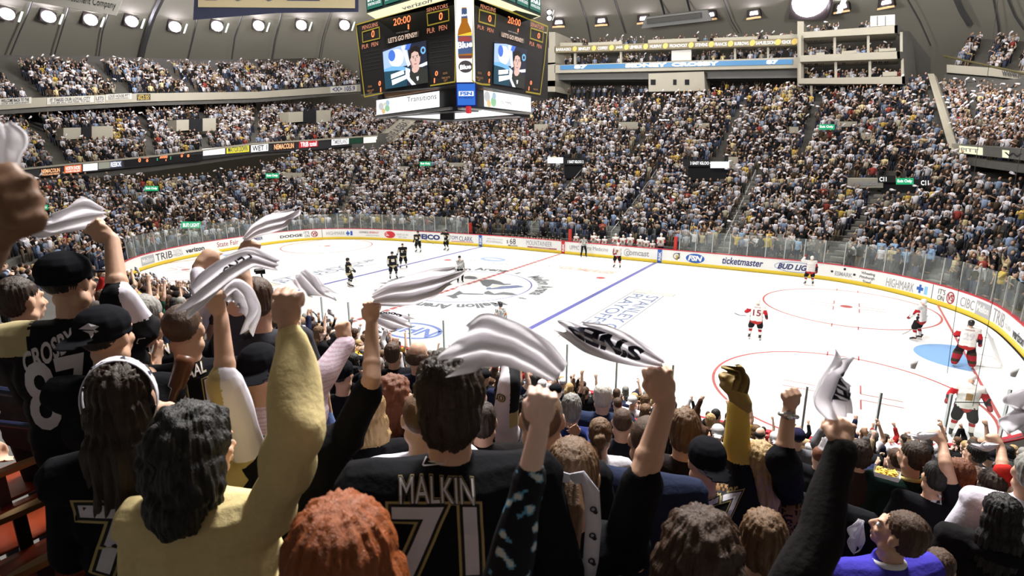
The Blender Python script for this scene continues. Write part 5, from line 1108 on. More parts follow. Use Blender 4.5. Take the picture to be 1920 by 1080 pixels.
# ---- placing people under photo pixels
def azim(px): d = ray(px, 540); return math.atan2(-d[0], d[1])
def near_floor(p):
    d, i = near_d(p); return step_z(max(d, .95), TH[i])
def solve_depth(px, py, hz=1.655, lo=.5, hi=60):
    for D in np.arange(lo, hi, .02):
        p = at(px, py, D); d, i = near_d(p) if D > .1 else (9, 0)
        if d < .4: return D
        if p[2]-hz <= fz(max(d, .9), i): return D
    return hi
def stand(px, py, D=None, hz=1.655, smin=.84, smax=1.12):
    """root position and scale of a standing person whose head centre shows at the pixel, D metres deep"""
    if D is None: D = solve_depth(px, py)
    p = at(px, py, D); fl_ = near_floor(p); s = (p[2]-fl_)/hz; sc = min(max(s, smin), smax); return np.array([p[0], p[1], p[2]-hz*sc]), sc, D
def to_local(P, pos, rz, sc):
    v = (np.array(P)-pos)/sc; c, s = math.cos(-rz), math.sin(-rz); return V3(v[0]*c-v[1]*s, v[0]*s+v[1]*c, v[2])
# ================================================================== PEOPLE NEAR THE CAMERA
BLK = (.010, .010, .012); GOLD = (.68, .55, .28); LAV = (.78, .74, .84)
num_w, num_g, num_b = mat('number_white', (.60, .57, .62), .55, .04, 20), mat('number_gold', (.40, .31, .12), .6), mat('number_black', (.012, .012, .014), .7)
HEROES = []
def hero(px, py, D, label, turn=0., yaw=0., pitch=0., roll=0., build=1., top=None, arms=None, smin=.80, **kw):
    """a standing person whose head centre shows at the pixel px, py and D metres deep; arms given by pixels"""
    P = at(px, py, D); rz = azim(px)+turn; H = HeadFrame(yaw, pitch, roll); hl = H.p(0, -.012, 1.655)
    fl_ = near_floor(P); sc = min(max((P[2]-fl_)/1.655, smin), 1.12); c, s = math.cos(rz), math.sin(rz)
    pos = P-sc*V3(hl[0]*c-hl[1]*s, hl[0]*s+hl[1]*c, hl[2]); A = {}
    for k, a in (arms or {}).items():
        if a[0] in ('clap', 'down', 'bent', 'up'): A[k] = a; continue
        W = to_local(at(*a[0]), pos, rz, sc); E = to_local(at(*a[1]), pos, rz, sc); kind = a[2]; fwd = to_local(P+FW, pos, rz, sc)-to_local(P, pos, rz, sc)
        A[k] = ('up', W, kind, (k, 0, -.5), a[3] if len(a) > 3 else tuple(unit(fwd)), a[4] if len(a) > 4 else (-k, 0, 0), E)
    f = Figure(build, yaw, pitch, roll, A, stance=.11)
    o, t = dress('person', f, pos, rz, sc, label, top=top, **kw); HEROES.append((px, py, D)); o['_s'] = sc
    return o, t, f, (pos, rz, sc)
def lay(h, s, px, py, w, hgt, layers, name='lettering', **kw):
    """lettering on the garment of hero h where the sight line through px, py meets it"""
    o, t, f, (pos, rz, sc) = h; c = to_local(CAM, pos, rz, sc); e = to_local(at(px, py, 1.), pos, rz, sc); d = unit(e-c)
    hit = bvh_of(t).ray_cast(Vector(c), Vector(d), 60)
    if hit[0] is None: return None
    m_ = np.linalg.norm(np.array(hit[0])-c)/FPX; w *= m_; hgt *= m_; kw['arc'] = kw.get('arc', 0)*m_; kw['slant'] = kw.get('slant', 0)*m_
    kk = unit(d*np.array((1, 1, kw.pop('zf', .55)))); r = unit(np.cross(kk, (0, 0, 1))); kw.setdefault('up', np.cross(r, kk))
    return wear_text(t, s, np.array(hit[0])+kw.pop('shift', np.zeros(3)), w, hgt, layers, name, right=r, d=kk, **kw)
NUM = [(.07, num_g), (.045, num_b), (.015, num_w)]; NAM = [(.035, num_g), (.0, num_w)]; WN = [(.03, num_w)]
J = dict(kind='jersey', loose=.03, amp=.007)

# --- man in the middle with name and number 71
h = hero(843, 748, 1.50, 'person seen from behind in black jersey with name and number 71', build=1.12, top=dict(J, sleeve=1.2), topname='jersey', topcol=BLK, hair='tousled', hairc='dark', vox=.007, skin='m', roll=.03)
lay(h, 'MALKIN', 819, 917, 127, 42, [(.05, num_g), (.03, num_b), (.0, num_w)], arc=-10, slant=-12, n=30); lay(h, '71', 817, 1018, 142, 116, NUM, slant=-12)
lay(h, 'Z', 816, 863, 26, 7, [(.01, num_w)], 'emblem'); o_, t_ = h[0], h[1]
c0 = to_local(CAM, *h[3]); e0 = to_local(at(816, 863, 1.), *h[3]); hit = bvh_of(t_).ray_cast(Vector(c0), Vector(e0-c0), 60)[0]; dd = unit(e0-c0); rr = unit(np.cross(dd, (0, 0, 1)))
def hexring(w, hh, t): return [(-w*.8, hh), (w, hh), (w*1.1, hh*.7), (w*.8, -hh), (-w, -hh), (-w*1.1, -hh*.7)]
R0 = hexring(.048, .018, 0); R1 = hexring(.043, .0135, 0)
def emblem(t, hit, rr, dd, k=1., m=num_w):
    up_ = np.cross(rr, dd)
    polys = []
    for i in range(6): polys.append((hit, [tuple(np.array(p)*k) for p in (R0[i], R0[(i+1) % 6], R1[(i+1) % 6], R1[i])], 0))
    return wear_poly(t, polys, 'emblem', [m], right=rr, up=up_, d=dd, sub=2, off=.005)
emblem(t_, hit, rr, dd, .62)
# --- red hair, very near
h = hero(640, 1052, 1.02, 'person with big wavy red hair in the very front, at bottom of photo', top=dict(kind='tee', loose=.012), topcol=(.02, .02, .025), hair='big', hairc='red', vox=.008)
# --- girl with ribbon and raised arm
h = hero(1072, 888, 1.78, 'girl with white ribbon on blond ponytail, black jersey, arm raised', arms={1: ((1250, 752, 1.72), (1205, 895, 1.66), 'grip'), -1: ('down',)}, top=dict(kind='tee', loose=.022, sleeve=(.8, .95), amp=.006), topname='jersey', topcol=BLK, hair='pony', hairc='light brown', vox=.005, vtop=.009, build=.9, roll=.02)
lay(h, 'CROSBY', 1051, 1054, 124, 30, WN, slant=-16, n=30); G1 = h
c0 = to_local(CAM, *h[3]); e0 = to_local(at(1055, 1036, 1.), *h[3]); hit = bvh_of(h[1]).ray_cast(Vector(c0), Vector(e0-c0), 60)[0]
if hit: dd = unit(e0-c0); emblem(h[1], np.array(hit)+V3(-.02, 0, .03), unit(np.cross(dd, (0, 0, 1))), dd, .5)
g = G(); ribm_ = mat('ribbon_white', (.72, .70, .80), .7, .05, 40)
def ribbon(pts, w, o, nm='ribbon'):
    P = np.array(pts, float); g = G(); V = []
    for i, p in enumerate(P):
        t = unit(P[min(i+1, len(P)-1)]-P[max(i-1, 0)]); sd = unit(np.cross(t, (0, 1, .2))); V += [p-sd*w/2, p+sd*w/2, p-sd*w/2+V3(0, -.003, 0), p+sd*w/2+V3(0, -.003, 0)]
    n = len(P); F = []
    for i in range(n-1): a = 4*i; F += [(a, a+1, a+5, a+4), (a+3, a+2, a+6, a+7), (a+2, a, a+4, a+6), (a+1, a+3, a+7, a+5)]
    F += [(0, 2, 3, 1), (4*n-4, 4*n-3, 4*n-1, 4*n-2)]; g.add(np.array(V), F); return g.build(nm, ribm_, o, True)
r_ = ribbon([(0, -.135, 1.715), (-.03, -.15, 1.735), (-.055, -.16, 1.70), (-.06, -.17, 1.62), (-.055, -.17, 1.53), (-.06, -.165, 1.45)], .036, h[0]); r2 = ribbon([(0, -.135, 1.715), (.03, -.15, 1.735), (.055, -.165, 1.70), (.062, -.175, 1.61), (.058, -.175, 1.50), (.045, -.165, 1.40)], .042, h[0])
g = G()
for z in (1.66, 1.58, 1.50, 1.43):
    for k, x in ((-1, -.058), (1, .06)): g.disc((x, -.181, z), .010, (1, 0, 0), (0, 0, 1), 7, 0, .005); g.disc((x+.006, -.1815, z-.008), .007, (1, 0, 0), (0, 0, 1), 5)
g.build('ribbon_print', towel_ink, r2)
# --- shaved head in navy
hero(1213, 822, 2.42, 'person with shaved head and navy t-shirt behind the raised bare arm', build=1.08, top=dict(kind='tee', loose=.02), topcol=(.020, .026, .055), hair='buzz', hairc='brown', vox=.01, skin='m')
# --- brown curls with raised dark sleeve
h = hero(1312, 1035, 1.42, 'person with brown curls and black jacket raising a towel, at bottom', arms={1: ((1574, 842, 1.5), (1540, 1010, 1.42), 'grip')}, top=dict(kind='long', loose=.026, amp=.007), topcol=(.016, .014, .015), topname='jacket', hair='curly', hairc=(.05, .024, .012), vox=.005, vtop=.009)
hero(1432, 1012, 1.95, 'person with short light brown hair, head only, below the long blond hair', top=dict(kind='tee'), topcol=(.02, .02, .02), hair='tousled', hairc='light brown', vox=.009)
# --- blue sweater man looking up to the left
h = hero(1692, 1000, 2.15, 'balding man in violet-blue sweater with white collar looking up left', turn=.75, yaw=.55, pitch=.28, top=dict(kind='long', loose=.025), topname='sweater', topcol=(.055, .045, .38), hair='short', hairc='brown', vox=.007, skin='m', eyes=True, build=1.1)
g = G(); g.tube([(.065*math.cos(t), -.015+.062*math.sin(t), 1.475-.02*math.sin(t)) for t in np.linspace(0, 2*math.pi, 25)], .014, 8); q = g.build('collar', mat('collar_white', (.75, .73, .74), .8), h[0], True)
# --- woman in the gold sweater
h = hero(366, 838, 1.62, 'woman with big black curls in yellow sweater, one arm raised high', turn=-.45, yaw=-.55, arms={1: ((541, 612, 1.50), (556, 800, 1.40), 'grip'), -1: ('bent', (-.16, .3, 1.1), 'relaxed')}, top=dict(kind='long', loose=.030, amp=.010, sleeve=(1.9, 1.88)), topname='sweater', topcol=GOLD, hair='curly', hairc='black', vox=.005, vtop=.008, skin='m', eyes=True)
# --- girl with white headband
h = hero(230, 742, 1.78, 'girl with long dark hair and white patterned headband holding a clapper', turn=-.15, yaw=-.2, arms={1: ((316, 768, 1.88), (295, 880, 1.80), 'grip'), -1: ('bent', (-.12, .3, 1.1), 'relaxed')}, top=dict(J), topname='jersey', topcol=BLK, hair='long', hairc='dark', vox=.008, build=.92)
lay(h, '77', 262, 1010, 120, 105, NUM, slant=-40)
g = G(); P = []
for t in np.linspace(-.25*math.pi, 1.25*math.pi, 25): P.append(h[2].H.p(.100*math.cos(t), -.035+.02*math.sin(t), 1.655+.122*math.sin(t)))
V = []; n = len(P)
for i, p in enumerate(P):
    out = unit(p-h[2].H.p(0, -.03, 1.655)); V += [p-V3(0, .024, 0), p+V3(0, .024, 0), p+V3(0, .020, 0)+out*.004, p-V3(0, .020, 0)+out*.004]
F = [(4*i+a, 4*i+(a+1) % 4, 4*i+4+(a+1) % 4, 4*i+4+a) for i in range(n-1) for a in range(4)]+[(3, 2, 1, 0), (4*n-4, 4*n-3, 4*n-2, 4*n-1)]
g.add(np.array(V), F); hb = g.build('headband', ribm_, h[0], True); g = G()
for i in range(3, n-2, 4): out = unit(P[i]-h[2].H.p(0, -.03, 1.655)); a = unit(np.cross(out, (0, 1, 0))); g.disc(P[i]+out*.0065, .009, a, (0, 1, 0), 5); g.disc(P[i]+out*.0065+V3(0, .008, 0), .005, a, (0, 1, 0), 4)
g.build('headband_print', towel_ink, hb)
# --- backwards cap
h = hero(195, 625, 2.25, 'man in backwards black cap with white emblem, clapping, face to the right', turn=-.55, yaw=-.25, arms={1: ((280, 700, 2.35), (262, 800, 2.2), 'open', (-.8, .3, 0), (0, -1, .3)), -1: ('clap',)}, top=dict(kind='tee', loose=.02), topcol=BLK, hair='short', hairc='black', cap='back', vox=.009)
o_ = h[0]; hf = h[2].H; cap_o = [c for c in o_.children if c.name.startswith('cap')][0]
def cap_emblem(h, px, py, k=1.):
    o = h[0]; cp = [c for c in o.children if c.name.startswith('cap')][0]; c = to_local(CAM, *h[3]); e = to_local(at(px, py, 1.), *h[3]); dd = unit(e-c); hit = bvh_of(cp).ray_cast(Vector(c), Vector(dd), 60)[0]
    if not hit: return
    rr = unit(np.cross(dd, (0, 0, 1)))
    return wear_poly(cp, [(np.array(hit), [(x*k, y*k) for x, y in p], 0) for p in ([(-.03, .012), (0, .028), (.03, .01), (.012, 0)], [(-.02, .004), (.014, -.004), (.006, -.018)], [(-.004, -.01), (.01, -.016), (0, -.03)], [(.012, .002), (.026, -.008), (.014, -.012)])], 'emblem', [num_w], right=rr, d=dd, sub=2)
cap_emblem(h, 168, 620)
# --- number 87 at the left with raised arm
def p87(P):
    c = np.tile(np.array([[.010, .010, .012]]), (len(P), 1)); m = (P[:, 0] > .20) & (P[:, 2] > 1.47); c[m] = (.66, .62, .72); m = (P[:, 0] < -.13) & (P[:, 2] > 1.38); c[m] = (.48, .40, .22); return c
h = hero(122, 522, 2.42, 'man in black cap and number 87 jersey swinging a towel, arm straight up', turn=-.30, yaw=-.55, arms={1: ((210, 448, 2.50), (222, 556, 2.42), 'grip'), -1: ('bent', (-.12, .34, 1.1), 'relaxed')}, top=dict(J, sleeve=(1.2, 1.15)), topname='jersey', paintf=p87, hair='short', hairc='black', cap='front', vox=.006, build=1.1, eyes=True, vtop=.01)
lay(h, 'CROSBY', 92, 658, 60, 30, WN, slant=28, n=30); lay(h, '87', 112, 738, 70, 104, [(.02, num_w)], slant=4)
# --- grey shirt at the far left
hero(35, 560, 2.95, 'man in dark grey t-shirt at the left edge, profile to the right', turn=-.55, yaw=-.5, top=dict(kind='tee', loose=.02), topcol=(.055, .055, .065), hair='short', hairc='dark', vox=.01)
h = hero(272, 592, 2.85, 'grey-brown haired man in black name jersey behind the backwards cap', turn=-.15, yaw=-.25, top=dict(J, sleeve=1.2), topname='jersey', topcol=BLK, hair='short', hairc='grey', vox=.010, build=1.05)
lay(h, 'MALKIN', 276, 664, 58, 22, NAM, slant=16, n=26)
c0 = to_local(CAM, *h[3]); e0 = to_local(at(271, 638, 1.), *h[3]); hit = bvh_of(h[1]).ray_cast(Vector(c0), Vector(e0-c0), 60)[0]
if hit: dd = unit(e0-c0); emblem(h[1], np.array(hit), unit(np.cross(dd, (0, 0, 1))), dd, .6)
h = hero(343, 613, 2.52, 'man with cropped brown hair in black jersey numbered 11', turn=-.2, yaw=-.3, top=dict(J, sleeve=1.2), topname='jersey', topcol=BLK, hair='buzz', hairc='brown', vox=.010, build=1.05)
lay(h, 'STAAL', 358, 698, 42, 17, NAM, slant=12, n=22); lay(h, '11', 368, 742, 46, 40, NUM, slant=12)
# --- raised arm with pale sleeve behind the curls
def pmm(P): c = np.tile(np.array([[.48, .38, .17]]), (len(P), 1)); m = (P[:, 2] > 1.50) & (P[:, 0] > .1); c[m] = (.74, .70, .80); return c
hero(372, 800, 2.08, 'person hidden behind black curls, bare forearm up out of pale sleeve', arms={1: ((414, 590, 1.98), (424, 715, 1.92), 'grip')}, top=dict(kind='long', sleeve=(1.0, 1.08), loose=.034), paintf=pmm, hair='short', hairc='dark', vox=.009)
h = hero(690, 772, 2.72, 'woman with straight blond hair and a hair clip, black top', top=dict(kind='tee', loose=.015), topcol=BLK, hair='bob', hairc='blond', vox=.009, build=.92)
g = G(); g.tube([h[2].H.p(.045*math.cos(t), -.02-.08*math.sin(t)*.6-.03, 1.785-.012*abs(math.cos(t))) for t in np.linspace(.3, 2.8, 9)], .008, 6); g.build('hair_clip', blackm, h[0])
hero(738, 742, 3.15, 'woman with reddish-brown curls clapping, right of the blond woman', turn=-.3, arms={1: ((778, 752, 3.1), (792, 840, 3.0), 'open'), -1: ('clap',)}, top=dict(kind='tee'), topcol=(.02, .015, .015), hair='curly', hairc='auburn', vox=.010)
hero(788, 780, 2.45, 'man with shaved head in white t-shirt half behind number 71', turn=.1, top=dict(kind='tee', loose=.02), topcol=(.72, .70, .82), hair='buzz', hairc='light brown', vox=.010, skin='p')
hero(552, 745, 2.2, 'person in black t-shirt, bare arm bent up, behind the yellow sleeve', build=1.05, arms={1: ((697, 605, 2.32), (697, 712, 2.18), 'fist')}, top=dict(kind='tee', loose=.03, sleeve=.8), topcol=BLK, hair='short', hairc='dark', vox=.0055, vtop=.01)
def pst(P): k = (np.sin(P[:, 2]*420) > .3)[:, None]; return np.where(k, np.array([[.62, .45, .55]]), np.array([[.74, .62, .72]]))
h = hero(487, 690, 2.62, 'person in pink striped shirt and black cap with white back brim', turn=-.2, arms={1: ((652, 640, 2.9), (590, 725, 2.75), 'grip')}, top=dict(kind='long', loose=.026), paintf=pst, hair='short', hairc='dark', cap='back', vox=.009)
# --- floral sleeve, very near
def pfl(P):
    a = np.sin(P[:, 0]*62+2*np.sin(P[:, 2]*31))*np.sin(P[:, 2]*55+2.2*np.sin(P[:, 1]*44))+.35*np.sin(P[:, 0]*140)*np.sin(P[:, 2]*130); c = np.tile(np.array([[.012, .012, .016]]), (len(P), 1)); c[a > .52] = (.10, .28, .42); c[a > .72] = (.50, .52, .50); return c
hero(700, 1290, 1.0, 'person below the frame whose blue flowered sleeve and hand reach up', arms={1: ((1012, 800, 1.02), (955, 1060, 1.02), 'grip')}, top=dict(kind='long', loose=.022, sleeve=(1.6, 1.62)), paintf=pfl, hair='short', hairc='dark', vox=.0045, vtop=.0065, skin='p', smin=.7)
hero(1016, 782, 2.15, 'person with shaved head directly behind the blurred near hand', top=dict(kind='tee', loose=.02), topcol=BLK, hair='buzz', hairc='light brown', vox=.010)
hero(1283, 805, 3.4, 'person with tousled light brown hair left of the yellow sleeve', top=dict(kind='tee'), topcol=(.02, .015, .015), hair='tousled', hairc='light brown', vox=.011)
def pyl(P): c = np.tile(np.array([[.010, .010, .012]]), (len(P), 1)); m = (P[:, 2] > 1.62) & (P[:, 0] > -.2); c[m] = (.66, .46, .10); return c
def glove(h, k, col=(.30, .20, .06)):
    f = h[2]; d, n_, s_, kind = f.hands[k]; W = f.arm[k][2]; pr = Pr(); hand_prims(pr, W, d, n_, s_, 'grip', 1.22); pr.cap(W-unit(d)*.05, W+unit(d)*.05, .052, .045); me = fuse(pr, .008, 2); me.materials.append(mat('glove_leather', col, .6, .1, 30)); link('glove', me, h[0])
h = hero(1325, 862, 2.75, 'man in backwards black cap whose raised jersey sleeve is yellow at the cuff', turn=.2, yaw=.2, arms={1: ((1384, 742, 2.85), (1380, 832, 2.85), 'grip'), -1: ('down',)}, top=dict(J, loose=.016), topname='jersey', paintf=pyl, hair='short', hairc='grey', cap='back', vox=.010, build=1.05)
glove(h, 1); lay(h, 'Gonchar', 1349, 922, 54, 20, [(.02, num_g)], slant=28, n=30); lay(h, '57', 1352, 960, 56, 46, NUM, slant=26)
def plp(P): a = np.sin(P[:, 0]*150+2*np.sin(P[:, 2]*90))*np.sin(P[:, 2]*160+2*np.sin(P[:, 0]*80)); return np.where((a > .15)[:, None], np.array([[.03, .018, .012]]), np.array([[.22, .12, .05]]))
hero(1424, 868, 2.85, 'woman with long blond hair and leopard print top', top=dict(kind='tee'), paintf=plp, hair='long', hairc='blond', vox=.010, build=.92)
h = hero(1560, 892, 2.95, 'person in black numbered jersey raising a fist with silver wristwatch', arms={-1: ((1480, 764, 2.32), (1468, 862, 2.3), 'fist')}, top=dict(J, sleeve=(1.12, 1.0)), topname='jersey', topcol=BLK, hair='short', hairc='dark', vox=.006, vtop=.01)
lay(h, '12', 1512, 968, 46, 44, NUM, slant=20); o_ = h[0]
w_ = h[2].arm[-1][2]; e_ = h[2].arm[-1][1]; ax = unit(w_-e_); g = G(); c_ = w_-ax*.035; a_ = unit(np.cross(ax, (0, 1, 0))); b_ = np.cross(ax, a_)
g.tube([c_+.036*(a_*math.cos(t)+b_*math.sin(t)) for t in np.linspace(0, 2*math.pi, 22)], .010, 6); cc = c_+unit(np.array(to_local(CAM, *h[3]))-c_)*.040; nn = unit(np.array(to_local(CAM, *h[3]))-c_); u1 = unit(np.cross(nn, ax)); g.prism([cc+.021*(u1*math.cos(t)+ax*math.sin(t)) for t in np.linspace(0, 2*math.pi, 16, endpoint=False)], nn*.008); wt = g.build('wristwatch', mat('watch_steel', (.6, .6, .6), .25, metal=.9), None, True)
wt.matrix_world = Matrix.Translation(Vector(h[3][0])) @ Matrix.Rotation(h[3][1], 4, 'Z') @ Matrix.Scale(h[3][2], 4); tag(wt, 'silver wristwatch on the raised fist at right of centre', 'watch')
h = hero(1612, 850, 4.5, 'dark-haired man in brown jacket with white collar near the nachos tray', turn=.3, top=dict(kind='long', loose=.03), topname='jacket', topcol=(.035, .022, .018), hair='tousled', hairc='dark', vox=.012)
h = hero(1714, 855, 4.35, 'dark-haired man in dark green sweater with yellow collar, face to the left', turn=.35, yaw=.6, top=dict(kind='long', loose=.03), topname='sweater', topcol=(.012, .026, .022), hair='short', hairc='dark', vox=.011, build=1.12)
g = G(); g.tube([(.066*math.cos(t), -.015+.062*math.sin(t), 1.475-.02*math.sin(t)) for t in np.linspace(0, 2*math.pi, 25)], .015, 8); g.build('collar', mat('collar_yellow', (.6, .5, .18), .8), h[0], True)
hero(1797, 885, 4.2, 'woman with long auburn hair in black, looking up to the left', turn=.4, yaw=.5, pitch=.2, top=dict(kind='tee'), topcol=BLK, hair='long', hairc='auburn', vox=.012)
h = hero(1755, 893, 4.0, 'woman with black hair in black t-shirt with white triangle emblem', turn=.1, yaw=.4, arms={1: ((1768, 830, 4.0), (1772, 868, 3.9), 'grip')}, top=dict(kind='tee'), topcol=BLK, hair='short', hairc='black', vox=.012, build=.9)
c0 = to_local(CAM, *h[3]); e0 = to_local(at(1756, 935, 1.), *h[3]); hit = bvh_of(h[1]).ray_cast(Vector(c0), Vector(e0-c0), 60)[0]
if hit: dd = unit(e0-c0); wear_poly(h[1], [(np.array(hit), [(-.03, -.035), (.035, -.035), (.02, .03), (-.005, .04)], 0), (np.array(hit), [(.0, -.035), (.025, -.03), (.014, .02)], 1)], 'emblem', [num_w, num_b], right=unit(np.cross(dd, (0, 0, 1))), d=dd)
hero(1862, 908, 3.95, 'woman with long dark hair in red t-shirt, arm up with towel', turn=.1, arms={1: ((1877, 838, 4.0), (1880, 878, 3.9), 'grip')}, top=dict(kind='tee', sleeve=(.7, .95), loose=.02), topcol=(.50, .03, .025), hair='long', hairc='dark', vox=.012, build=.95)
hero(1828, 905, 4.3, 'brown-haired person in grey t-shirt beside the red t-shirt', turn=.2, top=dict(kind='tee'), topcol=(.12, .13, .17), hair='bob', hairc='brown', vox=.013)
hero(1878, 962, 3.1, 'person with long black hair in black hooded top, lower right', turn=.15, top=dict(kind='long', hood=True, loose=.03), topname='hooded_top', topcol=(.012, .011, .012), hair='long', hairc='black', vox=.011, build=1.05)
h = hero(1829, 850, 6.2, 'dark-haired man in white shirt near the red rail at right', turn=.4, yaw=.6, top=dict(kind='tee', loose=.03), topcol=(.70, .66, .68), hair='short', hairc='black', vox=.013)
h = hero(1936, 885, 3.2, 'man in white shirt and khaki trousers at the right edge', turn=.3, top=dict(kind='long', loose=.03), topcol=(.66, .62, .72), trous=(.30, .24, .15), hair='short', hairc='grey', vox=.012, build=1.05)
h = hero(1918, 940, 3.6, 'person in navy jersey with orange number at the right edge', top=dict(J), topname='jersey', topcol=(.012, .014, .03), hair='short', hairc='brown', vox=.013); lay(h, '29', 1900, 1012, 42, 34, [(.03, mat('number_orange', (.75, .32, .04), .6))])
hero(1760, 1062, 2.6, 'person with short brown hair at the bottom, right of the violet-blue sweater', top=dict(kind='long'), topcol=(.02, .02, .025), hair='short', hairc='brown', vox=.011)
hero(905, 788, 2.85, 'person in black hooded top right behind number 71', top=dict(kind='long', hood=True, loose=.035), topname='hooded_top', topcol=(.010, .009, .009), hair='short', hairc='dark', vox=.010, build=1.1)
def p00(P):
    c = np.tile(np.array([[.012, .012, .014]]), (len(P), 1)); m = (P[:, 0] > .12) & (P[:, 2] > 1.36); c[m] = (.62, .58, .64); m = (P[:, 0] > .2) & (P[:, 2] > 1.50); c[m] = (.50, .42, .2); m = (P[:, 0] > .2) & (P[:, 2] > 1.60); c[m] = (.012, .012, .014); return c
h = hero(885, 742, 3.35, 'person in black jersey with white and yellow sleeve bearing double zero', arms={1: ((962, 672, 3.4), (952, 722, 3.2), 'fist'), -1: ('down',)}, top=dict(J, sleeve=(1.2, 1.6)), topname='jersey', paintf=p00, hair='short', hairc='dark', vox=.011); lay(h, '00', 932, 744, 27, 15, [(.06, num_b), (.0, num_g)])
hero(1130, 742, 5.1, 'white-haired old man in dark navy suit', top=dict(kind='long', loose=.03), topname='suit_jacket', topcol=(.025, .035, .075), hair='short', hairc='white', vox=.011, build=1.1, skin='p')
h = hero(1072, 764, 4.5, 'grey-haired person in dark blue top with one open hand raised', turn=-.1, arms={1: ((1085, 812, 3.9), (1092, 850, 3.9), 'open')}, top=dict(kind='long'), topcol=(.02, .03, .12), hair='tousled', hairc='grey', vox=.011)
h = hero(1167, 790, 4.55, 'man with cropped brown hair below the white-haired man', top=dict(J), topname='jersey', topcol=(.015, .016, .02), hair='buzz', hairc='brown', vox=.012)
lay(h, 'ORPIK', 1163, 822, 24, 8, [(.0, mat('number_grey', (.35, .35, .36), .6))])
hero(1125, 812, 3.9, 'woman with light brown hair in a bun and white printed t-shirt', top=dict(kind='tee'), topcol=(.62, .60, .66), hair='bun', hairc='light brown', vox=.011, build=.92)
hero(737, 662, 5.9, 'boy with short brown hair in black jersey with white collar', turn=-.1, yaw=-.3, top=dict(J), topname='jersey', topcol=BLK, hair='short', hairc='brown', vox=.013, smin=.75)
h = hero(783, 664, 4.55, 'balding man in navy jersey with a finger at his ear', turn=-.1, yaw=-.35, arms={1: ((806, 694, 4.5), (825, 735, 4.3), 'relaxed')}, top=dict(J), topname='jersey', topcol=(.012, .014, .03), hair='balding', hairc='brown', vox=.011, build=1.05)
hero(535, 712, 3.3, 'person in denim-blue shirt, arm raised behind the yellow sleeve', arms={-1: ((493, 585, 3.45), (492, 650, 3.3), 'open')}, top=dict(kind='long', loose=.02), topcol=(.10, .15, .32), hair='short', hairc='dark', vox=.011)
hero(402, 575, 3.2, 'person in white sleeves with black wristband behind the waved towel', arms={-1: ((370, 500, 3.2), (384, 562, 3.1), 'relaxed')}, top=dict(kind='long', sleeve=(1.8, 1.)), topcol=(.66, .62, .72), hair='short', hairc='dark', vox=.011)
hero(482, 560, 3.1, 'person behind the waved towel whose tan hand holds another towel up', arms={-1: ((452, 478, 3.0), (458, 540, 2.95), 'grip')}, top=dict(kind='tee'), topcol=(.05, .05, .06), hair='short', hairc='brown', vox=.011)
hero(640, 700, 4.2, 'person with black cap facing right, left of the pink sleeve', turn=-.3, yaw=-.4, top=dict(kind='tee'), topcol=BLK, hair='short', hairc='black', cap='front', vox=.012)
hero(-960, 560, .74, 'person outside the left edge whose dark hand reaches into the photo', arms={1: ((-34, 455, .72), (-160, 680, .80), 'grip')}, top=dict(kind='tee', sleeve=.6), topcol=BLK, skin=(.20, .10, .055), hair='short', hairc='black', vox=.007, smin=.7)

# ---- what they wave and hold
towel('rally_towel', 'white towel hanging from the blurred hand at the left edge', [(6, 350, .73), (8, 310, .74), (-4, 268, .75), (-40, 228, .76)], [44, 70, 90, 100], fold=.012)
towel('rally_towel', 'long white towel swung left from the raised hand at far left', [(196, 398, 2.52), (165, 398, 2.50), (125, 412, 2.48), (90, 425, 2.46), (52, 420, 2.44)], [18, 66, 60, 52, 26], fold=.035)
towel('rally_towel', 'crumpled white towel with dark mark at the far left', [(48, 448, 2.9), (35, 430, 2.9), (18, 425, 2.9), (2, 432, 2.9)], [22, 42, 44, 30], fold=.03)
towel('rally_towel', 'white towel with dark print trailing from the yellow-sleeved hand', [(520, 496, 1.50), (470, 480, 1.50), (425, 505, 1.50), (385, 540, 1.5), (352, 572, 1.5)], [26, 44, 62, 66, 40], fold=.03, printf=[('PENS', .25, .55, .35, .6, .03)])
towel('rally_towel', 'end of white towel right of the yellow-sleeved hand', [(560, 515, 1.49), (580, 532, 1.5), (598, 548, 1.5), (618, 556, 1.5)], [34, 48, 42, 20], fold=.02)
towel('rally_towel', 'white towel hanging from the bare hand above black curls', [(420, 560, 1.97), (440, 540, 1.97), (458, 555, 1.97), (470, 580, 1.97), (462, 612, 1.97)], [30, 46, 58, 62, 34], fold=.03)
towel('rally_towel', 'white towel held high left of centre behind the others', [(458, 450, 3.0), (478, 432, 3.0), (505, 420, 3.0), (532, 412, 3.0), (558, 398, 3.0)], [14, 28, 34, 30, 14], fold=.03)
towel('rally_towel', 'white towel spread right from the bare arm at centre left', [(700, 562, 2.32), (730, 552, 2.32), (770, 545, 2.32), (815, 530, 2.32), (862, 512, 2.32)], [26, 52, 62, 56, 22], fold=.045)
towel('rally_towel', 'small white towel with dark dashes below the spread towel', [(694, 592, 2.8), (715, 598, 2.8), (738, 603, 2.8), (765, 610, 2.8)], [14, 34, 44, 34], fold=.03, printf=[('ooooo', .05, .8, .82, .98, .05)])
towel('rally_towel', 'large blurred white towel held in the nearest hand', [(1052, 700, .93), (1010, 668, .95), (960, 645, .97), (905, 638, .99), (848, 662, 1.0)], [50, 82, 92, 112, 84], fold=.02)
towel('rally_towel', 'white towel with large dark letters over the ice', [(1243, 682, 1.72), (1205, 668, 1.72), (1160, 650, 1.72), (1110, 632, 1.72), (1058, 608, 1.72)], [20, 50, 68, 70, 40], fold=.03, printf=[("S'NEP", .22, .92, .22, .78, .05)])
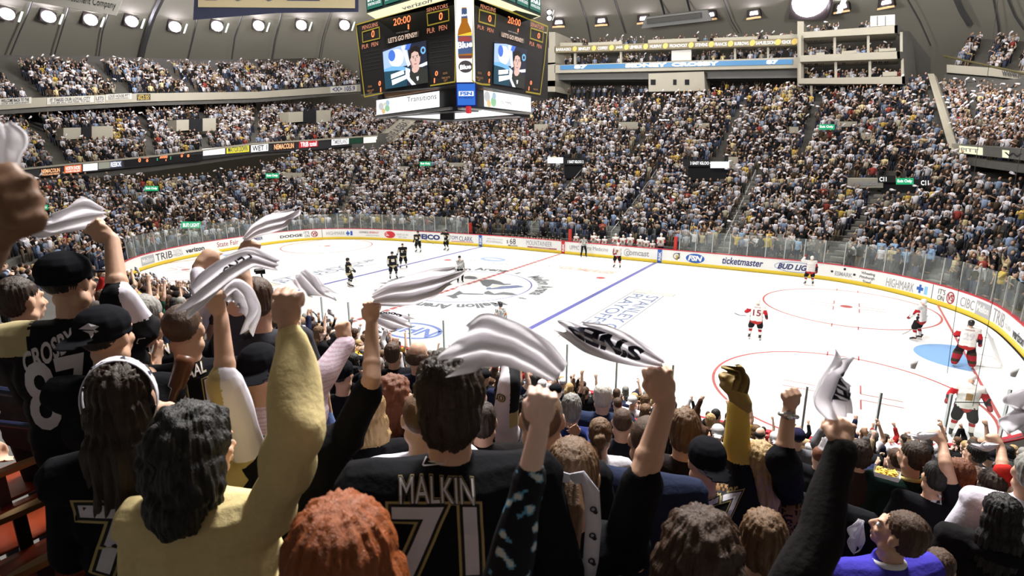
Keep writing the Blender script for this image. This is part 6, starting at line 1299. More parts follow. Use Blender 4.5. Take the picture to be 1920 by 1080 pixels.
towel('rally_towel', 'white towel bunched on the hand above the dark sleeve', [(1575, 782, 1.5), (1560, 750, 1.5), (1565, 715, 1.5), (1580, 682, 1.5)], [44, 82, 88, 40], fold=.035, printf=[('PENS', .3, .8, .2, .6, .05)])
towel('gold_rag', 'small golden brown cloth on the fist above the yellow sleeve', [(1386, 735, 2.78), (1392, 712, 2.78), (1385, 694, 2.78), (1358, 690, 2.78)], [30, 36, 26, 14], fold=.03, m=mat('gold_rag_cloth', (.25, .18, .06), .9), group=None, cat='cloth')
towel('rally_towel', 'white towel in the arm loop left of the dark sleeve', [(1548, 820, 2.2), (1550, 840, 2.2), (1556, 862, 2.2)], [16, 26, 18], fold=.02)
towel('rally_towel', 'flat white towel swung left by a bare arm at lower right', [(1758, 813, 4.0), (1742, 816, 4.0), (1725, 818, 4.0), (1706, 816, 4.0)], [7, 11, 14, 9], fold=.03)
towel('rally_towel', 'white towel swung left above the red t-shirt', [(1879, 832, 4.0), (1862, 836, 4.0), (1845, 838, 4.0), (1826, 834, 4.0)], [7, 12, 16, 8], fold=.03)
towel('rally_towel', 'white towel cut by the right edge of the photo', [(1945, 740, 1.6), (1925, 765, 1.6), (1905, 790, 1.6), (1890, 800, 1.6)], [70, 80, 50, 20], fold=.03)
towel('rally_towel', 'white towel hanging among the jackets at lower right', [(1616, 975, 2.8), (1606, 1000, 2.8), (1598, 1025, 2.8)], [14, 28, 20], fold=.03)
# clapper
p0, p1 = at(322, 752, 1.76), at(350, 668, 1.80); g = G(); L0 = p0; g.tube([p0-L0, (p1-p0)*.25, (p1-p0)*.3, (p1-p0)*.85, p1-L0], [.011, .012, .024, .030, .026], 14)
o = g.build('wooden_clapper', mat('clapper_brown', (.13, .045, .02), .35, .1, 20), None, True); o.location = tuple(L0); tag(o, 'brown wooden clapper held up by the girl with the headband', 'clapper')
g = G(); k = 0
def bar(pts, D=None): return [at(*p) for p in pts]
g.tube(bar([(-30, 728, 2.6), (60, 742, 2.6), (112, 752, 2.6)]), .022, 8); g.tube(bar([(-30, 790, 2.6), (60, 800, 2.6), (110, 806, 2.6)]), .016, 8); g.tube(bar([(108, 748, 2.6), (104, 900, 2.45)]), .02, 8)
tag(g.build('handrail', mat('rail_navy_paint', (.012, .015, .04), .35)), 'dark navy tube handrail at the left edge above the red seats', 'handrail')
# nachos tray
c = at(1662, 893, 4.2); o = empty('nachos_tray', tuple(c), azim(1662), 'small clear tray of yellow nachos held between people at lower right', 'food tray'); o.scale = (.75,)*3; g = G()
g.prism([(-.10, -.07, 0), (.10, -.07, 0), (.10, .07, 0), (-.10, .07, 0)], (0, 0, .01)); 
for a, b in (((-.10, -.07), (.10, -.07)), ((.10, -.07), (.10, .07)), ((.10, .07), (-.10, .07)), ((-.10, .07), (-.10, -.07))): g.prism([(*a, 0), (*b, 0), (b[0]*1.15, b[1]*1.15, .05), (a[0]*1.15, a[1]*1.15, .05)], (0, 0, .004))
g.build('tray', mat('tray_plastic', (.7, .7, .72), .3), o); rr_ = random.Random(3); g = G()
for i in range(70):
    x, y, z, a = rr_.uniform(-.085, .085), rr_.uniform(-.055, .055), rr_.uniform(.02, .06), rr_.uniform(0, 6.28); g.prism([(x+.028*math.cos(a+t), y+.028*math.sin(a+t), z+rr_.uniform(-.012, .012)) for t in (0, 2.1, 4.2)], (0, 0, .002))
tag(g.build('nachos', mat('nacho_yellow', (.75, .5, .08), .6), o), kind='stuff')

# ---- red seats
seat_m = mat('seat_red_plastic', (.20, .03, .010), .35, .08, 6, coat=.3); wood_m = mat('armrest_wood', (.30, .19, .09), .5, .2, 12); iron = mat('seat_iron', (.03, .03, .035), .5)
def shell(w, hgt, bend, z0, tilt, thick=.014, nu=12, nv=10, horiz=False):
    V = []; F = []
    for s in (0, 1):
        for j in range(nv+1):
            for i in range(nu+1):
                u = (i/nu-.5)*2; v = j/nv; cut = 1-max(0, v-.72)**2*2.2; x = u*w/2*cut; y = bend*u*u-.02
                if horiz: V.append((x, -.20+v*hgt, z0+.03*u*u+.02*v*v-thick*s-.0))
                else: V.append((x, -.22-tilt*v+y*1.0-thick*s, z0+v*hgt-.05*max(0, abs(u)-.6)*v))
    N = (nu+1)*(nv+1)
    for j in range(nv):
        for i in range(nu):
            a = j*(nu+1)+i; F.append((a, a+1, a+nu+2, a+nu+1)); F.append((a+N, a+N+nu+1, a+N+nu+2, a+N+1))
    for i in range(nu): F.append((i+1, i, i+N, i+1+N)); a = nv*(nu+1)+i; F.append((a, a+1, a+1+N, a+N))
    for j in range(nv): a = j*(nu+1); F.append((a, a+nu+1, a+nu+1+N, a+N)); a += nu; F.append((a+nu+1, a, a+N, a+nu+1+N))
    return V, F
def make_seat(loc, rz, label):
    o = empty('stadium_seat', tuple(loc), rz, label, 'seat', 'red plastic seats')
    g = G(); g.add(*shell(.46, .46, .05, .42, .07)); g.build('backrest', seat_m, o, True); g = G(); g.add(*shell(.44, .40, .0, .42, 0, horiz=True)); g.build('seat', seat_m, o, True)
    g = G(); V = []
    for i in range(16): t = 2*math.pi*i/16; V.append((.265+.028*math.cos(t), -.05+.17*math.sin(t), .625+.006*math.sin(t)))
    g.prism(V, (0, 0, .028)); g.build('armrest', wood_m, o)
    g = G(); g.box((.265, -.10, .52), (.02, .05, .22)); g.box((.265, -.12, .2), (.03, .05, .44)); g.box((.265, -.10, .015), (.04, .24, .03)); g.build('stanchion', iron, o); return o
def copy_tree(o, loc, rz, label):
    r = o.copy(); COL.objects.link(r); r.location = tuple(loc); r.rotation_euler = (0, 0, rz); r['label'] = label
    for ch in list(o.children): c = ch.copy(); COL.objects.link(c); c.parent = r
    return r
A0, A1, A2 = onZ(52, 890, 6.36), onZ(80, 948, 6.36), onZ(124, 1030, 6.36)
s0 = make_seat((A2[0]-.265, A2[1]+.02, 5.72), 0, 'red seat at the bottom left, its wooden armrest lowest of the row')
st_ = A2[0]-A1[0] if abs(A2[0]-A1[0]) > .45 else .5
copy_tree(s0, (A2[0]-.265-.50, A1[1]+.02, 5.72), 0, 'red seat at the left, middle one of the row with three wooden armrests'); copy_tree(s0, (A2[0]-.265-1.0, A0[1]+.02, 5.72), 0, 'red seat at the left, topmost of the row with three wooden armrests')
copy_tree(s0, (A2[0]-.265+.50, A2[1]+.02, 5.72), 0, 'red seat cut by the bottom edge of the photo at the left')
q = onZ(1592, 1042, 5.72); fl_ = near_floor(q); copy_tree(s0, (q[0], q[1]+.25, fl_), azim(1592), 'lone red seat back at the bottom, left of the violet-blue sweater')
# ================================================================== PEOPLE ON THE ICE AND AT THE BENCHES
glove_b, glove_r = mat('glove_black', (.015, .015, .018), .6), mat('glove_red', (.25, .02, .03), .6); skate_m = mat('skate_black', (.015, .015, .017), .4); blade_m = mat('skate_blade', (.6, .6, .62), .2, metal=.9)
helm_b, helm_w = mat('helmet_black', (.02, .02, .022), .25), mat('helmet_white', (.8, .79, .76), .25)
PEN = dict(j=lambda P: _pj(P), pants=(.014, .014, .016), sock='pen', helm=helm_b, glove=glove_b); SEN = dict(j=lambda P: _sj(P), pants=(.018, .016, .018), sock='sen', helm=helm_w, glove=glove_r)
def _pj(P):
    c = np.tile(np.array([[.013, .013, .015]]), (len(P), 1)); ax = np.abs(P[:, 0]); c[(ax > .24) & (P[:, 2] < 1.28)] = (.66, .64, .62); c[(ax > .20) & (P[:, 2] < 1.34) & (P[:, 2] > 1.27)] = (.52, .42, .22)
    c[(P[:, 2] < .90)] = (.5, .42, .24); c[(P[:, 1] > .10) & (ax < .10) & (np.abs(P[:, 2]-1.22) < .09)] = (.66, .6, .5); return c
def _sj(P):
    c = np.tile(np.array([[.78, .76, .74]]), (len(P), 1)); ax = np.abs(P[:, 0]); c[(ax > .23) & (P[:, 2] < 1.33) & (P[:, 2] > 1.14)] = (.45, .02, .03); c[(ax > .23) & (P[:, 2] <= 1.14)] = (.03, .02, .03)
    c[(P[:, 1] > .10) & (ax < .07) & (np.abs(P[:, 2]-1.20) < .10)] = (.35, .20, .08); c[P[:, 2] < .86] = (.4, .03, .03); return c
def _rf(P):
    ax = np.abs(P[:, 0]); st = np.sin(P[:, 0]*105) > 0; c = np.where(st[:, None], np.array([[.015, .015, .017]]), np.array([[.76, .76, .74]])); return c
def _rfo(P): c = _rf(P); m = (P[:, 0] > .22) & (np.abs(P[:, 2]-1.24) < .05); c[m] = (.85, .16, .02); m = (P[:, 0] < -.22) & (np.abs(P[:, 2]-1.24) < .05); c[m] = (.85, .16, .02); return c
def skater(px, py, label, turn, kit, arms=None, helmet=True, number=None, yaw=0., pitch=0., lean=.08, sc=1.08, group=None, ref=False, goalie=False, stance=.2, pos=None, rz=None, nname=None):
    P = onZ(px, py, .0) if pos is None else np.array(pos); rz = azim(px)+turn if rz is None else rz
    legs = {k: (V3(k*.09, 0, .93), V3(k*(.10+stance*.35), .08, .52), V3(k*stance, -.01, .15), V3(k*(stance+.03), .13, .10)) for k in (-1, 1)}
    f = Figure(1.12 if not ref else 1.0, yaw, pitch, 0, arms, lean=lean, legs=legs); o = empty('person', tuple(P), rz, label, 'person', group); o.scale = (sc,)*3
    def put(me, m, c, nm): me.materials.append(m); q = link(nm, me, o); q.color = (*c, 1); return q
    put(f.body(.018, True, 1.05), skin_m, SK['l'], 'body')
    me = f.top('jersey', .020, .05 if not ref else .02, .80 if not ref else .93, sleeve=1.85 if not ref else 1.8, amp=.008, name='jersey' if not ref else 'striped_shirt'); paint(me, kit['j']); t = put(me, print_m, (1, 1, 1), me.name)
    if ref: put(f.trousers(.02), cloth_m, (.012, .012, .014), 'trousers')
    else:
        pr = Pr(); pr.cap((-.06, 0, .90), (.06, 0, .90), .16, .16)
        for k in (-1, 1): h, kn, a, to_ = f.leg[k]; pr.cap(h, kn+V3(0, 0, .06), .135, .125)
        put(fuse(pr, .022, 2, folds(.005)), cloth_m, kit['pants'], 'hockey_pants')
        pr = Pr()
        for k in (-1, 1):
            h, kn, a, to_ = f.leg[k]; q = 1.9 if goalie else 1.; pr.cap(kn, a+V3(0, 0, .06), .078*q, .062*q)
            if goalie: pr.cap(kn+V3(0, 0, .08), kn, .13, .14)
        me = fuse(pr, .02, 2, None)
        if goalie: fn = lambda P: np.where((np.abs(np.sin(P[:, 2]*11)) > .55)[:, None], np.array([[.30, .02, .03]]), np.array([[.04, .03, .02]]))
        elif kit['sock'] == 'pen': fn = lambda P: np.where((np.abs(P[:, 2]-.42) < .06)[:, None], np.array([[.02, .02, .02]]), np.array([[.72, .70, .68]]))
        else: fn = lambda P: np.where((np.abs(P[:, 2]-.42) < .055)[:, None], np.array([[.35, .02, .03]]), np.array([[.78, .76, .74]]))
        paint(me, fn); put(me, print_m, (1, 1, 1), 'leg_pads' if goalie else 'socks')
        pr = Pr()
        for k in (-1, 1): d, nn, ss, kind = f.hands[k]; W = f.arm[k][2]; pr.cap(W-unit(d)*.04, W+unit(d)*.06, .06, .062); pr.cap(W+unit(d)*.06, W+unit(d)*.11+unit(nn)*.03, .055, .045); q = 1.5 if goalie else 1.; 
        put(fuse(pr, .02, 1, None), kit['glove'], (1, 1, 1), 'gloves')
    g = G()
    for k in (-1, 1):
        h, kn, a, to_ = f.leg[k]; g.tube([a+V3(0, -.05, .10), a+V3(0, -.02, .0), (a+to_)/2, to_+V3(0, .03, -.02)], [.055, .055, .045, .035], 10)
    g.build('skates', skate_m, o, True); g = G()
    for k in (-1, 1): h, kn, a, to_ = f.leg[k]; g.prism([(a[0]-.003, -.10, .0), (a[0]-.003, .20, .0), (a[0]-.003, .22, .03), (a[0]-.003, .17, .07), (a[0]-.003, -.08, .07)], (.006, 0, 0))
    g.build('skate_blades', blade_m, o)
    if helmet: put(f.helmet(), kit['helm'], (1, 1, 1), 'helmet')
    else: put(f.hair('short', .014), hair_m, HC['dark'], 'hair')
    if number: wear_text(t, number, V3(0, 0, 1.20), .30, .26, [(.02, mat('number_dark_red', (.22, .02, .04), .6))] if kit is SEN else [(.02, num_w)], 'number', d=(0, 1, 0), n=10)
    if nname: wear_text(t, nname, V3(0, 0, 1.41), .26, .055, [(0, mat('number_dark_red', (.22, .02, .04), .6))], 'name', d=(0, 1, -.1), n=10)
    return o, f, P, rz
REF = dict(j=_rf, helm=helm_b); REFO = dict(j=_rfo, helm=helm_b)
def stick(A, B, C, label, m=None):
    g = G(); A, B, C = map(np.array, (A, B, C)); O = (A+B)/2; d = unit(C-B); u = unit(np.cross(d, unit(B-A))); g.tube([A-O, B-O], .015, 6)
    w = unit(np.cross(u, d)); g.prism([B-O-w*.035, C-O-w*.03, C-O+w*.03, B-O+w*.035], u*.012); o = g.build('hockey_stick', m or mat('stick_black', (.03, .03, .032), .4), None, True); o.location = tuple(O); return tag(o, label, 'hockey stick')
D_ = lambda k, x, y, z: ('bent', (x, y, z), 'grip')
skater(656, 538, 'hockey player in black at far left of the ice group, standing in profile', -1.3, PEN, {1: D_(1, .16, .28, .95), -1: D_(-1, -.05, .32, .98)}, lean=.06)
skater(738, 523, 'hockey player in black with white sleeves in front of the bareheaded one', math.pi+.15, PEN, {1: D_(1, .30, .10, .95), -1: D_(-1, -.30, .05, .92)}, lean=.03)
skater(757, 503, 'bareheaded dark-haired hockey player in black looking down', math.pi-.1, PEN, {1: D_(1, .38, .12, 1.02), -1: D_(-1, -.10, .25, 1.18)}, helmet=False, pitch=-.4)
skater(785, 473, 'hockey player in black and white bending with stick at the far boards', math.pi-.5, PEN, {1: D_(1, .20, .40, .95), -1: D_(-1, -.22, .35, 1.0)}, lean=.4)
skater(838, 470, 'hockey player in black standing closest to the far boards', math.pi-.9, PEN, {1: ('up', (.2, .25, 1.5), 'fist'), -1: D_(-1, -.28, .1, .95)}, lean=.05)
skater(863, 530, 'linesman in striped shirt at centre ice with hand at his mouth', math.pi+.1, REF, {1: ('bent', (.06, .16, 1.50), 'fist'), -1: ('down',)}, ref=True, sc=1.03, stance=.14)
skater(939, 640, 'referee in striped shirt with orange armbands seen from behind', .45, REFO, {1: ('down',), -1: ('down',)}, ref=True, sc=1.03, stance=.12)
skater(1094, 482, 'linesman in striped shirt leaning back on the far boards', math.pi+.25, REF, {1: D_(1, .30, -.1, 1.1), -1: D_(-1, -.36, -.12, 1.12)}, ref=True, sc=1.02, lean=-.1, stance=.2)
skater(1157, 502, 'hockey player in white at the far side in front of the visitor bench', math.pi-.2, SEN, {1: D_(1, .22, .25, 1.0), -1: D_(-1, .05, .28, 1.05)})
skater(1516, 535, 'hockey player in white by the far boards raising one glove', .2, SEN, {-1: ('up', (-.34, .1, 1.70), 'fist'), 1: ('down',)})
skater(1414, 637, 'hockey player in white number 15 seen from behind', .0, SEN, {-1: ('bent', (-.42, .22, 1.12), 'grip'), 1: ('bent', (.38, .1, .98), 'fist')}, number='15', nname='HEATLEY')
skater(1719, 638, 'hockey player in white in profile between the circle and the goal', 1.15, SEN, {-1: D_(-1, -.1, .36, .92), 1: D_(1, .12, .35, .98)}, lean=.12)
skater(1804, 690, 'goaltender in white number 29 with dark mask and red pads', .12, dict(SEN, helm=helm_b), {-1: D_(-1, -.3, .3, 1.1), 1: D_(1, .36, .1, .92)}, number='29', goalie=True, sc=1.1, stance=.24, nname='GERBER')
skater(1800, 818, 'hockey player in white facing the camera, stick held level', math.pi+.1, SEN, {1: D_(1, .42, .22, 1.02), -1: D_(-1, -.42, .22, 1.02)}, lean=.1, sc=1.1)
stick(at(1790, 754, 15.2), at(1851, 755, 15.1), at(1857, 748, 15.1), 'stick held level by the white player facing the camera'); stick(at(1740, 592, 25), at(1703, 622, 24.4), at(1692, 627, 24.4), 'stick of the white player in profile near the goal', mat('stick_grey', (.3, .3, .3), .4))
stick(at(1399, 592, 24.0), at(1387, 591, 24.2), at(1377, 587, 24.2), 'stick of the white player numbered 15'); q = onZ(822, 463, .05); stick(at(795, 448, 43.5), q, q+RT*.35, 'stick laid toward the far boards by the bending player in black')
stick(at(657, 505, 32), onZ(668, 528, .25), onZ(669, 532, .2), 'yellow stick hanging from the player at far left of the ice', mat('stick_yellow', (.55, .4, .1), .5))
# goal
g = G(); gx = 25.49; y0_, y1_ = -1.06, .82; z1_ = 1.22
g.tube([(gx, y0_, 0), (gx, y0_, z1_), (gx, y1_, z1_), (gx, y1_, 0)], .035, 8); o = g.build('hockey_goal', mat('goal_red', (.38, .03, .04), .35), None, True); tag(o, 'red framed hockey goal with white net behind the goaltender', 'goal')
g = G(); g.tube([(gx+.02, y0_, .02), (gx+.9, y0_+.2, .02), (gx+1.05, (y0_+y1_)/2, .02), (gx+.9, y1_-.2, .02), (gx+.02, y1_, .02)], .03, 6); g.tube([(gx, y0_, z1_), (gx+.5, y0_+.15, z1_-.05), (gx+.5, y1_-.15, z1_-.05), (gx, y1_, z1_)], .02, 6); g.build('base_frame', mat('goal_white', (.8, .8, .8), .5), o, True)
g = G()
for i in range(17):
    u = i/16; y = y0_+.15+(y1_-y0_-.3)*u; g.tube([(gx+.5, y, z1_-.05), (gx+1.0, y, .03)], .004, 4)
for j in range(12):
    v = j/11; x = gx+.5+.5*v; z = (z1_-.05)*(1-v)+.03*v; g.tube([(gx, y0_, z), (x, y0_+.15, z), (x, y1_-.15, z), (gx, y1_, z)], .004, 4)
g.build('net', mat('net_white', (.8, .8, .8), .8), o)
# ---- benches
def archetype(kit, label, name, helm, suit=None, group=None, seed=0):
    f = Figure(1.05, 0, -.1, 0, {1: ('bent', (.22, .3, 1.05), 'grip'), -1: ('bent', (-.22, .3, 1.05), 'grip')}, lean=.2, stance=.12); o = empty('person', (0, 0, 0), 0, label, 'person', group)
    def put(me, m, c, nm): me.materials.append(m); q = link(nm, me, o); q.color = (*c, 1); return q
    put(f.body(.03, False), skin_m, SK['l'], 'body')
    me = f.top('jersey', .03, .045 if not suit else .02, .84, sleeve=1.8, name='jersey' if not suit else 'suit_jacket')
    if suit: put(me, cloth_m, suit, 'suit_jacket')
    else: paint(me, kit['j']); put(me, print_m, (1, 1, 1), 'jersey')
    put(f.trousers(.03), cloth_m, (.015, .015, .017), 'trousers')
    if helm: put(f.helmet(.025), kit['helm'], (1, 1, 1), 'helmet')
    else: put(f.hair('short', .016), hair_m, HC['brown'], 'hair')
    return o
def copy_person(src, pos, rz, sc, label, cols=None, group=None):
    r = src.copy(); COL.objects.link(r); r.location = tuple(pos); r.rotation_euler = (0, 0, rz); r.scale = (sc,)*3; r['label'] = label
    if group: r['group'] = group
    for ch in list(src.children):
        c = ch.copy(); COL.objects.link(c); c.parent = r
        if cols:
            k = c.name.split('.')[0]
            if k in cols: c.color = (*cols[k], 1)
    return r
def drop(o):
    for ch in list(o.children): bpy.data.objects.remove(ch)
    bpy.data.objects.remove(o)
def place_bench(src, pts, Y, grp, lab):
    for i, (x, y) in enumerate(pts):
        P = onY(x, y, Y); sc = min(max((P[2]-.15)/1.60, .8), 1.1); copy_person(src, (P[0], P[1], P[2]-1.60*sc), math.pi+.15, sc, lab % ordn(i+1), None, grp)
def ordn(n):
    W = ['zeroth', 'first', 'second', 'third', 'fourth', 'fifth', 'sixth', 'seventh', 'eighth', 'ninth', 'tenth', 'eleventh', 'twelfth']
    return W[n] if n < 13 else '%d%s' % (n, 'th' if 10 < n % 100 < 14 else {1: 'st', 2: 'nd', 3: 'rd'}.get(n % 10, 'th'))
aw = archetype(SEN, 'x', 'person', True); ab = archetype(PEN, 'x', 'person', True); asu = archetype(PEN, 'x', 'person', False, (.02, .02, .025))
place_bench(aw, [(1081, 441), (1114, 439.5), (1122, 446), (1134, 446), (1154.6, 441.5), (1168.6, 444), (1182.7, 442.5), (1201, 446), (1212.4, 449), (1224, 454), (1240, 442)], 14.95, 'visiting players on the bench', 'hockey player in white helmet on the visiting bench, %s from the left')
place_bench(ab, [(944, 437), (956, 437.5), (968, 438), (980, 439), (992, 438.5), (1003, 440), (1014, 440), (1026, 441.5), (1037, 442), (1047, 443)], 14.95, 'home players on the bench', 'hockey player in black on the home bench, %s from the left')
place_bench(asu, [(985, 424), (1021, 422), (1115, 427), (1131, 429), (1168, 430), (1203, 437)], 16.2, 'staff in dark suits behind the benches', 'staff member in dark suit behind the team benches, %s from the left')
for a in (aw, ab, asu): drop(a)
redp = mat('bench_post_red', (.5, .04, .03), .5)
for x, y0p, y1p, w in ((1069, 430, 451, 'left'), (1267, 444, 468, 'right'), (882, 418, 436, 'far left')):
    a, b = onY(x, y1p, 14.2), onY(x, y0p, 14.2); g = G(); g.box((0, 0, 0), (.22, .22, b[2]-a[2])); o = g.build('bench_end_post', redp); o.location = tuple((a+b)/2); tag(o, 'red padded post at the %s end of the team benches' % w, 'post', 'red bench posts')
# camera on a pole among the near crowd
c = at(489, 508, 7.5); o = empty('television_camera', tuple(c), azim(489), 'black television camera on a thin pole, upper left of the yellow sleeve', 'camera'); g = G(); g.box((-.02, 0, 0), (.10, .16, .05)); g.box((.03, .05, -.02), (.05, .06, .06)); g.box((-.07, 0, .01), (.03, .05, .04)); g.build('camera_body', blackm, o); g = G(); g.tube([(.0, 0, -.03), (.03, 0, -.25), (.03, 0, -.75)], .012, 6); g.tube([(.03, 0, -.75), (.03, 0, c[2]*-1+near_floor(c))], .014, 6); g.build('pole', blackm, o)
# thin wires hung over the near right of the ice
for k, (a, b, l) in enumerate((((1797, 545), (1776, 700), 'left'), ((1862, 560), (1824, 762), 'right'))):
    g = G(); A, B = at(*a, 13.), at(*b, 13.); g.tube([A+(A-B)*4, B], .006, 5); tag(g.build('hanging_wire', blackm), 'thin dark wire hanging before the goal, the %s one of two' % l, 'wire')
def cup_(px, py, D, l):
    c = at(px, py, D); g = G(); n = 14; V = []; w = .075
    for z, r in ((-.1, .6), (.1, 1.), (.1, .88), (-.085, .5)): V += [(w*r*math.cos(2*math.pi*i/n), w*r*math.sin(2*math.pi*i/n), z) for i in range(n)]
    F = [(a*n+i, a*n+(i+1) % n, (a+1)*n+(i+1) % n, (a+1)*n+i) for a in range(3) for i in range(n)]+[tuple(range(n))[::-1], tuple(3*n+i for i in range(n))]
    g.add(V, F); o = g.build('clear_cup', mat('cup_clear_plastic', (.92, .92, .92), .3), None, True); o.location = tuple(c); tag(o, l, 'cup')
cup_(1713, 682, 11.2, 'small pale plastic cup set on the near glass, left of the goaltender'); cup_(1901, 697, 10.8, 'small pale plastic cup set on the near glass at the right edge')
# ================================================================== SIGNS AND ENTRANCES IN THE STANDS
def bowl_hit(px, py, h=0.):
    for D in np.arange(6, 110, .1):
        p = at(px, py, D); d, i = near_d(p)
        if d < .9 and D < 30: continue
        if p[2]-h <= fz(max(d, .9), i): return p, d, i
    return p, d, i
CLEAR = [(1738, 136, 1757, 180), (1750, 180, 1772, 232), (1765, 232, 1790, 262), (1776, 255, 1800, 287)]   # regions of the stands kept free of people: (x0, y0, x1, y1) as they show in the photo
def face_quad(x0, y0, x1, y1, P):
    n = np.array([CAM[0]-P[0], CAM[1]-P[1], 0]); n /= np.linalg.norm(n); t = (P-CAM)@n
    def q(x, y): d = ray(x, y); return CAM+d*(((P-CAM)@n)/(d@n))
    return [q(x0, y0), q(x1, y0), q(x1, y1), q(x0, y1)], -n
def signbox(name, label, x0, y0, x1, y1, P, m, txt=None, tm=None, off=0., dep=.25, group=None, cat='sign', frac=(.08, .2, .92, .8)):
    Q, b = face_quad(x0, y0, x1, y1, P); Q = [q-b*off for q in Q]; c = np.mean(Q, 0); o = empty(name, tuple(c), 0, label, cat, group); g = G(); g.prism([q-c for q in Q], b*dep); g.build('face' if cat == 'sign' else 'wall_panel', m, o)
    if txt:
        f = lambda u, v: (Q[0]*(1-u)+Q[1]*u)*(1-v)+(Q[3]*(1-u)+Q[2]*u)*v-c-b*.03
        g = G(); quad_text(g, txt, f(frac[0], frac[1]), f(frac[2], frac[1]), f(frac[2], frac[3]), f(frac[0], frac[3]), 0, .03); g.build('lettering', tm, o)
    return o
def _bw(px, py, k=.975): p, d, i = bowl_hit(px, py, .9); return CAM+(p-CAM)*k
b1, b2, b3, b4, b5 = _bw(713, 252), _bw(714, 268), _bw(738, 267), _bw(780, 226), _bw(751, 222)
b1 = onX(713, 252, XL+.8); b2 = onX(713, 268, XL+.8)
g = G(); g.prism([b1, b2, b3], (-.25, .3, 0)); g.prism([b1, b3, b4, b5], (-.25, .3, 0)); sw = tag(g.build('trim_33', beige), kind='structure')
g = G(); T = lambda x, y: CAM+(_bw(x, y)-CAM)*.985
quad_text(g, 'HAVE A GREAT', T(719, 258), T(756, 224), T(771, 228), T(734, 264), 0, .02); g.build('wall_lettering', ink['black'], sw)
GRN = glow('exit_green', (.02, .42, .18), .9); SW = glow('entrance_white', (.95, .97, 1), 1.1)
def entrance(x0, y0, x1, y1, label, m=None, ybot=None):
    P, d, i = bowl_hit((x0+x1)/2, (ybot or y1), 0.2); CLEAR.append((x0-3, y0-14, x1+3, y1+2)); 
    o = signbox('entrance', label, x0, y0, x1, y1, P, m or darkv, dep=2.5, cat='entrance'); return o, P  # solid near-black block paints the shade of the passage
def green(x0, y0, x1, y1, label, txt='Exit Only'):
    P, d, i = bowl_hit((x0+x1)/2, y1+4, 1.6); P = P+unit(CAM-P)*.6; CLEAR.append((x0-2, y0-2, x1+2, y1+1)); return signbox('green_sign', label, x0, y0, x1, y1, P, GRN, txt, WT, group='green lit signs in the stands')
for q in (((66, 384, 90, 393), 'green lit sign at the far left, lowest of the left stand'), ((271, 349, 297, 358), 'green lit sign in the left stand under the led board'), ((498, 325, 523, 334), 'green lit sign in the left stand under the white adverts'), ((787, 303, 808, 311), 'green lit sign in the stand below the scoreboard'), ((1535, 233, 1565, 243), 'green lit sign high in the far right stand'), ((1680, 334, 1713, 346), 'green lit sign between the C11 marks at right')): green(*q[0], q[1])
green(340, 416, 377, 428, 'pale green beer sign by the left corner of the ice', 'BUD LIGHT')
o, P = entrance(1058, 300, 1092, 334, 'dark entrance below the first igloo sign in the far stand'); signbox('entrance_sign', 'black entrance sign with white lettering left of centre in far stand', 1054, 297, 1096, 309, P, blackm, '1 EAST IGLOO 2', WT, .15, frac=(.25, .3, .95, .75)); signbox('lit_sign', 'small blank white lit panel left of the first igloo sign', 1027, 295, 1056, 306, P, SW, None, None, .35)
o, P = entrance(1290, 303, 1362, 338, 'dark entrance below the second igloo sign in the far stand'); signbox('entrance_sign', 'black entrance sign with white lettering right of centre in far stand', 1281, 299, 1335, 312, P, blackm, '3 EAST IGLOO 4', WT, .15, frac=(.25, .3, .98, .75)); signbox('lit_sign', 'small blank white lit panel right of the second igloo sign', 1332, 303, 1367, 315, P, SW, None, None, .35); signbox('entrance_wall', 'beige concrete frame right of the second igloo entrance', 1366, 294, 1384, 318, P, beige, None, None, 0, 1.5, cat='wall')
o, P = entrance(1652, 342, 1740, 362, 'dark entrance under the C11 signs at right'); 
signbox('entrance_sign', 'black sign reading C11 left of the green sign', 1646, 329, 1679, 342, P, blackm, 'C11', WT, .15, frac=(.1, .2, .5, .85)); signbox('entrance_sign', 'black sign reading C11 right of the green sign', 1714, 336, 1746, 350, P, blackm, 'C11', WT, .15, frac=(.4, .15, .85, .8)); signbox('entrance_wall', 'beige concrete wall with faint lettering left of the C11 entrance', 1589, 334, 1656, 352, P, beige, 'evolution', ink['grey'], .1, 1., cat='wall')
CLEAR.append((1589, 326, 1750, 352))
for x0, y0, x1, y1, l in ((1002, 233, 1027, 246, 'low beige wall in the far stand right below the scoreboard'), (1160, 229, 1196, 242, 'low beige wall in the far stand left of the small white led'), (1303, 231, 1330, 243, 'low beige wall in the far stand right of the small white led'), (1480, 238, 1497, 250, 'low beige wall in the far stand left of the green sign'), (1570, 228, 1607, 238, 'long low beige wall right of the high green sign'), (1614, 249, 1635, 262, 'low beige wall below the long one at upper right')):
    P, d, i = bowl_hit((x0+x1)/2, y1+3, .9); signbox('entrance_wall', l, x0, y0, x1, y1, P, beige, None, None, .3, .4, cat='wall', group='low walls in the stands'); CLEAR.append((x0-1, y0-1, x1+1, y1))
P, d, i = bowl_hit(1245, 232, 1.6); signbox('lit_sign', 'tiny glowing white sign in the middle of the far stand', 1234, 222, 1257, 228, P+unit(CAM-P)*.5, blackm, 'Sprint', mat('led_white'), 0, .1)
for x0, y0, x1, y1, l in ((255, 361, 272, 372, 'low beige wall in the left stand near the green sign'), (305, 338, 345, 345, 'beige wall top in the left stand'), (535, 324, 570, 334, 'beige wall right of the green sign in the left stand'), (842, 305, 870, 312, 'beige wall right of the sign below the scoreboard'), (745, 312, 765, 322, 'beige wall left of the sign below the scoreboard')):
    P, d, i = bowl_hit((x0+x1)/2, y1+3, .9); signbox('entrance_wall', l, x0, y0, x1, y1, P, beige, None, None, .3, .4, cat='wall', group='low walls in the stands'); CLEAR.append((x0-1, y0-1, x1+1, y1))
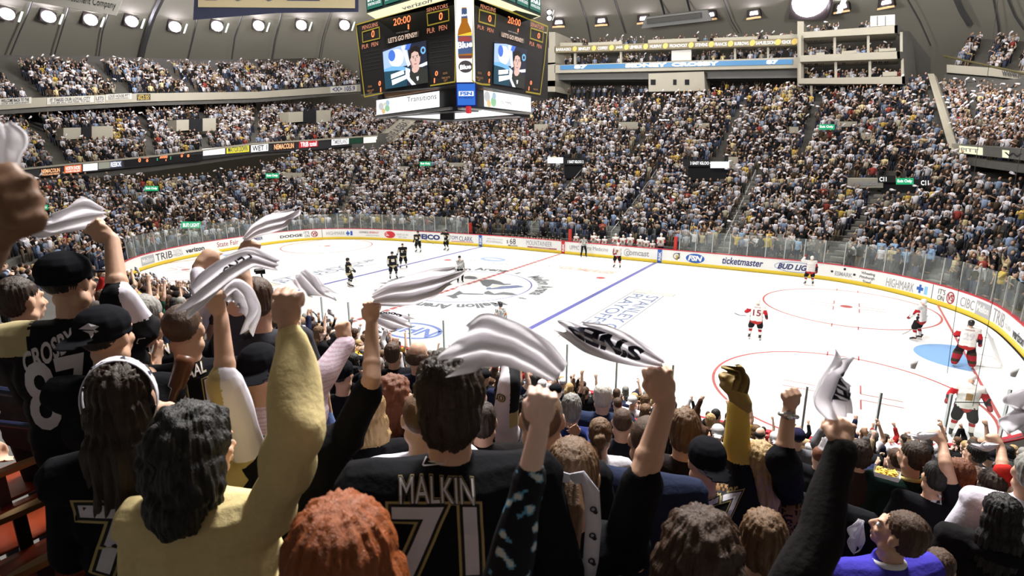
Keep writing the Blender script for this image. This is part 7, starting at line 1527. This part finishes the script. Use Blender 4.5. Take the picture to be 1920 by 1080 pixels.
# entrances of the left balcony: beige side walls with a dark opening
def on_deck(px, py, X): return onX(px, py, X)
for k, (a, b, c_, d_, y0, y1) in enumerate(((119, 153, 172, 212, 238, 262), (331, 355, 380, 405, 223, 246), (541, 569, 593, 620, 208, 230))):
    w = ORD[k]
    for (x0, x1) in ((a, b), (c_, d_)):
        Q = [onX(x0, y0+ (2 if x0 == a else -1), -46.5), onX(x1, y0+(1 if x0 == a else -2), -46.5), onX(x1, y1-2, -46.5), onX(x0, y1, -46.5)]; c = np.mean(Q, 0); o = empty('entrance_wall', tuple(c), 0, 'beige wall %s of the %s balcony entrance from the left' % ('left' if x0 == a else 'right', w), 'wall', 'balcony entrance walls'); g = G(); g.prism([q-c for q in Q], (-2., 0, 0)); g.build('wall_panel', beige, o)
    Q = [onX(b, y0, -46.4), onX(c_, y0-1, -46.4), onX(c_, y1, -46.4), onX(b, y1, -46.4)]; c = np.mean(Q, 0); o = empty('entrance', tuple(c), 0, 'dark doorway of the %s balcony entrance from the left' % w, 'entrance'); g = G(); g.prism([q-c for q in Q], (-2.5, 0, 0)); g.build('opening', darkv, o)  # doorway shade put in as a near-black block
    CLEAR.append((a-2, y0-2, d_+2, y1+1))
# aisles
AIS = [s_of(x) for x in (1345, 1548, 1712, 1128, 975, 815, 628, 520, 400, 1868)]
stepm = mat('aisle_steps', (.22, .21, .19), .85, .15, 2)
def aisle_d(s): return min(min(abs(s-a), abs(abs(s-a)-PERIM)) for a in AIS)
for k, a in enumerate(AIS):
    g = G(); i = int(a/DS) % NP
    for j in range(int((min(DMX[i], 15.)-.9)/TREAD)):
        for h in (0, .5):
            d0 = .9+(j+h)*TREAD; z = fz(.9+(j+.5)*TREAD, i)-(.0 if h == 0 else -.20)+.02
            if h == 0: continue
            c = pth(np.array(a), d0+TREAD*.25, z-.1); n = NRM[i]; g.box(c, (.9, TREAD*.5, .2), 0, math.atan2(n[1], n[0])-math.pi/2)
    tag(g.build('aisle_steps', stepm), kind='structure')
rail_m = mat('aisle_rail', (.5, .5, .5), .3, metal=.7)
for k, (x, l) in enumerate(((1345, 'far stand aisle right of centre'), (1128, 'far stand aisle behind the visiting bench'), (975, 'far stand aisle left of the first igloo sign'))):
    a = s_of(x); i = int(a/DS) % NP; g = G()
    for d0 in np.arange(2, 14, 2.5):
        p, q = pth(np.array(a), d0, fz(d0, i)+.1), pth(np.array(a), d0+1.8, fz(d0+1.8, i)+.1); g.tube([p, p+[0, 0, .9], q+[0, 0, .9], q], .03, 6)
    tag(g.build('aisle_handrail', rail_m), 'steel handrail loops up the %s' % l, 'handrail')

# ================================================================== SPECTATORS
# ---- the nearer ones: each a person of its own, copied from a set of complete figures
rs = random.Random(11)
UPR = lambda k, x, z, kind='fist': ('up', (k*x, .12, z), kind)
ARCH = []
def arch(hair, arms, kind='tee', build=1., yaw=0, pitch=0, cap=None, lean=.03):
    f = Figure(build, yaw, pitch, 0, arms, lean=lean, stance=.11); o = empty('person', (0, 0, 0), 0, 'x', 'person'); 
    def put(me, m, nm): me.materials.append(m); q = link(nm, me, o); return q
    put(f.body(.017, True), skin_m, 'body'); put(f.top(kind, .018, .022, .88, amp=.006), cloth_m, 'shirt'); put(f.trousers(.024), cloth_m, 'trousers'); put(f.hair(hair, .011), hair_m, 'hair')
    if cap: put(f.cap(cap == 'back', .011), capm, 'cap')
    ARCH.append((o, hair, cap, arms, kind)); return o
dn = ('down',); cl = ('clap',)
arch('short', {1: dn, -1: dn}, 'tee'); arch('short', {1: cl, -1: cl}, 'long', 1.08, .3); arch('buzz', {1: UPR(1, .30, 1.93), -1: dn}, 'tee', 1.1); arch('long', {1: cl, -1: cl}, 'long', .9, -.3); arch('bob', {1: dn, -1: dn}, 'tee', .9, .2)
arch('pony', {1: UPR(1, .2, 1.95), -1: dn}, 'tee', .9); arch('tousled', {1: dn, -1: UPR(-1, .3, 1.9)}, 'long', 1.); arch('buzz', {1: dn, -1: dn}, 'long', 1.05, .25, cap='front'); arch('buzz', {1: cl, -1: cl}, 'jersey', 1.1, -.2, cap='back'); arch('balding', {1: dn, -1: dn}, 'long', 1.1)
arch('short', {1: UPR(1, .26, 1.92), -1: UPR(-1, .28, 1.9)}, 'jersey', 1.05); arch('buzz', {1: dn, -1: dn}, 'jersey', 1.1); arch('long', {1: UPR(1, .3, 1.85, 'open'), -1: dn}, 'tee', .9, .2, .1)
SHIRTS = [('white', (.66, .64, .68), 20), ('black', (.012, .012, .014), 38), ('navy', (.02, .025, .06), 10), ('grey', (.16, .16, .18), 8), ('pale blue', (.28, .38, .58), 6), ('yellow', (.62, .42, .06), 4), ('tan', (.45, .35, .2), 4), ('brown', (.07, .04, .025), 4), ('red', (.4, .03, .03), 3), ('dark green', (.02, .06, .04), 2)]
HAIRS = [('dark', 5), ('brown', 5), ('black', 3), ('light brown', 3), ('blond', 2), ('grey', 2), ('auburn', 1)]
def pick(L, r): 
    t = r.uniform(0, sum(l[-1] for l in L)); 
    for l in L:
        t -= l[-1]
        if t <= 0: return l
    return L[-1]
EDGE = [(0, 500), (240, 518), (300, 522), (400, 548), (470, 578), (560, 592), (620, 612), (700, 628), (780, 645), (860, 676), (960, 688), (1060, 716), (1120, 728), (1180, 730), (1250, 745), (1300, 768), (1360, 774), (1430, 800), (1500, 800), (1600, 806), (1700, 818), (1800, 820), (1960, 842)]
ex, ey = zip(*EDGE)
cand = []
for k in range(0, 14):
    d0 = .9+(k+.5)*TREAD; S = np.arange(0, PERIM, .56)+rs.uniform(0, .5)
    for s in S:
        s2 = s+rs.uniform(-.1, .1); p = pth(np.array(s2), d0+rs.uniform(-.12, .12), 0.)
        if p[1] > -11.5 and not (p[0] < -20 and p[1] < 2): continue
        i = int(s2/DS) % NP; z = fz(d0, i); H = rs.uniform(.93, 1.04); hd = np.array([p[0], p[1], z+1.655*H]); q = proj(hd)
        if q[0] < 150 and q[1] > 490: continue
        if q[2] < 2.6 or q[0] < -30 or q[0] > 1950 or q[1] > 1100: continue
        over = np.interp(q[0], ex, ey)-7+rs.uniform(-4, 9)-(q[1]-.12*FPX/q[2])
        if over > 0:
            H -= over*q[2]/FPX/1.70
            if H < .76: continue
            hd = np.array([p[0], p[1], z+1.655*H]); q = proj(hd)
        hw = .17*FPX/q[2]; bad = False
        for (hx, hy, hD) in HEROES:
            hr = .13*FPX/hD
            if q[2] > hD and abs(q[0]-hx) < hr*.75 and -hr*.8 < q[1]-hy < hr*3.: bad = True
            hp = at(hx, hy, hD)
            if (hp[0]-hd[0])**2+(hp[1]-hd[1])**2 < .40**2: bad = True
            if q[2] < hD-.05 and abs(q[0]-hx) < hr*1.6 and -hr < q[1]-hy < hr*4: bad = True
        if bad: continue
        cand.append((q[2], q[0], q[1], p, z, H, i))
cand.sort(key=lambda c: c[0]); far_left = [c for c in cand[175:]]; near = cand[:175]; near.sort(key=lambda c: c[1])
def pose_words(arms):
    v = [a[0] for a in arms.values()]; return 'both arms up' if v.count('up') == 2 else 'arm up' if 'up' in v else 'clapping' if 'clap' in v else 'arms down'
cnt = {}
TW = []
for (dz, qx, qy, p, z, H, i) in near:
    o, hair, cap, arms, kind = rs.choice(ARCH); sn, scol, _ = pick(SHIRTS, rs); hn, _ = pick(HAIRS, rs); f = rs.uniform(.85, 1.15); scol = tuple(min(.85, c*f) for c in scol)
    th = math.atan2(-NRM[i][1], -NRM[i][0])-math.pi/2+rs.uniform(-.45, .45); key = (sn, hn, pose_words(arms)); cnt[key] = cnt.get(key, 0)+1
    cap_w = ' capped' if cap else ''
    lab = '%s-haired%s person, %s shirt, %s, %s from left, near stand' % (hn.replace(' ', '-'), cap_w, sn.replace(' ', '-'), pose_words(arms), ordn(cnt[key])); 
    tc = rs.choice([(.02, .025, .05), (.03, .03, .03), (.08, .1, .18), (.2, .16, .1)])
    copy_person(o, (p[0], p[1], z), th, H*.99, lab, {'body': rs.choice([SK['l'], SK['m'], SK['p'], SK['l']]), 'shirt': scol, 'trousers': tc, 'hair': HC[hn], 'cap': rs.choice([(.015, .015, .018), (.02, .02, .05), (.6, .6, .62)])}, 'spectators in the near stand')
# ---- front rows behind the far glass, facing the camera
fr = []
for k in range(0, 2):
    d0 = 1.5+k*TREAD; s = s_of(1275)
    while s < s_of(1275)+PERIM:
        s += rs.uniform(.52, .75); p = pth(np.array(s), d0, 0.); i = int(s/DS) % NP
        if p[1] < -2 or p[0] < 9: 
            if p[1] < -2: break
            continue
        if aisle_d(s % PERIM) < .7: continue
        z = fz(d0, i); q = proj(np.array([*p[:2], z+1.6]))
        if q[0] > 1935 or q[2] < 0: continue
        fr.append((q[2], q[0], q[1], p, z, i, s))
fr.sort(key=lambda c: c[0]); fr = fr[:62]; fr.sort(key=lambda c: c[1]); TAKEN = [(c[3][0], c[3][1]) for c in fr]; cnt = {}
for (dz, qx, qy, p, z, i, s) in fr:
    o, hair, cap, arms, kind = rs.choice(ARCH); sn, scol, _ = pick([('white', (.66, .64, .68), 14), ('black', (.012, .012, .014), 14), ('pale blue', (.28, .42, .62), 9), ('tan', (.5, .42, .26), 8), ('yellow', (.62, .45, .1), 5), ('grey', (.2, .2, .2), 6), ('brown', (.08, .05, .03), 5)], rs); hn, _ = pick(HAIRS, rs)
    key = (sn, hn, pose_words(arms)); cnt[key] = cnt.get(key, 0)+1
    lab = '%s hair, %s shirt, %s, %s such from left behind far glass' % (hn, sn, pose_words(arms), ordn(cnt[key]))
    copy_person(o, (p[0], p[1], z), math.atan2(-NRM[i][1], -NRM[i][0])-math.pi/2+rs.uniform(-.4, .4), rs.uniform(.93, 1.03), lab, {'body': rs.choice([SK['l'], SK['m'], SK['p']]), 'shirt': scol, 'trousers': (.04, .05, .08), 'hair': HC[hn], 'cap': (.02, .02, .03)}, 'spectators behind the far glass')
for a in ARCH: drop(a[0])

# ---- everyone farther away: too many to count, one mesh
def tri(V, F):
    T = []
    for f in F:
        for j in range(1, len(f)-1): T.append((f[0], f[j], f[j+1]))
    return np.array(V, float), np.array(T, int)
def lp_tube(P, R, n=5):
    g = G(); g.tube(P, R, n); return tri(np.vstack(g.V), g.F)
def lp_sph(c, r): return tri(SPL[0]*np.array(r)+np.array(c), SPL[1])
def lp_person(arms, towel_=None, seed=0, longhair=False):
    parts = []   # (V, T, region) regions: 0 skin 1 shirt 2 trousers 3 hair 4 towel
    parts.append((*lp_sph((0, .01, 1.63), (.085, .10, .12)), 0)); parts.append((*lp_sph((0, -.03, 1.67), (.098, .105, .10)), 3))
    if longhair: parts.append((*lp_sph((0, -.06, 1.55), (.11, .08, .14)), 3))
    parts.append((*tri(*(lambda g: (np.vstack(g.V), g.F))(G().tube([(0, 0, .88), (0, 0, 1.12), (0, 0, 1.34), (0, 0, 1.46)], [.17, .165, .20, .10], 7))), 1)); V = parts[-1][0]; V[:, 1] *= .68
    for k in (-1, 1):
        parts.append((*lp_tube([(k*.09, 0, .92), (k*.10, .02, .5), (k*.11, 0, .02)], [.10, .075, .06]), 2)); S = V3(k*.20, 0, 1.40); a = arms[0 if k < 0 else 1]
        if a == 'd': E, W = V3(k*.27, -.02, 1.13), V3(k*.26, .10, .92)
        elif a == 'c': E, W = V3(k*.27, .05, 1.15), V3(k*.05, .30, 1.32)
        elif a == 'u': E, W = V3(k*.33, .05, 1.60), V3(k*.26, .10, 1.88)
        else: E, W = V3(k*.40, .05, 1.50), V3(k*.50, .12, 1.76)
        parts.append((*lp_tube([S, E], [.065, .05]), 1)); parts.append((*lp_tube([E, W], [.045, .035]), 0 if seed % 2 else 1)); parts.append((*lp_sph(W, (.05, .05, .06)), 0))
        if towel_ == k:
            r = random.Random(seed); a_ = r.uniform(-.6, .8); L = .38; d = V3(k*math.cos(a_), 0, math.sin(a_)); n = V3(-d[2], 0, d[0]); g = G(); V = []; 
            for t, w in ((0, .04), (.35, .12), (.7, .17), (1., .12)): 
                for s_ in (-1, 1): V.append(W+d*L*t+n*w*s_*.5+V3(0, .05*math.sin(t*5+s_), 0))
            F = [(2*i, 2*i+1, 2*i+3, 2*i+2) for i in range(3)]; Vv = np.array(V); Vt = np.vstack([Vv, Vv+V3(0, .02, 0)]); Ft = F+[tuple(x+8 for x in f[::-1]) for f in F]+[(0, 8, 9, 1), (6, 7, 15, 14), (0, 2, 10, 8), (2, 4, 12, 10), (4, 6, 14, 12), (1, 9, 11, 3), (3, 11, 13, 5), (5, 13, 15, 7)]
            parts.append((*tri(Vt, Ft), 4))
    V = []; T = []; R = []; n = 0
    for v, t, r in parts: V.append(v); T.append(t+n); R += [r]*len(t); n += len(v)
    return np.vstack(V), np.vstack(T), np.array(R)
LP = [lp_person('dd'), lp_person('cc', None, 1), lp_person('dd', None, 2, True), lp_person('cc', None, 3, True), lp_person('du', 1, 1), lp_person('ud', -1, 2), lp_person('dw', 1, 3), lp_person('wd', -1, 4, True), lp_person('uu', None, 5), lp_person('uu', 1, 6), lp_person('du', None, 7), lp_person('cd', None, 8), lp_person('dd', None, 9), lp_person('du', 1, 10, True)]
LPW = [12, 12, 9, 8, 5, 5, 3, 3, 3, 2, 5, 8, 10, 4]
pal = [((.66, .64, .70), 17), ((.40, .41, .47), 9), ((.012, .012, .014), 36), ((.03, .035, .06), 10), ((.10, .09, .09), 8), ((.24, .31, .46), 6), ((.60, .42, .10), 2), ((.40, .36, .28), 4), ((.28, .05, .04), 2), ((.07, .045, .03), 6), ((.18, .22, .3), 4), ((.62, .52, .30), 2)]
PC = np.array([p[0] for p in pal]); PW = np.array([p[1] for p in pal], float); PW /= PW.sum(); LW = np.array(LPW, float); LW /= LW.sum()
SKC = np.array([(.46, .29, .22), (.40, .25, .18), (.5, .33, .26), (.34, .2, .14)]); HRC = np.array([HC[k] for k in ('dark', 'brown', 'black', 'light brown', 'blond', 'grey', 'dark')]); TRC = np.array([(.02, .025, .05), (.03, .03, .03), (.07, .09, .16), (.16, .12, .08)])
nr = np.random.default_rng(5)
def in_clear(q):
    for a, b, c, d in CLEAR:
        if a < q[0] < c and b < q[1] < d: return True
    return False
def crowd_mesh(name, pts, label, group=None):
    """pts: rows of x, y, z, rz, scale"""
    VV = []; TT = []; CC = []; n = 0; pts = np.array(pts); typ = nr.choice(len(LP), len(pts), p=LW)
    for k in range(len(LP)):
        P = pts[typ == k]
        if not len(P): continue
        V, T, R = LP[k]; m = len(P); c, s = np.cos(P[:, 3])[:, None], np.sin(P[:, 3])[:, None]; sc = P[:, 4][:, None]
        X = (V[None, :, 0]*c-V[None, :, 1]*s)*sc+P[:, 0][:, None]; Y = (V[None, :, 0]*s+V[None, :, 1]*c)*sc+P[:, 1][:, None]; Z = V[None, :, 2]*sc+P[:, 2][:, None]
        VV.append(np.stack([X, Y, Z], -1).reshape(-1, 3)); TT.append((T[None]+(np.arange(m)*len(V))[:, None, None]+n).reshape(-1, 3)); n += m*len(V)
        cols = np.zeros((m, 5, 3)); cols[:, 0] = SKC[nr.integers(0, len(SKC), m)]; cols[:, 1] = PC[nr.choice(len(PC), m, p=PW)]*nr.uniform(.75, 1.15, (m, 1)); cols[:, 2] = TRC[nr.integers(0, len(TRC), m)]; cols[:, 3] = HRC[nr.integers(0, len(HRC), m)]; cols[:, 4] = (.78, .76, .82)
        capm_ = nr.random(m) < .12; cols[capm_, 3] = PC[nr.choice(len(PC), capm_.sum(), p=PW)]
        CC.append(cols[:, R].reshape(-1, 3))
    V = np.vstack(VV); T = np.vstack(TT); C = np.vstack(CC); me = bpy.data.meshes.new(name); me.vertices.add(len(V)); me.vertices.foreach_set('co', V.astype(np.float32).ravel()); me.loops.add(len(T)*3); me.loops.foreach_set('vertex_index', T.astype(np.int32).ravel())
    me.polygons.add(len(T)); me.polygons.foreach_set('loop_start', (np.arange(len(T))*3).astype(np.int32)); me.polygons.foreach_set('loop_total', np.full(len(T), 3, np.int32)); me.polygons.foreach_set('use_smooth', np.ones(len(T), bool))
    me.update(calc_edges=True); a = me.attributes.new('tint', 'FLOAT_COLOR', 'FACE'); a.data.foreach_set('color', np.c_[C, np.ones(len(C))].astype(np.float32).ravel()); me.materials.append(print_m)
    return tag(link(name, me), label, 'crowd', group, 'stuff')
pts = []; tk = np.array(TAKEN)
PRt = [np.array(p[:2]) for p in (R1[0], R1[2], RB[2], RB[0])]
def in_poly(x, y, P):
    ins = False
    for a, b in zip(P, P[1:]+P[:1]):
        if (a[1] > y) != (b[1] > y) and x < (b[0]-a[0])*(y-a[1])/(b[1]-a[1]+1e-12)+a[0]: ins = not ins
    return ins
PRt = [np.array((27.2, 30.)), np.array((31.5, 8.)), np.array((60., 8.)), np.array((60., 60.)), np.array((26., 46.))]
for k in range(36):
    d0 = .9+(k+.5)*TREAD; S = 0.
    while S < PERIM:
        # seat pitch measured along the row itself
        i = int(S/DS) % NP; j = (i+1) % NP; w = np.linalg.norm((PATH[j]+NRM[j]*d0)-(PATH[i]+NRM[i]*d0))/DS; S += .58/max(w, .5)*nr.uniform(.9, 1.15); i = int(S/DS) % NP
        if d0 > min(DMX[i], 31)-.3: continue
        p = PATH[i]+NRM[i]*(d0+nr.uniform(-.12, .12))+_tan[i]*((S/DS) % 1)*DS*w; z = fz(d0, i)
        if p[1] < -11.5 and p[0] > -22 : continue
        if k < 1 and 920 < proj(np.array([p[0], p[1], 1.5]))[0] < 1270 and p[1] > 10: continue
        if (aisle_d(S % PERIM)*w < .50 and d0 < 15) or (d0 > 16 and aisle_d((S+4.) % PERIM)*w < .42): continue
        if k < 2 and len(tk) and ((tk[:, 0]-p[0])**2+(tk[:, 1]-p[1])**2).min() < .3**2: continue
        if p[0] > 20 and in_poly(p[0], p[1], PRt) and z > 5.0: continue
        if p[0] < XL+.4 and z > 4.6 and p[1] < 31: continue
        q = proj(np.array([p[0], p[1], z+1.2]))
        if q[2] < 1 or q[0] < -40 or q[0] > 1960: continue
        if in_clear(q) or nr.random() < .025: continue
        if q[0] < 722 and p[0] < -20:
            lb = np.interp(q[0], [c[0] for c in LB], [c[1] for c in LB])
            if q[1] < lb+8: continue
        if 705 < q[0] < 795 and q[1] < 282-(q[0]-712)*.66 and p[0] < -20: continue
        pts.append((p[0], p[1], z, math.atan2(-NRM[i][1], -NRM[i][0])-math.pi/2+nr.uniform(-.5, .5), nr.uniform(.9, 1.05)))
for c in far_left: pts.append((c[3][0], c[3][1], c[4], math.atan2(-NRM[c[6]][1], -NRM[c[6]][0])-math.pi/2, c[5]))
print('DBGN', len(pts), len(near), len(far_left), len(fr))
crowd_mesh('seated_crowd', pts, 'dense crowd of spectators filling the lower stands all round the ice')
def deck_rows(front, back, rows, gap=.6, aisles=(), lift=0., skip=.03, step=True):
    out = []; fr_ = np.array(front); bk_ = np.array(back); L = np.r_[0, np.cumsum(np.linalg.norm(np.diff(fr_, axis=0), axis=1))]
    for r in range(rows):
        v = (r+.6)/rows; A = fr_*(1-v)+bk_*v; LA = np.r_[0, np.cumsum(np.linalg.norm(np.diff(A, axis=0), axis=1))]; s = .3
        while s < LA[-1]:
            s += gap*nr.uniform(.85, 1.2); t = s/LA[-1]
            if any(abs(t-a)*LA[-1] < .55 for a in aisles) or nr.random() < skip: continue
            p = np.array([np.interp(s, LA, A[:, c]) for c in range(3)]); q = proj(p+[0, 0, 1.2])
            if in_clear(q) or q[2] < 1 or q[0] < -40 or q[0] > 1960: continue
            d = np.array([0, 0])-p[:2]; out.append((*(p+[0, 0, lift]), math.atan2(-d[0], d[1])+nr.uniform(-.4, .4), nr.uniform(.9, 1.05)))
    return out
cr = deck_rows([p+[0, 0, .02] for p in F1], [p+[0, 0, .02] for p in B1], 16, .6, (.13, .30, .42, .55, .68, .82, .93)); crowd_mesh('balcony_crowd', cr, 'crowd on the left balcony between the lit signs and the upper balcony')
B2s = [a*.35+b*.65 for a, b in zip(F2, B2)]
cr = deck_rows(F2, B2s, 9, .55, (.10, .12, .27, .285, .43, .445, .56, .57, .70, .84), skip=.04); crowd_mesh('balcony_crowd', cr, 'crowd on the upper left balcony below the floodlights')
cr = deck_rows(RF, RB, 30, .60, (.3,)); crowd_mesh('balcony_crowd', cr, 'crowd on the right balcony beside the slanting stair wall')
cr = deck_rows(URF, [a*.25+b*.75 for a, b in zip(URF, URB)], 9, .6, (.28, .6)); crowd_mesh('balcony_crowd', cr, 'crowd on the upper right balcony above the white fascia')
# guests of the suites and of the press level
cr = []
def guests(x0, x1, ya, yb, Y, gap=.55, prob=.6, rows=1):
    for r_ in range(rows):
        x = x0
        while x < x1:
            P = onY(x, ya+(yb-ya)*(x-x0)/(x1-x0), Y+.9*r_); dpx = gap*FPX/((P-CAM)@FW); x += dpx*nr.uniform(.8, 1.4)
            if nr.random() < prob: cr.append((P[0], P[1], P[2]-1.5+.25*r_, math.pi+nr.uniform(-.5, .5), nr.uniform(.85, 1.)))
guests(1044, 1495, 80, 66, YS+2.2, .6, .5, 2); guests(1044, 1255, 112, 104, YS+1.6, .6, .7, 2); guests(1300, 1495, 103, 97, YS+1.6, .6, .65, 2); guests(1015, 1040, 74, 73, YS+1.5, .6, .7); guests(1015, 1038, 142, 141, YS+1.5)
guests(1510, 1685, 96, 88, YT+1.6, .6, .75, 2); guests(1503, 1690, 139, 136, YT+1.6, .55, .85, 2); guests(1512, 1630, 51, 43, YT+2., .6, .6); guests(1335, 1500, 158, 152, YS+4, .6, .7); guests(1060, 1215, 165, 163, YS+4, .6, .7)
crowd_mesh('suite_guests', cr, 'guests standing in the suites and press level above the far stand')
